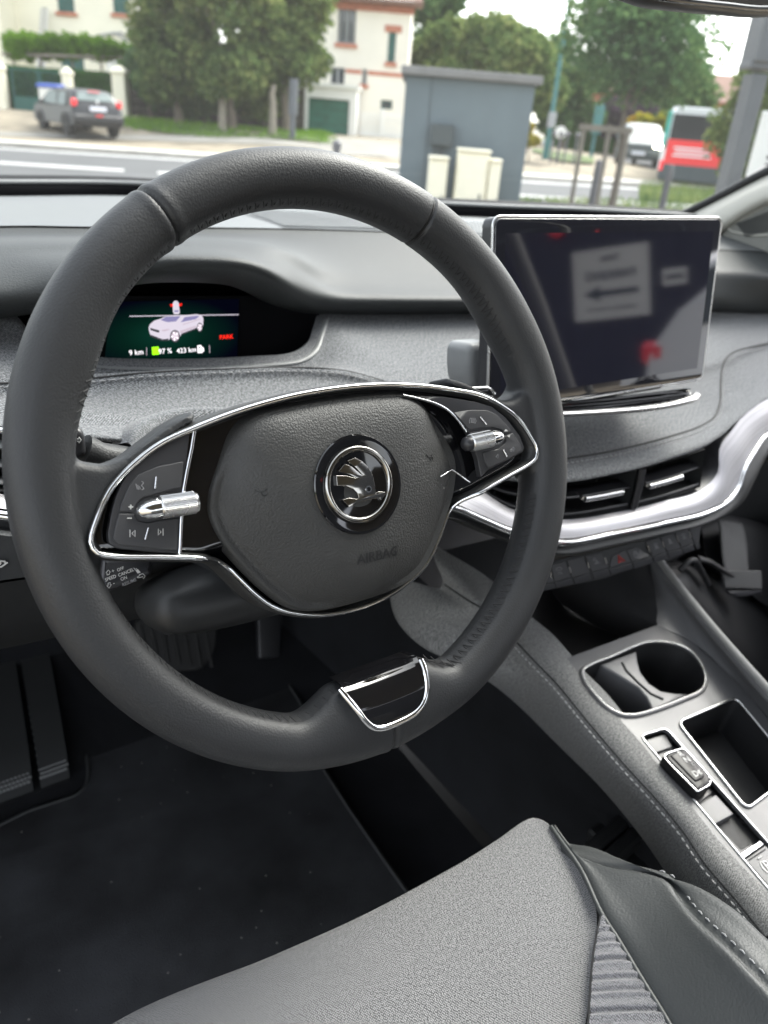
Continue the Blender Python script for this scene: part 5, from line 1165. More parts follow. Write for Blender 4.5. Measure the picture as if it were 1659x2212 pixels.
# rolled top folds
tube('bag_fold', cP((1500, 1222, .475), (1505, 1205, .475), (1530, 1212, .475), (1575, 1240, .478), (1620, 1270, .48)), .006, M['bag'], bag, 10, flat=.6)
f1 = cP((1468, 1232, .47), (1487, 1213, .47), (1500, 1210, .47), (1516, 1235, .47), (1530, 1262, .47)); tube('bag_fold', cr(f1, 20), [.004]*20, M['bag'], bag, 8)
b4 = cP((1400, 1215, .50), (1430, 1208, .495), (1460, 1196, .49), (1492, 1180, .485)); tube('bag_fold', cr(b4, 14), [.002+.005*math.sin(math.pi*i/13) for i in range(14)], M['bag'], bag, 8)
g0_ = cP((1510, 1135, .56), (1560, 1110, .57), (1600, 1118, .57), (1659, 1135, .58), (1760, 1180, .6)); g1_ = cP((1520, 1180, .53), (1560, 1170, .53), (1620, 1180, .53), (1659, 1200, .535), (1760, 1240, .54)); g2_ = cP((1530, 1215, .50), (1580, 1240, .50), (1630, 1290, .505), (1659, 1310, .51), (1760, 1380, .51))
loft('bag_flap', [[p+Vector((0, .05, -.01)) for p in g0_], g0_, g1_, g2_], 30, 20, M['bag'], bag)
w0 = [PY(1553, 1122, .535), PY(1558, 1160, .51), PY(1562, 1210, .49), PY(1570, 1250, .475)]; w1 = [PY(1603, 1130, .535), PY(1612, 1165, .51), PY(1615, 1205, .49), PY(1618, 1250, .475)]
o = loft('bag_strap', [w0, w1], 24, 8, M['webbing'], bag, thick=.002)
LF = Frame(PY(1608, 1258, .468), (1, 0, 0), (0, .35, .93))
slab('strap_buckle', LF, [LF.px(*p) for p in ((1562, 1232), (1645, 1233), (1647, 1272), (1568, 1270))], -.004, 0, M['webbing'], bag, .001, rnd=.002)
slab('strap_buckle', LF, [LF.px(*p, ) for p in ((1575, 1276), (1648, 1276), (1648, 1286), (1600, 1290), (1582, 1284))], -.008, -.002, M['satin'], bag, .001, rnd=.001)
# ======================= OUTSIDE ===========================================================
RZ = -_h                                       # outdoor things face the street: local x = RW, y = HW
def terr(lat, d):
    def sm(a, b, t): t = min(1, max(0, (t-a)/(b-a))); return t*t*(3-2*t)
    z = .55*sm(25.5, 33, d-.018*lat)*(1-sm(6, 12, lat)*.75)+.25*sm(33, 60, d)
    return z
def latd(p): q = p-CAM; return q.dot(RW), q.dot(HW)
def G(x, y):                                   # picture point -> point on the ground
    r = ray(x, y); t = 2.0
    while t < 400:
        p = CAM+r*t; l, d = latd(p)
        if p.z <= terr(l, d): break
        t *= 1.004
    return p
def LD(l, d, z=0): return Vector((0, 0, z))+RW*l+HW*d
def at(px, py, d, ground=True):                # base point below a picture point at distance d
    l, dd = latd(PD(px, py, d)); return LD(l, d, terr(l, d) if ground else PD(px, py, d).z)
def lz(px, py, d): p = PD(px, py, d); return latd(p)[0], p.z
def sc(d): return d*1.03/FPX                   # metres per picture unit near the top of the picture
X_ = {}
X_['asph'] = pbr('asphalt', (.075, .077, .08), .95, var=.12, vscale=1.2, bump=.3, bscale=60)
X_['line'] = pbr('road_paint', (.36, .36, .35), .8, var=.1, vscale=4)
X_['dirt'] = pbr('gravel_ground', (.24, .205, .15), .95, var=.28, vscale=1.1, bump=.5, bscale=12, bdist=.03)
X_['path'] = pbr('pale_tarmac', (.24, .23, .205), .95, var=.14, vscale=.8, bump=.2, bscale=20)
X_['grass'] = pbr('verge_grass', (.075, .11, .03), .95, var=.4, vscale=1.2, bump=.6, bscale=20, bdist=.05)
X_['kerb'] = pbr('kerb_stone', (.45, .43, .39), .9, var=.15, vscale=3)
X_['crm'] = pbr('cream_render', (.86, .82, .67), .95, var=.06, vscale=.6, bump=.2, bscale=30, bdist=.01)
X_['crm2'] = pbr('old_cream_render', (.83, .78, .68), .95, var=.08, vscale=.5, bump=.2, bscale=25, bdist=.01)
X_['white'] = pbr('white_wall_paint', (.80, .79, .75), .9, var=.06, vscale=1)
X_['brick'] = pbr('terracotta', (.50, .20, .13), .85, var=.15, vscale=5)
X_['roof'] = lined('roof_tiles', (.22, .13, .10), (.10, .06, .05), 4, 'Y', .9)
X_['shut'] = lined('green_shutter', (.02, .10, .085), (.008, .04, .035), 14, 'Z', .55)
X_['gar'] = lined('green_garage_door', (.015, .13, .085), (.007, .06, .04), 3.2, 'Z', .5, .06)
X_['glz'] = pbr('window_glass', (.04, .05, .06), .08, coat=.5)
X_['frm'] = pbr('grey_window_frame', (.30, .31, .32), .6)
X_['gpaint'] = pbr('green_paint', (.01, .085, .07), .5)
X_['shed'] = pbr('blue_grey_render', (.13, .165, .185), .9, var=.10, vscale=1.6, bump=.2, bscale=30)
X_['shedcap'] = pbr('grey_cap_stone', (.20, .20, .20), .9, var=.12, vscale=5)
X_['box'] = pbr('dark_grey_box', (.045, .06, .065), .6)
X_['cab'] = pbr('cream_cabinet', (.90, .85, .68), .7, var=.04)
X_['wood'] = pbr('grey_wood', (.25, .22, .18), .9, var=.2, vscale=8, bump=.3, bscale=60)
X_['bark'] = pbr('bark', (.14, .115, .09), .95, var=.3, vscale=10, bump=.6, bscale=30, bdist=.02)
X_['steel'] = pbr('painted_steel', (.09, .10, .115), .5, var=.08)
X_['gpost'] = pbr('grey_green_paint', (.05, .17, .17), .6)
X_['bol'] = pbr('bollard_grey', (.11, .11, .12), .6)
X_['car1'] = pbr('dark_grey_car_paint', (.014, .015, .019), .4, coat=.15)
X_['carw'] = pbr('white_car_paint', (.70, .70, .70), .35, coat=.5)
X_['silv'] = pbr('silver_car_paint', (.13, .15, .15), .45, coat=.1)
X_['cglass'] = pbr('car_glass', (.03, .04, .04), .25)
X_['cglassl'] = pbr('pale_car_glass', (.09, .13, .13), .3)
X_['tyre'] = pbr('tyre', (.015, .015, .015), .8)
X_['rimm'] = pbr('wheel_rim', (.45, .45, .46), .35, metal=.8)
X_['redl'] = pbr('red_lamp', (.62, .02, .03), .2, coat=1, emit=(.8, .02, .03), es=.15)
X_['head'] = emis('lit_headlamp', (1, .93, .72), 7)
X_['heady'] = emis('lit_headlamp_warm', (1, .80, .25), 4)
X_['plate'] = pbr('number_plate', (.70, .72, .80), .5)
X_['busr'] = pbr('bus_red', (.75, .03, .03), .5)
X_['busw'] = pbr('bus_white', (.75, .77, .77), .4)
X_['bust'] = pbr('bus_teal', (.02, .33, .27), .4)
X_['busg'] = pbr('bus_window', (.02, .02, .025), .15, coat=.5)
X_['blue'] = pbr('blue_lid', (.06, .11, .42), .5)
X_['leaf1'] = leafmat('tree_leaves', [(.05, .085, .03), (.095, .15, .05), (.16, .215, .07), (.26, .29, .11)])
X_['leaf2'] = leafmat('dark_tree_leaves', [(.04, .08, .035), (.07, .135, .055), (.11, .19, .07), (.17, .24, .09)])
X_['leaf3'] = leafmat('vine_leaves', [(.05, .11, .015), (.11, .22, .02), (.20, .36, .04)])
X_['leaf4'] = leafmat('hedge_leaves', [(.015, .05, .012), (.035, .10, .02), (.06, .15, .03)], .2)
X_['leaf5'] = leafmat('yellow_leaves', [(.10, .13, .02), (.35, .33, .03), (.5, .25, .03)])
X_['leaf6'] = leafmat('purple_leaves', [(.05, .03, .05), (.10, .07, .10), (.09, .10, .06)])
# ground sheets ---------------------------------------------------------------------------
def gsheet(name, l0, l1, d0, d1, nl, nd, dz, mat, kind='structure', fn=None):
    V = []; F = []
    for i in range(nl+1):
        for j in range(nd+1):
            l = l0+(l1-l0)*i/nl; d = d0+(d1-d0)*j/nd
            V.append(LD(l, d, terr(l, d)+dz))
    for i in range(nl):
        for j in range(nd): F.append((i*(nd+1)+j, (i+1)*(nd+1)+j, (i+1)*(nd+1)+j+1, i*(nd+1)+j+1))
    o = mesh(name, V, F, mat); tag(o, kind=kind); return o
gsheet('ground', -60, 70, -20, 70, 60, 90, -.012, X_['dirt'])
m_ = MB(); s_ = 500
far = mesh('far_ground', [LD(-s_, -s_, -.6), LD(s_, -s_, -.6), LD(s_, s_, -.6), LD(-s_, s_, -.6)], [(0, 1, 2, 3)], X_['grass']); tag(far, kind='structure')
def band(name, pA, pB, mat, h=.004, n=60, kind='structure', thick=0):
    """strip of ground between two picture polylines"""
    a = cr([G(*p) for p in pA], n); b = cr([G(*p) for p in pB], n); V = []; F = []
    for p, q in zip(a, b):
        for t in (0, .25, .5, .75, 1):
            r = p.lerp(q, t); l, d = latd(r); V.append(Vector((r.x, r.y, terr(l, d)+h)))
    for i in range(n-1):
        for j in range(4): F.append((i*5+j, (i+1)*5+j, (i+1)*5+j+1, i*5+j+1))
    o = mesh(name, V, F, mat)
    if thick: md = o.modifiers.new('S', 'SOLIDIFY'); md.thickness = thick; md.offset = 0
    if kind: tag(o, kind=kind)
    return o
def ln(x0, y0, sl, xs): return [(x, y0+sl*(x-x0)) for x in xs]
xs = (-500, 0, 438, 829, 1126, 1417, 1700, 2100)
band('road', [(x, 316+.0635*x) for x in xs], [(x, 500+.055*x) for x in xs], X_['asph'], .004)
band('road_edge_line', [(x, 319.5+.0635*x) for x in xs], [(x, 323+.0635*x) for x in xs], X_['line'], .010)
for a_, b_ in ((-420, -190), (-120, 268), (340, 620), (700, 960), (1000, 1262), (1330, 1560)):
    band('road_dash_line', [(a_, 350+.063*a_), (b_, 350+.063*b_)], [(a_, 355.5+.063*a_), (b_, 355.5+.063*b_)], X_['line'], .010, 8)
band('pavement', [(x, 297+.056*x) for x in xs], [(x, 311.5+.0615*x) for x in xs], X_['dirt'], .03)
band('kerb', [(x, 311.5+.0615*x) for x in xs], [(x, 315.5+.0635*x) for x in xs], X_['kerb'], .05, thick=.1)
band('footpath', [(-400, 268), (0, 280), (160, 286), (330, 293), (560, 300), (700, 314), (830, 322)], [(-400, 286), (0, 294), (200, 302), (400, 308), (640, 318), (740, 335), (830, 340)], X_['path'], .016)
band('driveway', [(-30, 230), (60, 232), (130, 236), (225, 248)], [(-30, 284), (60, 288), (190, 292), (330, 292)], X_['dirt'], .02)
band('grass_verge', [(228, 256), (285, 258), (420, 262), (560, 268), (650, 280), (700, 290)], [(290, 280), (345, 288), (450, 298), (560, 300), (680, 308), (712, 312)], X_['grass'], .03)
band('garage_drive', [(660, 296), (760, 300), (860, 312)], [(700, 318), (800, 336), (900, 350)], X_['path'], .012)
band('side_street', [(1130, 300), (1240, 306), (1350, 316), (1420, 325)], [(1120, 352), (1250, 370), (1400, 384), (1560, 396)], X_['asph'], .012)
band('grass_island', [(1150, 322), (1230, 334), (1285, 346)], [(1150, 330), (1210, 350), (1280, 356)], X_['grass'], .05)
# grass tufts on the verge
V = []; F = []
A = [G(*p) for p in ((228, 256), (285, 258), (420, 262), (560, 268), (650, 280), (700, 290))]; B = [G(*p) for p in ((290, 280), (345, 288), (450, 298), (560, 300), (680, 308), (712, 312))]
A = cr(A, 60); B = cr(B, 60)
for k in range(5000):
    i = random.randrange(60); p = A[i].lerp(B[i], random.random())+Vector((random.uniform(-.3, .3), random.uniform(-.3, .3), 0)); l, d = latd(p); p.z = terr(l, d)+.03
    a = random.uniform(0, 6.3); w_ = Vector((math.cos(a), math.sin(a), 0))*.02; b = len(V); V += [p-w_, p+w_, p+Vector((random.uniform(-.04, .04), random.uniform(-.04, .04), random.uniform(.06, .18)))]; F.append((b, b+1, b+2))
o = mesh('verge_grass', V, F, X_['leaf3'], smooth=False); tag(o, 'short rough grass on the verge in front of the trees', 'grass', kind='stuff')
V = []; F = []
for (pa, pb) in (((1120, 430), (1560, 470)), ((1380, 400), (1560, 440))):
    for k in range(2600):
        x = random.uniform(pa[0], pb[0]); y = random.uniform(pa[1], pb[1]); p = G(x, y)+Vector((0, 0, 0))
        a = random.uniform(0, 6.3); w_ = Vector((math.cos(a), math.sin(a), 0))*.02; b = len(V); V += [p-w_, p+w_, p+Vector((random.uniform(-.06, .06), random.uniform(-.06, .06), random.uniform(.03, .12 if pa[0] == 1120 else .28)))]; F.append((b, b+1, b+2))
o = mesh('roadside_weeds', V, F, X_['leaf1'], smooth=False); tag(o, 'low weeds along the near side of the road', 'weeds', kind='stuff')

# foliage ---------------------------------------------------------------------------------
def leaves(name, blobs, n, size, mat, par, flat=1, hollow=.35):
    """leaf clusters: blobs = (centre, radii) in local metres"""
    c = []; wts = np.array([b[1][0]*b[1][1]*b[1][2] for b in blobs])**.67; wts = wts/wts.sum()
    cnt = rng.multinomial(n, wts); P = []
    for (cc_, rr), k in zip(blobs, cnt):
        u = rng.normal(size=(k, 3)); u /= np.linalg.norm(u, axis=1)[:, None]
        r = (hollow+(1-hollow)*rng.random(k)**.6)[:, None]*(1+.18*np.sin(u[:, :1]*7+u[:, 2:]*9))
        P.append(np.array(cc_)+u*r*np.array(rr))
    P = np.concatenate(P); k = len(P)
    a = rng.normal(size=(k, 3)); a /= np.linalg.norm(a, axis=1)[:, None]; b = np.cross(a, rng.normal(size=(k, 3))); b /= np.linalg.norm(b, axis=1)[:, None]
    s = size*(.6+.8*rng.random(k))[:, None]
    V = np.stack([P-a*s, P-b*s*.55, P+a*s, P+b*s*.55], 1).reshape(-1, 3)
    me = bpy.data.meshes.new(name); me.from_pydata(V.tolist(), [], [(4*i, 4*i+1, 4*i+2, 4*i+3) for i in range(k)])
    return mkobj(name, me, par, True, mat)
def tree(name, label, base, height, rad, crown0, mat, n=14000, size=.14, nb=14, seed=1, group=None, trunk_r=.16, squash=1, lean=0, cat='tree'):
    r_ = random.Random(seed); t = thing(name, label, cat, base, RZ, group)
    blobs = []
    for k in range(nb):
        a = r_.uniform(0, 2*math.pi); z = r_.uniform(0, 1); q = math.sin(math.pi*(.12+.82*z))**.6
        rr = rad*q*r_.uniform(.2, .75); br = rad*r_.uniform(.30, .46)
        blobs.append(((rr*math.cos(a)+lean*z, rr*math.sin(a), crown0+br*.6+(height-crown0-br*1.3)*z), (br, br, br*.8*squash)))
    leaves('crown', blobs, n, size, mat, t)
    m = MB(); top = height*.75
    m.tube([(0, 0, -.3), (.03, 0, crown0*.5), (-.05, .05, crown0), (lean*.5, 0, top)], [trunk_r*1.25, trunk_r, trunk_r*.8, trunk_r*.2], 10)
    m.build('trunk', X_['bark'], t, True)
    m = MB()
    for k in range(min(9, nb)):
        c_ = Vector(blobs[k][0]); z0 = min(c_.z-.2, crown0+(top-crown0)*.5*r_.random()); p0 = Vector((0, 0, z0)); m.tube([p0, p0.lerp(c_, .5)+Vector((0, 0, .1*rad)), c_], [trunk_r*.5, trunk_r*.3, trunk_r*.08], 6)
    m.build('limbs', X_['bark'], t, True)
    return t
# boxes in facade coordinates
def fbox(mb, x0, x1, z0, z1, y0, y1, bev=0): mb.box(((x0+x1)/2, (y0+y1)/2, (z0+z1)/2), (abs(x1-x0), abs(y1-y0), abs(z1-z0)), bev=bev)
def facade(house, name, w0, w1, h, holes, mat, depth=.35, base=-1.0, y=0):
    """wall in local xz with real openings"""
    outer_ = [(w0, base), (w1, base), (w1, h), (w0, h)]
    fr_ = Frame((0, y, 0), (1, 0, 0), (0, 0, 1))
    polys = [outer_]+[[(a, c), (b, c), (b, d), (a, d)] for a, b, c, d in holes]
    pl = [[Vector((p[0], p[1], 0)) for p in q] for q in polys]
    tr = tessellate_polygon(pl); flat = [p for q in polys for p in q]; V = [Vector((p[0], y, p[1])) for p in flat]; F = [tuple(t) for t in tr]
    b = len(V); V += [Vector((p[0], y+depth, p[1])) for p in flat]; k = 0
    for q in polys:
        for i in range(4): F.append((k+i, k+(i+1) % 4, b+k+(i+1) % 4, b+k+i))
        k += 4
    m = MB(); m.add(V, F); return m.build(name, mat, house, True, smooth=False)
# ---- left house -------------------------------------------------------------------------
def H(px, py, d, base): l, z = lz(px, py, d); return l-latd(base)[0], z-base.z
dA = 43.0; bA = at(250, 220, dA)
hA = thing('cream_house', 'large cream rendered house with closed green shutters behind the vine pergola', 'house', bA, RZ)
za = lambda x, y: (x*.26448, y*.26448)
def HA(x, y): return H(*za(x, y), dA, bA)
x0, zt = HA(462, -40); x1, zb = HA(612, 105); x2, zc = HA(918, -30); x3, zd = HA(1062, 142)
win = [(x0, x1, zb, zb+2.3), (x2, x3, zd+.12, zd+2.3)]
g0, gz0 = HA(495, 470); g1, gz1 = HA(690, 560)
facade(hA, 'wall', HA(125, 100)[0], HA(1420, 100)[0]+1.2, 9.5, win+[(g0, g1, .3, gz0+.35)], X_['crm'])
for i, (a, b, c, d) in enumerate(win):
    m = MB(); fbox(m, a, b, c, d, .06, .12); w_ = m.build('shutter', X_['shut'], hA, True)
    m = MB(); fbox(m, a-.12, b+.12, c-.16, c, -.14, .1, .02); m.build('window_sill', X_['brick'], hA, True)
    m = MB()
    for s in (a-.18, b+.18): fbox(m, s-.03, s+.03, c+.9, c+1.0, -.05, .0)
    m.build('shutter_hook', X_['box'], hA, True)
m = MB(); fbox(m, g0, g1, .3, gz0+.35, .05, .12); m.build('garage_shutter', X_['shut'], hA, True)
xl = HA(125, 100)[0]
m = MB(); fbox(m, xl-14, xl, -1, 9.5, -1.6, .5); m.build('side_wing', X_['crm'], hA, True, smooth=False)
m = MB(); m.add([(xl-14, -2, 9.4), (12, -.6, 9.4), (12, 4, 11.5), (xl-14, 4, 11.5)], [(0, 1, 2, 3)]); m.build('roof', X_['roof'], hA, True)
pa = HA(850, 292); pb_ = HA(990, 268); pc = HA(1105, 335)
m = MB(); m.tube([(pa[0], -.1, pa[1]), (pb_[0], -.1, pb_[1]), (pc[0], -.1, pc[1])], .05, 6); m.tube([(pa[0], -1, pa[1]-.1), (pb_[0], -1, pb_[1]-.1), (pc[0], -1, pc[1]-.1)], .05, 6); m.build('porch_canopy', X_['frm'], hA, True)
m = MB(); fbox(m, pa[0], pc[0], 0, pc[1]-.2, .0, -.02); m.build('porch_door', X_['white'], hA, True)
lad = thing('ladder', 'aluminium ladder leaning on the cream house above the vine', 'ladder', at(60, 100, 41.5), RZ)
def HL(x, y): return H(*za(x, y), 41.5, lad.location)
a0, a1, c0, c1_ = HL(218, 262), HL(252, 40), HL(278, 262), HL(290, 45); m = MB()
m.tube([(a0[0], 0, a0[1]-3), (a1[0], 1.2, a1[1])], .045, 6); m.tube([(c0[0], 0, c0[1]-3), (c1_[0], 1.2, c1_[1])], .045, 6)
m.build('ladder_rail', X_['rimm'], lad, True); m = MB()
for k in range(20):
    t = k/19; m.tube([(a0[0]+(a1[0]-a0[0])*t, 1.2*t, a0[1]-3+(a1[1]-a0[1]+3)*t), (c0[0]+(c1_[0]-c0[0])*t, 1.2*t, c0[1]-3+(c1_[1]-c0[1]+3)*t)], .03, 6)
m.build('ladder_rungs', X_['box'], lad, True)
# pergola vine, hedge, gate, posts and wall
dP = 36.5; bP = at(140, 200, dP); pv = thing('vine_pergola', 'bright green vine spread over a pergola above the gate', 'vine', bP, RZ)
def HP(x, y, d=dP, b=None): return H(*za(x, y), d, b or bP)
bl = []
for x, y, r in [(80, 400, 62), (150, 350, 66), (230, 340, 62), (300, 360, 70), (380, 350, 66), (450, 370, 74), (530, 350, 66), (600, 375, 74), (680, 350, 60), (740, 370, 66), (810, 385, 66), (880, 400, 62), (950, 400, 58), (1020, 420, 58), (1090, 430, 50), (200, 430, 50), (330, 430, 50), (470, 440, 44), (620, 445, 42), (760, 450, 40), (890, 455, 44), (980, 470, 46), (270, 480, 30), (60, 340, 40)]:
    a, z = HP(x, y); rr = r*.26448*sc(dP); bl.append(((a, random.uniform(-.6, .6), z), (rr*1.15, rr*1.3, rr*.95)))
leaves('leaves', bl, 15000, .085, X_['leaf3'], pv)
m = MB()
for x in (80, 300, 560, 800, 1020):
    a, z = HP(x, 440); m.tube([(a, .3, -.2), (a, .3, z)], .05, 6)
a, z = HP(60, 450); b, z2 = HP(1050, 480); m.tube([(a, .3, z), (b, .3, z2)], .05, 6); m.tube([(a, -.5, z), (b, -.5, z2)], .05, 6)
m.build('pergola_frame', X_['wood'], pv, True)
dH = 34.5; bH = at(130, 220, dH)
for nm, lab, xa, xb, yt_, yb_ in (('hedge', 'clipped dark hedge seen through the green gate', 60, 535, 545, 800), ('hedge', 'clipped dark hedge behind the low cream wall right of the small post', 590, 950, 575, 770)):
    hg = thing(nm, lab, 'hedge', bH, RZ); a, zt = HP(xa, yt_, dH, bH); b, z2 = HP(xb, yt_+20, dH, bH); _, z0 = HP(xb, yb_, dH, bH)
    zt = (zt+z2)/2; k = 22000; P = np.stack([rng.uniform(a, b, k), rng.uniform(-.35, .35, k), rng.uniform(0, zt, k)], 1)
    u = rng.normal(size=(k, 3)); u /= np.linalg.norm(u, axis=1)[:, None]; w_ = np.cross(u, rng.normal(size=(k, 3))); w_ /= np.linalg.norm(w_, axis=1)[:, None]
    V = np.stack([P-u*.06, P-w_*.04, P+u*.06, P+w_*.04], 1).reshape(-1, 3); me = bpy.data.meshes.new('hedge_leaves'); me.from_pydata(V.tolist(), [], [(4*i, 4*i+1, 4*i+2, 4*i+3) for i in range(k)]); mkobj('leaves', me, hg, True, X_['leaf4'])
dG = 33.6
def gpost(lab, xa, xb, yt_, yb_):
    b = at(*za((xa+xb)/2, yb_), dG); t = thing('gate_post', lab, 'gate post', b, RZ, 'cream gate posts'); a, z = H(*za(xa, yt_), dG, b); a2, _ = H(*za(xb, yt_), dG, b); w_ = abs(a2-a)
    m = MB(); fbox(m, -w_/2, w_/2, -.6, z-.28, -w_/2, w_/2, .02); m.build('post_shaft', X_['crm'], t, True)
    m = MB(); fbox(m, -w_*.64, w_*.64, z-.30, z-.18, -w_*.64, w_*.64, .03); m.lathe((0, 0, z-.18), (0, 0, 1), [(0, w_*.6), (.08, w_*.45), (.16, w_*.15), (.18, .01)], 16); m.build('post_cap', X_['crm'], t, True); return b
gpost('leftmost cream gate post beside the green gate', 8, 75, 500, 905); gpost('small cream post between the gate and the low wall', 530, 600, 540, 800); gpost('tall cream end post beside the dark fence', 950, 1055, 530, 970)
def wall(lab, xa, ya, xb, yb2, yt_, d, th=.3, name='garden_wall', mat=None, cap=True):
    b = at(*za((xa+xb)/2, (ya+yb2)/2), d); t = thing(name, lab, 'wall', b, RZ); a, z = H(*za(xa, yt_), d, b); a2, z2 = H(*za(xb, yt_), d, b)
    m = MB(); fbox(m, a, a2, -.8, (z+z2)/2-.08, 0, th); m.build('wall_body', mat or X_['crm'], t, True, smooth=False)
    if cap: m = MB(); fbox(m, a-.02, a2+.02, (z+z2)/2-.08, (z+z2)/2, -.07, th+.07, .02); m.build('wall_coping', mat or X_['crm'], t, True)
    return t
wall('low cream garden wall with coping behind the parked hatchback', 590, 960, 960, 960, 770, 33.6)
wall('low cream wall left of the gate at the picture edge', -300, 900, 12, 900, 705, 33.6)
bg_ = at(*za(230, 890), 33.7); gt = thing('metal_gate', 'dark green metal gate with mesh upper part and solid foot', 'gate', bg_, RZ)
a, z = H(*za(80, 560), 33.7, bg_); a2, z2 = H(*za(525, 590), 33.7, bg_); _, zm = H(*za(200, 790), 33.7, bg_)
m = MB(); fbox(m, a, a2, .02, zm, -.03, .03); m.build('gate_panel', X_['gpaint'], gt, True, smooth=False)
m = MB()
for x in np.linspace(a, a2, 26): m.tube([(x, 0, zm), (x, 0, z)], .008, 4)
m.build('gate_mesh', X_['gpaint'], gt, True)
m = MB(); xm = H(*za(305, 600), 33.7, bg_)[0]
for x in (a+.03, xm, xm+.1, a2-.03): m.tube([(x, -.01, .0), (x, -.01, z+.05)], .04, 6)
m.tube([(a, 0, z), (a2, 0, z)], .03, 6); m.build('gate_frame', X_['gpaint'], gt, True)
# recycling bin with blue lid
bb = at(*za(430, 860), 31.8); bn = thing('wheelie_bin', 'pale bin with a blue lid behind the parked hatchback', 'bin', bb, RZ)
_, zt = H(*za(430, 690), 31.8, bb); w_ = 150*.26448*sc(31.8)/2
m = MB(); m.box((0, 0, (zt-.1)/2), (w_*1.8, .6, zt-.1), bev=.04); m.build('bin_body', X_['white'], bn, True)
m = MB(); m.box((0, 0, zt-.05), (w_*2.1, .72, .12), Matrix.Rotation(.06, 4, 'X'), bev=.04); m.build('bin_lid', X_['blue'], bn, True)
# shallow fence below the trees
def slatfence(lab, p, q, hgt, d, n, mat, nm='wooden_fence'):
    b = at(*p, d); t = thing(nm, lab, 'fence', b, RZ); a = 0; a2 = H(*q, d, b)[0]
    m = MB()
    for k in range(n): x = a+(a2-a)*k/(n-1); m.tube([(x, 0, -.3), (x, 0, hgt)], .05, 6)
    m.build('fence_posts', mat, t, True); m = MB(); z_ = [.25, .55, .85, 1.15, 1.45, 1.75]
    for z in [q_ for q_ in z_ if q_ < hgt]: fbox(m, a, a2, z-.148, z+.148, .03, .06)
    m.build('fence_boards', mat, t, True); return t
X_['dkf'] = pbr('dark_fence_wood', (.075, .065, .055), .9, var=.3, vscale=3)
slatfence('dark weathered board fence under the big tree', (280, 240), (655, 262), 1.7, 35.5, 14, X_['dkf'])
# ---- big tree group centre-left -----------------------------------------------------------
def tr(name, lab, px, py, d, top_y, rad_px, crown_y, mat, n, size, nb, seed, **k):
    b = at(px, py, d); hz_ = lz(px, top_y, d)[1]-b.z; c0 = lz(px, crown_y, d)[1]-b.z
    return tree(name, lab, b, hz_, rad_px*sc(d), max(.3, c0), mat, n, size, nb, seed, **k)
GT = 'trees along the far verge'
tr('leafy_tree', 'big yellow-green tree left of the white house, nearest the cream end post', 385, 275, 33, -120, 98, 225, X_['leaf1'], 16000, .12, 34, 3, group=GT)
tr('leafy_tree', 'big yellow-green tree directly above the wheel rim', 500, 280, 32, -150, 112, 228, X_['leaf1'], 18000, .12, 36, 5, group=GT)
tr('leafy_tree', 'dense tree whose crown touches the white house wall', 615, 285, 33.5, -110, 92, 215, X_['leaf1'], 20000, .12, 34, 8, group=GT)
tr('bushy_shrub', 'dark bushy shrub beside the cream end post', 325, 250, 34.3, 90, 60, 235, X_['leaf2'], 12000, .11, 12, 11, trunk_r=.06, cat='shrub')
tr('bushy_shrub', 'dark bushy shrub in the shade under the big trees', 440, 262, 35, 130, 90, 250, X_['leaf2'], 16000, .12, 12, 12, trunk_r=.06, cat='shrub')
tr('bushy_shrub', 'green shrub in front of the white house corner', 570, 268, 35, 130, 90, 262, X_['leaf1'], 14000, .12, 12, 13, trunk_r=.06, cat='shrub')
for x, yy, lab in ((480, 282, 'bare tree trunk with pale bark at the left of the verge'), (588, 284, 'pale straight trunk right of the verge')):
    b = at(x, yy, 31.5); t = thing('slim_tree', lab, 'tree', b, RZ); m = MB(); m.tube([(0, 0, -.3), (.02, 0, 1.0), (-.02, 0, 1.3), (.05, .05, 1.6)], [.16, .12, .10, .07], 10); m.build('trunk', X_['wood'], t, True)
# ---- right house ---------------------------------------------------------------------------
dB = 39.5; bB = at(760, 300, dB)
z2f = lambda x, y: (411.5+x*.31414, y*.31414)
def HB_(x, y): return H(*z2f(x, y), dB, bB)
hB = thing('garage_house', 'cream house with red brick bands and a green garage door in a white surround', 'house', bB, RZ)
def hole(xa, xb, ya, yb): a, z = HB_((xa+xb)/2, ya); b, z2 = HB_((xa+xb)/2, yb); c = HB_(xa, (ya+yb)/2)[0]; d = HB_(xb, (ya+yb)/2)[0]; return (c, d, z2, z)
h1 = hole(1012, 1138, 45, 300); h2 = hole(1357, 1410, 222, 430); h3 = hole(962, 1060, 462, 610); h4 = hole(1180, 1212, 475, 580); h5 = hole(1308, 1388, 688, 752)
wl_, wr_ = HB_(800, 400)[0], HB_(1545, 120)[0]-.15; ztop = HB_(1300, 30)[1]
facade(hB, 'wall', wl_-1.5, wr_, ztop, [h1, h2, h3, h4, h5], X_['crm2'])
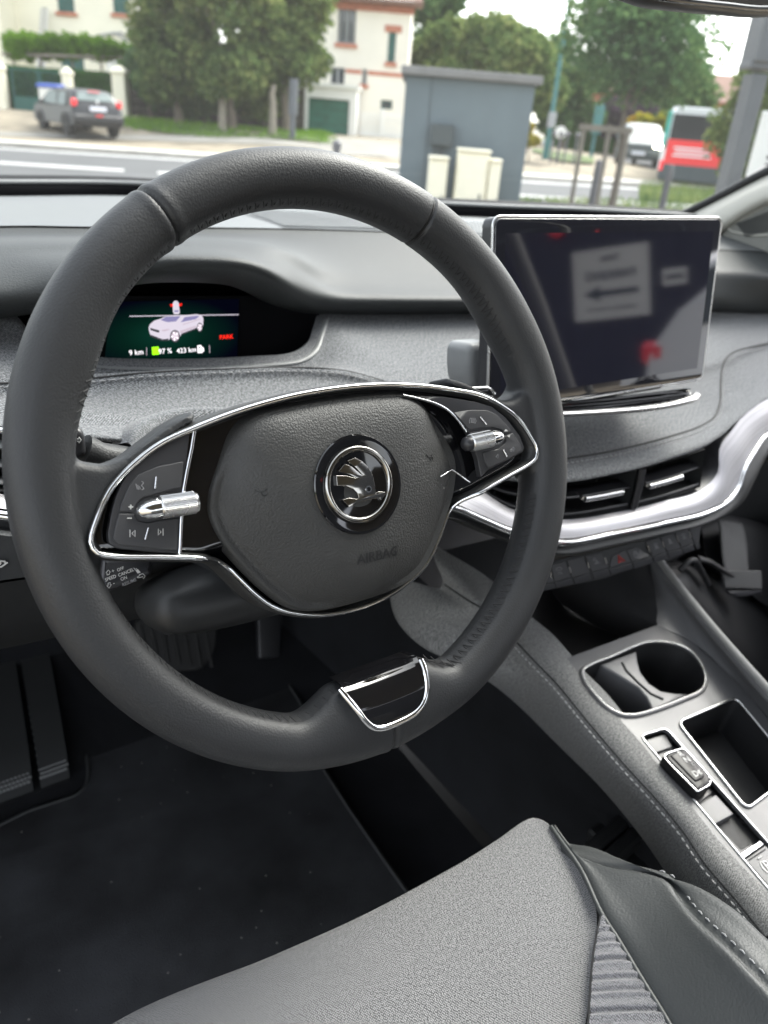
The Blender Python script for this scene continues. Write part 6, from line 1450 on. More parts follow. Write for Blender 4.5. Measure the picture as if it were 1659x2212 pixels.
for i, h_ in enumerate((h1, h3, h4, h5)):
    m = MB(); fbox(m, h_[0], h_[1], h_[2], h_[3], .22, .26); g = m.build('window', X_['glz'], hB, True)
    m = MB(); t_ = .07
    fbox(m, h_[0], h_[0]+t_, h_[2], h_[3], .12, .2); fbox(m, h_[1]-t_, h_[1], h_[2], h_[3], .12, .2); fbox(m, h_[0]+t_, h_[1]-t_, h_[3]-t_, h_[3], .12, .2); fbox(m, h_[0]+t_, h_[1]-t_, h_[2], h_[2]+t_, .12, .2)
    if i in (0, 1): 
        c = (h_[0]+h_[1])/2; fbox(m, c-t_*.8, c+t_*.8, h_[2]+t_, h_[3]-t_, .125, .195)
        if i == 0:
            for q in (.22, .78): x_ = h_[0]+(h_[1]-h_[0])*q; fbox(m, x_-.03, x_+.03, h_[2]+t_, h_[3]-t_, .10, .118)
    m.build('window_frame', X_['frm'] if i != 3 else X_['gpaint'], g, True, smooth=False)
m = MB(); fbox(m, h2[0], h2[1], h2[2], h2[3], .05, .1); m.build('shutter', X_['shut'], hB, True)
for h_ in (h1, h2, h4): m = MB(); fbox(m, h_[0]-.1, h_[1]+.1, h_[2]-.16, h_[2], -.12, .1, .02); m.build('window_sill', X_['brick'], hB, True)
m = MB(); fbox(m, h2[0]-.18, h2[1]+.22, h2[3], h2[3]+.26, -.06, .1, .01); m.build('brick_lintel', X_['brick'], hB, True)
zl = HB_(1100, 490)[1]
m = MB()
for (a, b) in ((wl_-1.5, h3[0]-.03), (h3[1]+.03, h4[0]-.03), (h4[1]+.03, wr_)): fbox(m, a, b, zl-.08, zl+.08, -.03, .02)
m.build('brick_band', X_['brick'], hB, True, smooth=False)
m = MB(); fbox(m, wl_-1.6, wr_+.1, ztop-.28, ztop, -.06, .02); m.build('brick_band', X_['brick'], hB, True, smooth=False)
m = MB(); fbox(m, wl_-2, wr_+.45, ztop, ztop+.12, -.7, .4); m.add([(wl_-2, -.75, ztop+.12), (wr_+.5, -.75, ztop+.12), (wr_-1.8, 3.5, ztop+2.6), (wl_-2, 3.5, ztop+2.6)], [(0, 1, 2, 3)]); m.build('roof', X_['roof'], hB, True, smooth=False)
m = MB(); fbox(m, wr_-.35, wr_-.0, -.8, ztop-.01, .36, 8); m.build('side_wall', X_['crm2'], hB, True, smooth=False)
ga, gb = HB_(800, 700), HB_(1165, 700); _, gz = HB_(985, 615); gi = hole(848, 1115, 688, 955)
facade(hB, 'garage_surround', ga[0], gb[0], gz, [(gi[0], gi[1], -.9, gi[3])], X_['white'], depth=2.2, y=-2.3)
m = MB(); fbox(m, gi[0], gi[1], -.5, gi[3], -2.1, -2.05); m.build('garage_door', X_['gar'], hB, True, smooth=False)
m = MB(); fbox(m, ga[0]-.1, gb[0]+.1, gz, gz+.15, -2.4, .0); m.build('balcony_slab', X_['white'], hB, True, smooth=False)
dp = HB_(775, 650)[0]; m = MB(); m.tube([(dp, -.1, -.3), (dp, -.1, ztop)], .06, 8); m.build('drain_pipe', X_['white'], hB, True)
# picket fence on a low wall
bF = at(*z2f(1310, 940), 38.2); pf_ = thing('picket_fence', 'white picket fence on a low wall right of the green garage door', 'fence', bF, RZ)
def HF(x, y): return H(*z2f(x, y), 38.2, bF)
a, z = HF(1172, 770); b, z2 = HF(1480, 785); _, zw = HF(1310, 905); zt = (z+z2)/2
m = MB(); fbox(m, a, b, -.6, zw, -.1, .1); m.build('fence_wall', X_['white'], pf_, True, smooth=False)
m = MB(); n_ = 24
for k in range(n_): x = a+(b-a)*(k+.5)/n_; m.box((x, 0, (zw+zt)/2), (.055, .03, zt-zw), bev=.01)
m.build('fence_pickets', X_['white'], pf_, True)
m = MB(); fbox(m, a, b, zw+.12, zw+.18, .02, .05); fbox(m, a, b, zt-.28, zt-.22, .02, .05); m.build('fence_rails', X_['white'], pf_, True, smooth=False)
m = MB(); xm = HF(1315, 800)[0]; fbox(m, xm-.1, xm+.1, 0, zt+.15, -.12, .12, .02); m.build('fence_pillar', X_['white'], pf_, True)
bC = at(*z2f(700, 930), 30.5); cb = thing('dark_utility_pole', 'dark blue-grey post standing on the verge by the garage', 'post', bC, RZ)
_, z = H(*z2f(700, 540), 30.5, bC); m = MB(); m.tube([(0, 0, -.2), (0, 0, z*.45)], .10, 10); m.tube([(0, 0, z*.4), (.02, 0, z)], .16, 10); m.build('post_body', X_['steel'], cb, True)
bo = at(*z2f(1005, 1045), 23.5); t = thing('bollard', 'short dark bollard beyond the top of the wheel rim', 'bollard', bo, RZ); _, z = H(*z2f(1005, 962), 23.5, bo)
m = MB(); m.lathe((0, 0, 0), (0, 0, 1), [(-.1, .1), (z*.55, .09), (z*.7, .13), (z*.9, .13), (z, .06)], 12); m.build('bollard_body', X_['bol'], t, True)
# ---- grey shed -----------------------------------------------------------------------------
dS = 10.5; z3 = lambda x, y: (877.7+x*.26448, 109.7+y*.26448)
pS = PD(*z3(520, 700), dS); lS = latd(pS)[0]; bS = LD(lS, dS, 0)
# slightly turned so its right end is farther away, as its roofline shows
sh_ = thing('transformer_shed', 'blue-grey rendered utility shed with a flat capped roof by the road', 'shed', bS, RZ)
def HS(x, y, d=dS): return H(*z3(x, y), d, bS)
xl_, zl_ = HS(0, 180); xr_, zr_ = HS(1050, 290); xr2, _ = HS(905, 1250); xm = (xr_+HS(985, 800)[0])/2
zt = (zl_+zr_)/2
m = MB(); fbox(m, xl_, xm, -.3, zt, 0, 2.2, .01); m.build('shed_walls', X_['shed'], sh_, True, smooth=False)
m = MB(); fbox(m, xl_-.06, xm+.07, zt, zt+.09, -.10, 2.3, .01); m.build('roof_cap', X_['shedcap'], sh_, True)
m = MB(); xs_ = HS(205, 300)[0]; m.tube([(xs_, -.004, 0), (xs_, -.004, zt)], .006, 4); m.build('wall_joint', X_['box'], sh_, True)
a, z = HS(205, 590); b, z2 = HS(375, 780); m = MB(); fbox(m, a, b, z2, z, -.16, 0, .01); m.build('wall_box', X_['box'], sh_, True)
a, z = HS(215, 790); b, z2 = HS(290, 860); m = MB(); fbox(m, a, b, z2, z, -.08, 0, .01); m.build('cable_duct', X_['box'], sh_, True)
for lab, (xa, ya, xb, yb_) in (('narrow cream utility cabinet left in front of the grey shed', (165, 868, 315, 1260)), ('tall cream utility cabinet in the middle of the grey shed front', (385, 812, 632, 1260)), ('small cream utility cabinet right of the tall one', (634, 890, 722, 1260))):
    a, z = HS((xa+xb)/2-(xb-xa)/2, ya); b, z2 = HS(xb, ya); w_ = b-a; c = (HS(xa, (ya+yb_)/2)[0]+HS(xb, (ya+yb_)/2)[0])/2
    t = thing('utility_cabinet', lab, 'cabinet', bS+RW*c+HW*-.38, RZ, 'cream cabinets in front of the shed')
    m = MB(); m.box((0, 0, (z+z2)/4), (w_, .36, (z+z2)/2), bev=.015); m.build('cabinet_body', X_['cab'], t, True)
    m = MB(); m.box((0, -.186, (z+z2)/4+.05), (w_*.86, .012, (z+z2)/2-.22), bev=.004); d_ = m.build('cabinet_door', X_['cab'], t, True)
    m = MB(); m.box((0, -.01, (z+z2)/2+.012), (w_*1.07, .41, .03), bev=.008); m.build('cabinet_lid', X_['cab'], t, True)
    m = MB(); m.box((w_*.3, -.2, (z+z2)/4), (.02, .012, .08), bev=.003); m.build('cabinet_lock', X_['box'], t, True)
# ---- right background ------------------------------------------------------------------------
z4r = lambda x, y: (1261.8+x*.2394, 109.7+y*.2394)
tr('tall_tree', 'tall green tree behind the left half of the grey shed', 930, 310, 48, 20, 70, 200, X_['leaf1'], 7000, .2, 18, 21, group='background trees right of the house')
tr('tall_tree', 'slim tree against the sky beside the house gable', 915, 310, 52, -60, 60, 120, X_['leaf2'], 3500, .2, 14, 22, group='background trees right of the house')
tr('tall_tree', 'broad olive tree behind the grey shed', 1030, 315, 50, 25, 105, 230, X_['leaf1'], 12000, .2, 30, 23, group='background trees right of the house')
tr('tall_tree', 'yellowish tree between the shed and the lamp post', 1130, 320, 46, 60, 85, 260, X_['leaf1'], 9000, .17, 18, 24, group='background trees right of the house')
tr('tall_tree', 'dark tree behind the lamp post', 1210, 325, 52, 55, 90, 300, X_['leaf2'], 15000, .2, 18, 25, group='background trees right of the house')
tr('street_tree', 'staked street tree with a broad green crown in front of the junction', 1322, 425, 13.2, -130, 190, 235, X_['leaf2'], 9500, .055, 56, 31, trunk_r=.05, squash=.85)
tr('street_tree', 'green tree at the kerb hiding part of the red bus', 1598, 420, 10.5, 90, 88, 395, X_['leaf1'], 6500, .04, 30, 33, trunk_r=.03)
tr('tall_tree', 'distant tree left of the bus with yellow leaves', 1400, 320, 50, 235, 45, 310, X_['leaf5'], 4000, .2, 8, 34)
tr('tall_tree', 'purple-leaved tree behind the junction', 1330, 318, 56, 215, 75, 300, X_['leaf6'], 8000, .22, 12, 35)
tr('tall_tree', 'green tree filling the gap behind the white van', 1450, 320, 60, 120, 90, 300, X_['leaf2'], 12000, .24, 14, 36)
tr('tall_tree', 'green tree beyond the bus at the right edge', 1640, 340, 34, 120, 90, 330, X_['leaf1'], 12000, .15, 14, 37)
tr('bushy_shrub', 'yellow and orange bush at the right end of the shed', 1140, 345, 30, 265, 20, 345, X_['leaf5'], 2500, .1, 6, 38, trunk_r=.03, cat='shrub')
wall('dark hedge-topped boundary wall closing the far side street', 4550, 1130, 5350, 1160, 960, 58, .6, 'garden_wall', X_['leaf4'], False)
# brown-red house far right
bR = at(1500, 330, 70); hr = thing('red_roof_house', 'distant brown brick house glimpsed through the right hand trees', 'house', bR, RZ)
m = MB(); fbox(m, -9, 9, -1, 4.2, 0, 8); m.build('wall', X_['brick'], hr, True, smooth=False); m = MB(); m.add([(-10, -.5, 4.1), (10, -.5, 4.1), (10, 4, 6.3), (-10, 4, 6.3), (-10, 8.5, 4.1), (10, 8.5, 4.1)], [(0, 1, 2, 3), (3, 2, 5, 4)]); m.build('roof', X_['roof'], hr, True, smooth=False)
m = MB(); [fbox(m, x, x+1.2, 1.6, 3.2, -.05, .02) for x in (-6, -2, 3, 6)]; m.build('windows', X_['glz'], hr, True, smooth=False)
# tree guard: stakes round the street tree
for lab, (xt, yt_), (xb, yb_) in (('left wooden stake of the tree guard', (435, 600), (-1, 0)), ('right wooden stake of the tree guard', (-1, 0), (-1, 0))): pass
tg = thing('tree_guard', 'weathered wooden stakes and rail around the young street tree', 'tree guard', at(1300, 440, 13), RZ)
bT = tg.location
def HT(px, py, d=13): return H(px, py, d, bT)
m = MB()
for (a, b) in (((1262, 275), (1232, 446)), ((1356, 290), (1325, 448)), ((1318, 270), (1290, 446))):
    p, q = HT(*a), HT(*b); m.tube([(p[0], 0, p[1]), ((p[0]+q[0])/2, 0, 0.5), (q[0], 0, -.2)], .035, 8)
m.build('guard_stakes', X_['wood'], tg, True); p, q = HT(1250, 272), HT(1365, 285); m = MB(); m.box(((p[0]+q[0])/2, -.05, (p[1]+q[1])/2), (abs(q[0]-p[0]), .03, .09), bev=.01); m.build('guard_rail', X_['wood'], tg, True)
bl_pts = [((1296, 345), (1276, 448), 11.5, 'plain grey bollard post left of the street tree trunk'), ((1449, 355), (1428, 455), 11.5, 'plain grey bollard post in front of the red bus')]
for (a, b, d, lab) in bl_pts:
    base_ = at(*b, d); t = thing('bollard_post', lab, 'bollard', base_, RZ, 'grey posts along the near kerb'); _, z = H(*a, d, base_)
    m = MB(); m.lathe((0, 0, 0), (0, 0, 1), [(-.1, .045), (z-.09, .045), (z-.08, .035), (z-.06, .035), (z-.05, .048), (z, .03)], 12); m.build('bollard_body', X_['bol'], t, True)
for i, (x, y) in enumerate(((1204, 345), (1217, 348), (1238, 352), (1189, 343))):
    base_ = at(x, y, 30); t = thing('bollard', ['thin round-topped bollard second from the shed in the side street', 'thin round-topped bollard third from the shed in the side street', 'rightmost thin bollard in the side street', 'thin bollard nearest the shed in the side street'][i], 'bollard', base_, RZ, 'thin bollards in the side street')
    m = MB(); m.tube([(0, 0, -.1), (0, 0, .85)], .035, 8); m.lathe((0, 0, .85), (0, 0, 1), [(0, .04), (.05, .09), (.12, .09), (.17, .03)], 10); m.build('bollard_body', X_['bol'], t, True)
pl = at(1180, 328, 31); t = thing('lamp_post', 'slim green street lamp post leaning over the side street', 'lamp post', pl, RZ); _, z = H(1204, 165, 31, pl)
m = MB(); m.tube([(0, 0, -.2), (0, 0, z*.25)], .13, 10); m.tube([(0, 0, z*.25), (0, 0, z+3)], [.085, .06], 10); m.build('lamp_pole', X_['gpost'], t, True)
m = MB(); m.box((.02, -.05, z*.48), (.28, .1, .5), bev=.02); m.build('pole_box', X_['frm'], t, True)
m = MB(); m.tube([(0, 0, z+3), (-.4, -.3, z+3.3), (-1.1, -.6, z+3.4)], .05, 8); m.box((-1.4, -.7, z+3.4), (.6, .25, .12), bev=.03); m.build('lamp_head', X_['gpost'], t, True)
pl = at(1278, 330, 36); t = thing('traffic_signal', 'green traffic signal on a pole beyond the tree guard', 'traffic light', pl, RZ); _, z = H(1280, 222, 36, pl)
m = MB(); m.tube([(0, 0, -.2), (0, 0, z)], .07, 8); m.build('signal_pole', X_['gpost'], t, True); m = MB(); m.box((0, -.1, z-.6), (.35, .25, 1.1), bev=.03); m.build('signal_head', X_['gpost'], t, True)
pl = at(1202, 340, 30.5); t = thing('round_road_sign', 'small pale round sign on a thin pole in the side street', 'sign', pl, RZ); _, z = H(1202, 285, 30.5, pl)
m = MB(); m.tube([(0, 0, -.1), (0, 0, z)], .03, 8); m.build('sign_pole', X_['bol'], t, True); m = MB(); m.lathe((0, -.05, z), (0, -1, 0), [(0, .2), (.03, .2)], 20); m.build('sign_disc', X_['white'], t, True)
# steel column and sign panel at the right edge (parts of the car dealer's forecourt)
dC = 5.2; z_col = at(1580, 420, dC)
sc_ = thing('steel_column', 'dark grey steel column with a wide bracket at the right edge', 'column', LD(latd(PD(1590, 330, dC))[0], dC, 0), RZ)
_, z = H(1625, 160, dC, sc_.location)
m = MB(); m.box((0, 0, z/2), (.085, .16, z), bev=.004); m.build('column_shaft', X_['steel'], sc_, True)
m = MB(); m.box((.02, 0, z+.04), (.20, .2, .035), bev=.004); m.box((.05, 0, z+1.0), (.24, .24, 1.9), bev=.01); m.build('column_bracket', X_['steel'], sc_, True)
m = MB(); m.box((.16, -.02, z+.66), (.22, .1, .22), bev=.01); m.build('column_box', X_['white'], sc_, True)
sg = thing('sign_panel', 'white forecourt sign panel cut by the right edge of the picture', 'sign', LD(latd(PD(1659, 300, 5.6))[0]+.12, 5.6, 0), RZ)
_, z0 = H(1640, 385, 5.6, sg.location); _, z1 = H(1652, 240, 5.6, sg.location)
x0_ = H(1626, 330, 5.6, sg.location)[0]
m = MB(); m.box((x0_+.45, 0, (z0+z1)/2), (.9, .04, z1-z0), bev=.004); m.build('panel_board', X_['busw'], sg, True)
m = MB(); [m.box((x0_+.30, -.024, z0+(z1-z0)*q), (.42, .006, h_), bev=.001) for q, h_ in ((.78, .02), (.62, .035), (.33, .025), (.22, .012))]; m.build('panel_stripes', X_['box'], sg, True)
m = MB(); m.tube([(x0_+.1, .04, 0), (x0_+.1, .04, z1)], .02, 6); m.tube([(x0_+.8, .04, 0), (x0_+.8, .04, z1)], .02, 6); m.build('panel_legs', X_['steel'], sg, True)

# ======================= VEHICLES ============================================================
def carbody(t, L_, W, Hh, paint, prof=None, glassmat='cglass', kind='hatch'):
    """x forward; side profile lofted across the width with tumblehome"""
    P = {'hatch': [(-.5, .30), (-.5, .42), (-.492, .56), (-.487, .62), (-.45, .80), (-.40, .95), (-.36, .985), (-.15, 1.0), (.05, .985), (.17, .93), (.30, .68), (.36, .64), (.46, .57), (.495, .48), (.5, .36), (.49, .22), (-.49, .22)],
         'van': [(-.5, .25), (-.5, .5), (-.5, .7), (-.495, .85), (-.49, .97), (-.4, 1.0), (-.1, 1.0), (.1, .98), (.18, .93), (.33, .64), (.40, .60), (.47, .54), (.495, .45), (.5, .35), (.5, .3), (.49, .2), (-.49, .2)],
         'suv': [(-.5, .32), (-.5, .46), (-.492, .56), (-.480, .66), (-.43, .84), (-.37, .965), (-.33, .985), (-.12, 1.0), (.06, .985), (.17, .93), (.29, .70), (.36, .66), (.46, .60), (.495, .50), (.5, .38), (.49, .24), (-.49, .24)]}[kind]
    n = len(P); V = []; F = []
    lat = [-1, -.97, -.86, -.5, 0, .5, .86, .97, 1]
    for s in lat:
        for i, (x, z) in enumerate(P):
            tum = 1-.20*max(0, (z-.60))/.4
            zz = z*Hh-(.05*Hh*max(0, abs(s)-.8)/.2 if z > .9 else 0); xx = x*L_*(1-.03*(abs(s) > .9))
            zz = zz if z > .3 else zz+.02*(abs(s) > .9)
            V.append((xx, s*W/2*tum*(1-.0*abs(s)), zz))
    k = len(lat)
    for a in range(k-1):
        for i in range(n): F.append((a*n+i, a*n+(i+1) % n, (a+1)*n+(i+1) % n, (a+1)*n+i))
    F.append(tuple(range(n))[::-1]); F.append(tuple((k-1)*n+i for i in range(n)))
    m = MB(); m.add(V, F); b = m.build('body', paint, t, True, autos=45)
    sub = b.modifiers.new('bev', 'BEVEL'); sub.width = .02; sub.segments = 2; sub.limit_method = 'ANGLE'
    gm = X_[glassmat]
    def tm(z): return 1-.20*max(0, (z-.60))/.4
    # rear glass
    r0, r1 = (P[4], P[5]) if kind != 'van' else ((-.5, .66), (-.492, .93))
    def onp_(t_): return (r0[0]+(r1[0]-r0[0])*t_, r0[1]+(r1[1]-r0[1])*t_)
    a, c = onp_(-.25 if kind != 'van' else .05), onp_(.82)
    mm = MB(); dx = -.012
    mm.add([(a[0]*L_+dx, -W/2*.78*tm(a[1]), a[1]*Hh), (a[0]*L_+dx, W/2*.78*tm(a[1]), a[1]*Hh), (c[0]*L_+dx, W/2*.74*tm(c[1]), c[1]*Hh), (c[0]*L_+dx, -W/2*.74*tm(c[1]), c[1]*Hh)], [(0, 1, 2, 3)]); mm.build('rear_window', gm, t, True)
    f0, f1 = P[10], P[9]; mm = MB(); g0, g1 = (f0[0]*.12+f1[0]*.88, f0[1]*.12+f1[1]*.88), (f0[0]*.94+f1[0]*.06, f0[1]*.94+f1[1]*.06)
    mm.add([(g1[0]*L_+.015, -W/2*.86*tm(g1[1]), g1[1]*Hh+.01), (g1[0]*L_+.015, W/2*.86*tm(g1[1]), g1[1]*Hh+.01), (g0[0]*L_+.015, W/2*.78*tm(g0[1]), g0[1]*Hh+.01), (g0[0]*L_+.015, -W/2*.78*tm(g0[1]), g0[1]*Hh+.01)], [(0, 1, 2, 3)]); mm.build('windscreen', gm, t, True)
    for s in (-1, 1):
        for (xa, xb, xc, xd) in (((-.34, -.13, -.14, -.31)), ((-.11, .22, .13, -.10))):
            mm = MB(); mm.add([(xa*L_, s*(W/2*tm(.64)+.012), .64*Hh), (xb*L_, s*(W/2*tm(.64)+.012), .64*Hh), (xc*L_, s*(W/2*tm(.90)+.012), .91*Hh), (xd*L_, s*(W/2*tm(.90)+.012), .91*Hh)], [(0, 1, 2, 3)]); mm.build('side_window', gm, t, True)
        mm = MB(); mm.box((.20*L_, s*(W/2+.06), .66*Hh), (.12, .16, .11), bev=.03); mm.build('wing_mirror', paint, t, True)
        for x in (-.31, .31):
            r = .30 if kind != 'suv' else .35
            mm = MB(); mm.lathe((x*L_, s*(W/2-.18), r), (0, s, 0), [(0, r), (.17, r), (.19, r*.93), (.19, r*.70)], 28); wv = mm.build('wheel', X_['tyre'], t, True)
            mm = MB(); mm.lathe((x*L_, s*(W/2+.0), r), (0, s, 0), [(0, r*.7), (.01, r*.66), (-.0, r*.2), (.012, .01)], 16); mm.build('wheel_rim', X_['rimm'], wv, True)
            mm = MB(); mm.tube([(x*L_+r*1.16*math.cos(q), s*(W/2+.004), r+r*1.16*math.sin(q)) for q in np.linspace(0, math.pi, 16)], .025, 6); mm.build('wheel_arch', X_['tyre'] if kind == 'suv' else paint, t, True)
    return b
def xbox(t, name, mat, c, s, bev=.01, par=None, rot=None):
    m = MB(); m.box(c, s, rot, bev=bev); return m.build(name, mat, par or t, True)
# parked hatchback (seen from behind, three-quarter)
bH1 = at(*za(640, 1040), 27.6); hc = thing('parked_hatchback', 'dark grey hatchback parked on the driveway seen from behind', 'car', bH1, RZ+math.radians(90+42))
carbody(hc, 3.6, 1.58, 1.32, X_['car1'], glassmat='cglassl'); L_ = 3.6
for s in (-1, 1): xbox(hc, 'tail_lamp', X_['redl'], (-L_*.475, s*.70, .93), (.12, .18, .22), .05)
xbox(hc, 'number_plate', X_['plate'], (-L_*.497, 0, .78), (.03, .52, .12)); xbox(hc, 'rear_bumper', X_['car1'], (-L_*.495, 0, .50), (.14, 1.60, .26), .06)
xbox(hc, 'brake_light', X_['redl'], (-L_*.425, 0, 1.25), (.05, .35, .03)); xbox(hc, 'bumper_reflector', X_['redl'], (-L_*.515, 0, .60), (.03, .22, .04)); xbox(hc, 'tailgate_badge', X_['rimm'], (-L_*.49, 0, .96), (.03, .10, .10), .02)
# light van with lit headlamps
bV = at(*z4r(450, 1090), 36); vn = thing('small_van', 'silver compact van driving towards us with its headlamps on', 'van', bV, RZ+math.radians(-90-14))
k_ = 1.0
carbody(vn, 4.3, 1.72, 1.62, X_['silv'], glassmat='cglassl', kind='van')
xbox(vn, 'headlamp', X_['heady'], (4.3*.485, -.68, .82), (.12, .22, .20), .06); xbox(vn, 'headlamp', X_['head'], (4.3*.485, .68, .82), (.12, .30, .24), .06)
xbox(vn, 'grille', X_['box'], (4.3*.495, 0, .74), (.08, 1.0, .14), .03); xbox(vn, 'front_bumper', X_['box'], (4.3*.497, 0, .44), (.12, 1.6, .26), .05); xbox(vn, 'number_plate', X_['plate'], (4.3*.512, 0, .52), (.03, .52, .12))
bV2 = at(*z4r(600, 1040), 41); v2 = thing('white_car', 'pale car following behind the silver van', 'car', bV2, RZ+math.radians(-90-14)); carbody(v2, 4.3, 1.8, 1.5, X_['silv'], kind='van')
xbox(v2, 'headlamp', X_['head'], (4.3*.485, .68, .8), (.1, .2, .15), .04); xbox(v2, 'headlamp', X_['head'], (4.3*.485, -.68, .8), (.1, .2, .15), .04)
# bus
bBs = at(*z4r(860, 1180), 27); bs = thing('city_bus', 'city bus with a red advertising panel on its back, half hidden by a tree', 'bus', bBs, RZ+math.radians(-19))
def HBs(x, y): return H(*z4r(x, y), 27, bBs)
xl_ = HBs(650, 1000)[0]; zt = HBs(850, 505)[1]; W = 2.5; xc_ = xl_+W/2+.1
m = MB(); m.box((xc_, 5.5, (zt+.35)/2), (W, 11, zt-.35), bev=.12); m.build('body', X_['busw'], bs, True)
m = MB(); m.box((xc_, -.01, zt*.74), (W*.86, .06, zt*.36), bev=.04); m.build('rear_window', X_['busg'], bs, True)
m = MB(); m.box((xc_+.05, -.03, zt*.40), (W*.92, .06, zt*.40), bev=.02); m.build('red_panel', X_['busr'], bs, True)
m = MB(); m.box((xc_-W*.475, -.03, zt*.72), (W*.05, .08, zt*.46), bev=.02); m.build('teal_corner', X_['bust'], bs, True)
m = MB(); m.box((xc_, -.02, .42), (W*.96, .1, .5), bev=.04); m.build('rear_bumper', X_['box'], bs, True)
m = MB(); [m.box((xc_-.30, -.065, zt*.50-k*.11), (1.15-.1*(k % 2), .01, .05), bev=.002) for k in range(3)]; m.build('panel_lettering', X_['busw'], bs, True)
m = MB(); m.box((xc_, .1, zt-.03), (W*.84, .3, .10), bev=.02); m.build('roof_edge', X_['busw'], bs, True)
for s in (-1, 1): xbox(bs, 'tail_lamp', X_['redl'], (xc_+s*W*.455, -.04, zt*.26), (.12, .08, .30), .02)
for s in (-1, 1):
    for y_ in (2.4, 8.5): m = MB(); m.lathe((xc_+s*(W/2-.28), y_, .48), (s, 0, 0), [(0, .48), (.28, .48), (.30, .4), (.30, .2)], 20); m.build('wheel', X_['tyre'], bs, True)

# ======================= WHAT STANDS BEHIND (mirrored in the touchscreen) ======================
def refl(x, y):
    r = ray(x, y); p0 = SF.o; t = (p0-CAM).dot(SF.n)/r.dot(SF.n); p = CAM+r*t; q = r-SF.n*(2*r.dot(SF.n)); return p, q
def RX(x, y, X): p, q = refl(x, y); return p+q*((X-p.x)/q.x)
XW = 11.0
cG = RX(1300, 640, XW); RZW = math.radians(-30); nW = Vector((-math.cos(RZW), -math.sin(RZW), 0))
def RN(x, y): p, q = refl(x, y); return p+q*((cG-p).dot(nW)/q.dot(nW))
X_['gwall'] = lined('dark_garage_cladding', (.028, .030, .036), (.014, .015, .018), 1.6, 'Y', .6)
gw = thing('workshop_building', 'dark clad workshop front facing the car', 'building', Vector((cG.x, cG.y, 0)), RZW)
m = MB(); m.box((.56, 0, 3.2), (1, 15, 6.8)); m.build('cladding', X_['gwall'], gw, True, smooth=False)
m = MB(); [m.box((.03, y, 1.6), (.06, .08, 3.4)) for y in (-7, -5.2, -3.2, 3.4, 6.6)]; [m.box((.025, 0, z), (.05, 14, .07)) for z in (3.5, 5.2)]; m.build('cladding_battens', X_['steel'], gw, True, smooth=False)
def z5s(x, y): return (1097.2+x*.29762, 466.3+y*.29762)
uW = Vector((-nW.y, nW.x, 0)); uW = uW if uW.y < 0 else -uW
def wy(x, y): p = RN(*z5s(x, y)); return ((p-cG).dot(uW), p.z)
c_ = [wy(475, 235), wy(1035, 225), wy(1045, 715), wy(490, 775)]
xs_ = [p[0] for p in c_]; su0, su1 = min(xs_), max(xs_); sz1 = (c_[0][1]+c_[1][1])/2; sz0 = (c_[2][1]+c_[3][1])/2
def wpos(u, z): return Vector((cG.x, cG.y, 0))+uW*u+Vector((0, 0, z))+nW*.07
sgn = thing('parking_sign', 'square white sign with the word PARKING and a black arrow on the dark workshop front', 'sign', wpos((su0+su1)/2, sz0), RZW)
ww = (su1-su0)/2*.97; hh = (sz1-sz0)/2
m = MB(); m.box((0, 0, hh), (.05, ww*2, hh*2), bev=.004); m.build('sign_board', X_['white'], sgn, True)
SGF = Frame(wpos((su0+su1)/2, sz0+hh)+nW*.03, uW, (0, 0, 1))
text('sign_lettering', 'Visite', hh*.24, X_['box'], SGF, 0, hh*.72, .001, sgn, ext=.002, bold=.004); text('sign_lettering', 'PARKING', hh*.34, X_['box'], SGF, 0, hh*.24, .001, sgn, ext=.002, bold=.006); text('sign_lettering', 'DERRIERE LE MAGASIN', hh*.14, X_['box'], SGF, 0, -hh*.70, .001, sgn, ext=.002)
ar = [(-.72, -.17), (.30, -.17), (.30, -.04), (.74, -.25), (.30, -.46), (.30, -.33), (-.72, -.33)]
V, F = plate(SGF, [(a*ww, b*hh) for a, b in ar], 0, .004); m = MB(); m.add(V, F); m.build('sign_arrow', X_['box'], sgn, smooth=False)
p1_, p2_ = wy(1125, 390), wy(1305, 490); w2, h2_ = abs(p1_[0]-p2_[0]), abs(p1_[1]-p2_[1])
s2 = thing('small_plate_sign', 'small white plate right of the parking sign on the workshop front', 'sign', wpos((p1_[0]+p2_[0])/2, p2_[1]), RZW)
m = MB(); m.box((0, 0, h2_/2), (.04, w2, h2_), bev=.003); m.build('plate_board', X_['white'], s2, True)
m = MB(); m.box((-.03, 0, h2_/2), (.01, w2*.7, h2_*.25), bev=.002); m.build('plate_lettering', X_['box'], s2, True)
p1_ = wy(362, 112); rl = thing('red_warning_lamp', 'small red lamp on the workshop front', 'lamp', wpos(*p1_), RZW)
m = MB(); m.lathe((0, 0, 0), (-1, 0, 0), [(0, .13), (.08, .12), (.12, .05)], 16); m.build('lamp_lens', X_['redl'], rl, True)
pc_ = RX(*z5s(1010, 960), 6.0)
wc = thing('white_parked_car', 'white car with a red tail lamp parked on the passenger side', 'car', Vector((6.0+.85, pc_.y+2.15, min(0, pc_.z-1.05))), math.radians(90))
carbody(wc, 4.4, 1.85, 1.62, X_['carw'], kind='suv')
for s in (-1, 1): xbox(wc, 'tail_lamp', X_['redl'], (-4.4*.47, s*.80, 1.0), (.30, .20, .22), .05)
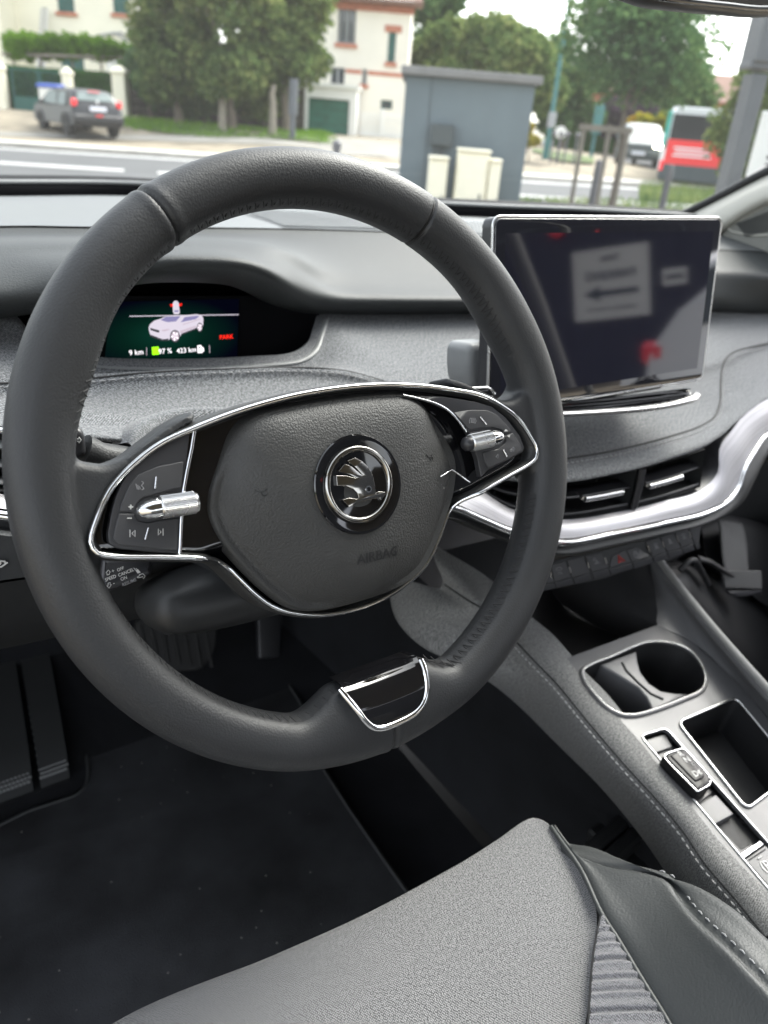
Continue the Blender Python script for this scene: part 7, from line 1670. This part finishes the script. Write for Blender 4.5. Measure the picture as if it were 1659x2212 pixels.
# ======================= CAMERA, LIGHT, RENDER ============================================
cam = bpy.data.cameras.new('camera'); co_ = bpy.data.objects.new('camera', cam); COL.objects.link(co_)
cam.sensor_fit = 'VERTICAL'; cam.sensor_height = 34.6; cam.sensor_width = 34.6*.75; cam.lens = 34.6*FPX/2212
cam.clip_start = .02; cam.clip_end = 900
R_ = c2w(Vector((1, 0, 0))); U_ = c2w(Vector((0, -1, 0))); B_ = c2w(Vector((0, 0, -1)))
co_.matrix_world = Matrix(((R_.x, U_.x, B_.x, 0), (R_.y, U_.y, B_.y, 0), (R_.z, U_.z, B_.z, CAMZ), (0, 0, 0, 1)))
cam.dof.use_dof = True; cam.dof.focus_distance = .47; cam.dof.aperture_fstop = cam.lens/3.4
scene.camera = co_
w = bpy.data.worlds.new('World'); scene.world = w; w.use_nodes = True; nt = w.node_tree; nt.nodes.clear()
SUN_EL, SUN_AZ = math.radians(48), math.radians(75)      # high soft sun behind the left shoulder
sky = nt.nodes.new('ShaderNodeTexSky'); sky.sky_type = 'NISHITA'; sky.sun_disc = False; sky.sun_elevation = SUN_EL; sky.sun_rotation = SUN_AZ
sky.dust_density = 3.0; sky.air_density = 1.0
hs = nt.nodes.new('ShaderNodeHueSaturation'); hs.inputs['Saturation'].default_value = .28
bg = nt.nodes.new('ShaderNodeBackground'); bg.inputs[1].default_value = .15; ow = nt.nodes.new('ShaderNodeOutputWorld')
nt.links.new(sky.outputs[0], hs.inputs['Color']); nt.links.new(hs.outputs[0], bg.inputs[0]); nt.links.new(bg.outputs[0], ow.inputs[0])
sl = bpy.data.lights.new('sun', 'SUN'); so = bpy.data.objects.new('sun', sl); COL.objects.link(so)
sl.energy = .6; sl.angle = math.radians(30); sl.color = (1, .95, .86)
d = Vector((math.sin(SUN_AZ)*math.cos(SUN_EL), math.cos(SUN_AZ)*math.cos(SUN_EL), math.sin(SUN_EL)))
so.rotation_euler = d.to_track_quat('Z', 'Y').to_euler()
vs = scene.view_settings; scene.display_settings.display_device = 'sRGB'
vs.view_transform = 'Standard'; vs.look = 'None'; vs.exposure = EXPO; vs.gamma = 1; vs.use_curve_mapping = False
scene.render.engine = 'CYCLES'; scene.cycles.max_bounces = 8; scene.cycles.transparent_max_bounces = 24; scene.cycles.sample_clamp_indirect = 6
scene.cycles.caustics_reflective = False; scene.cycles.caustics_refractive = False
scene.render.resolution_x = 768; scene.render.resolution_y = 1024
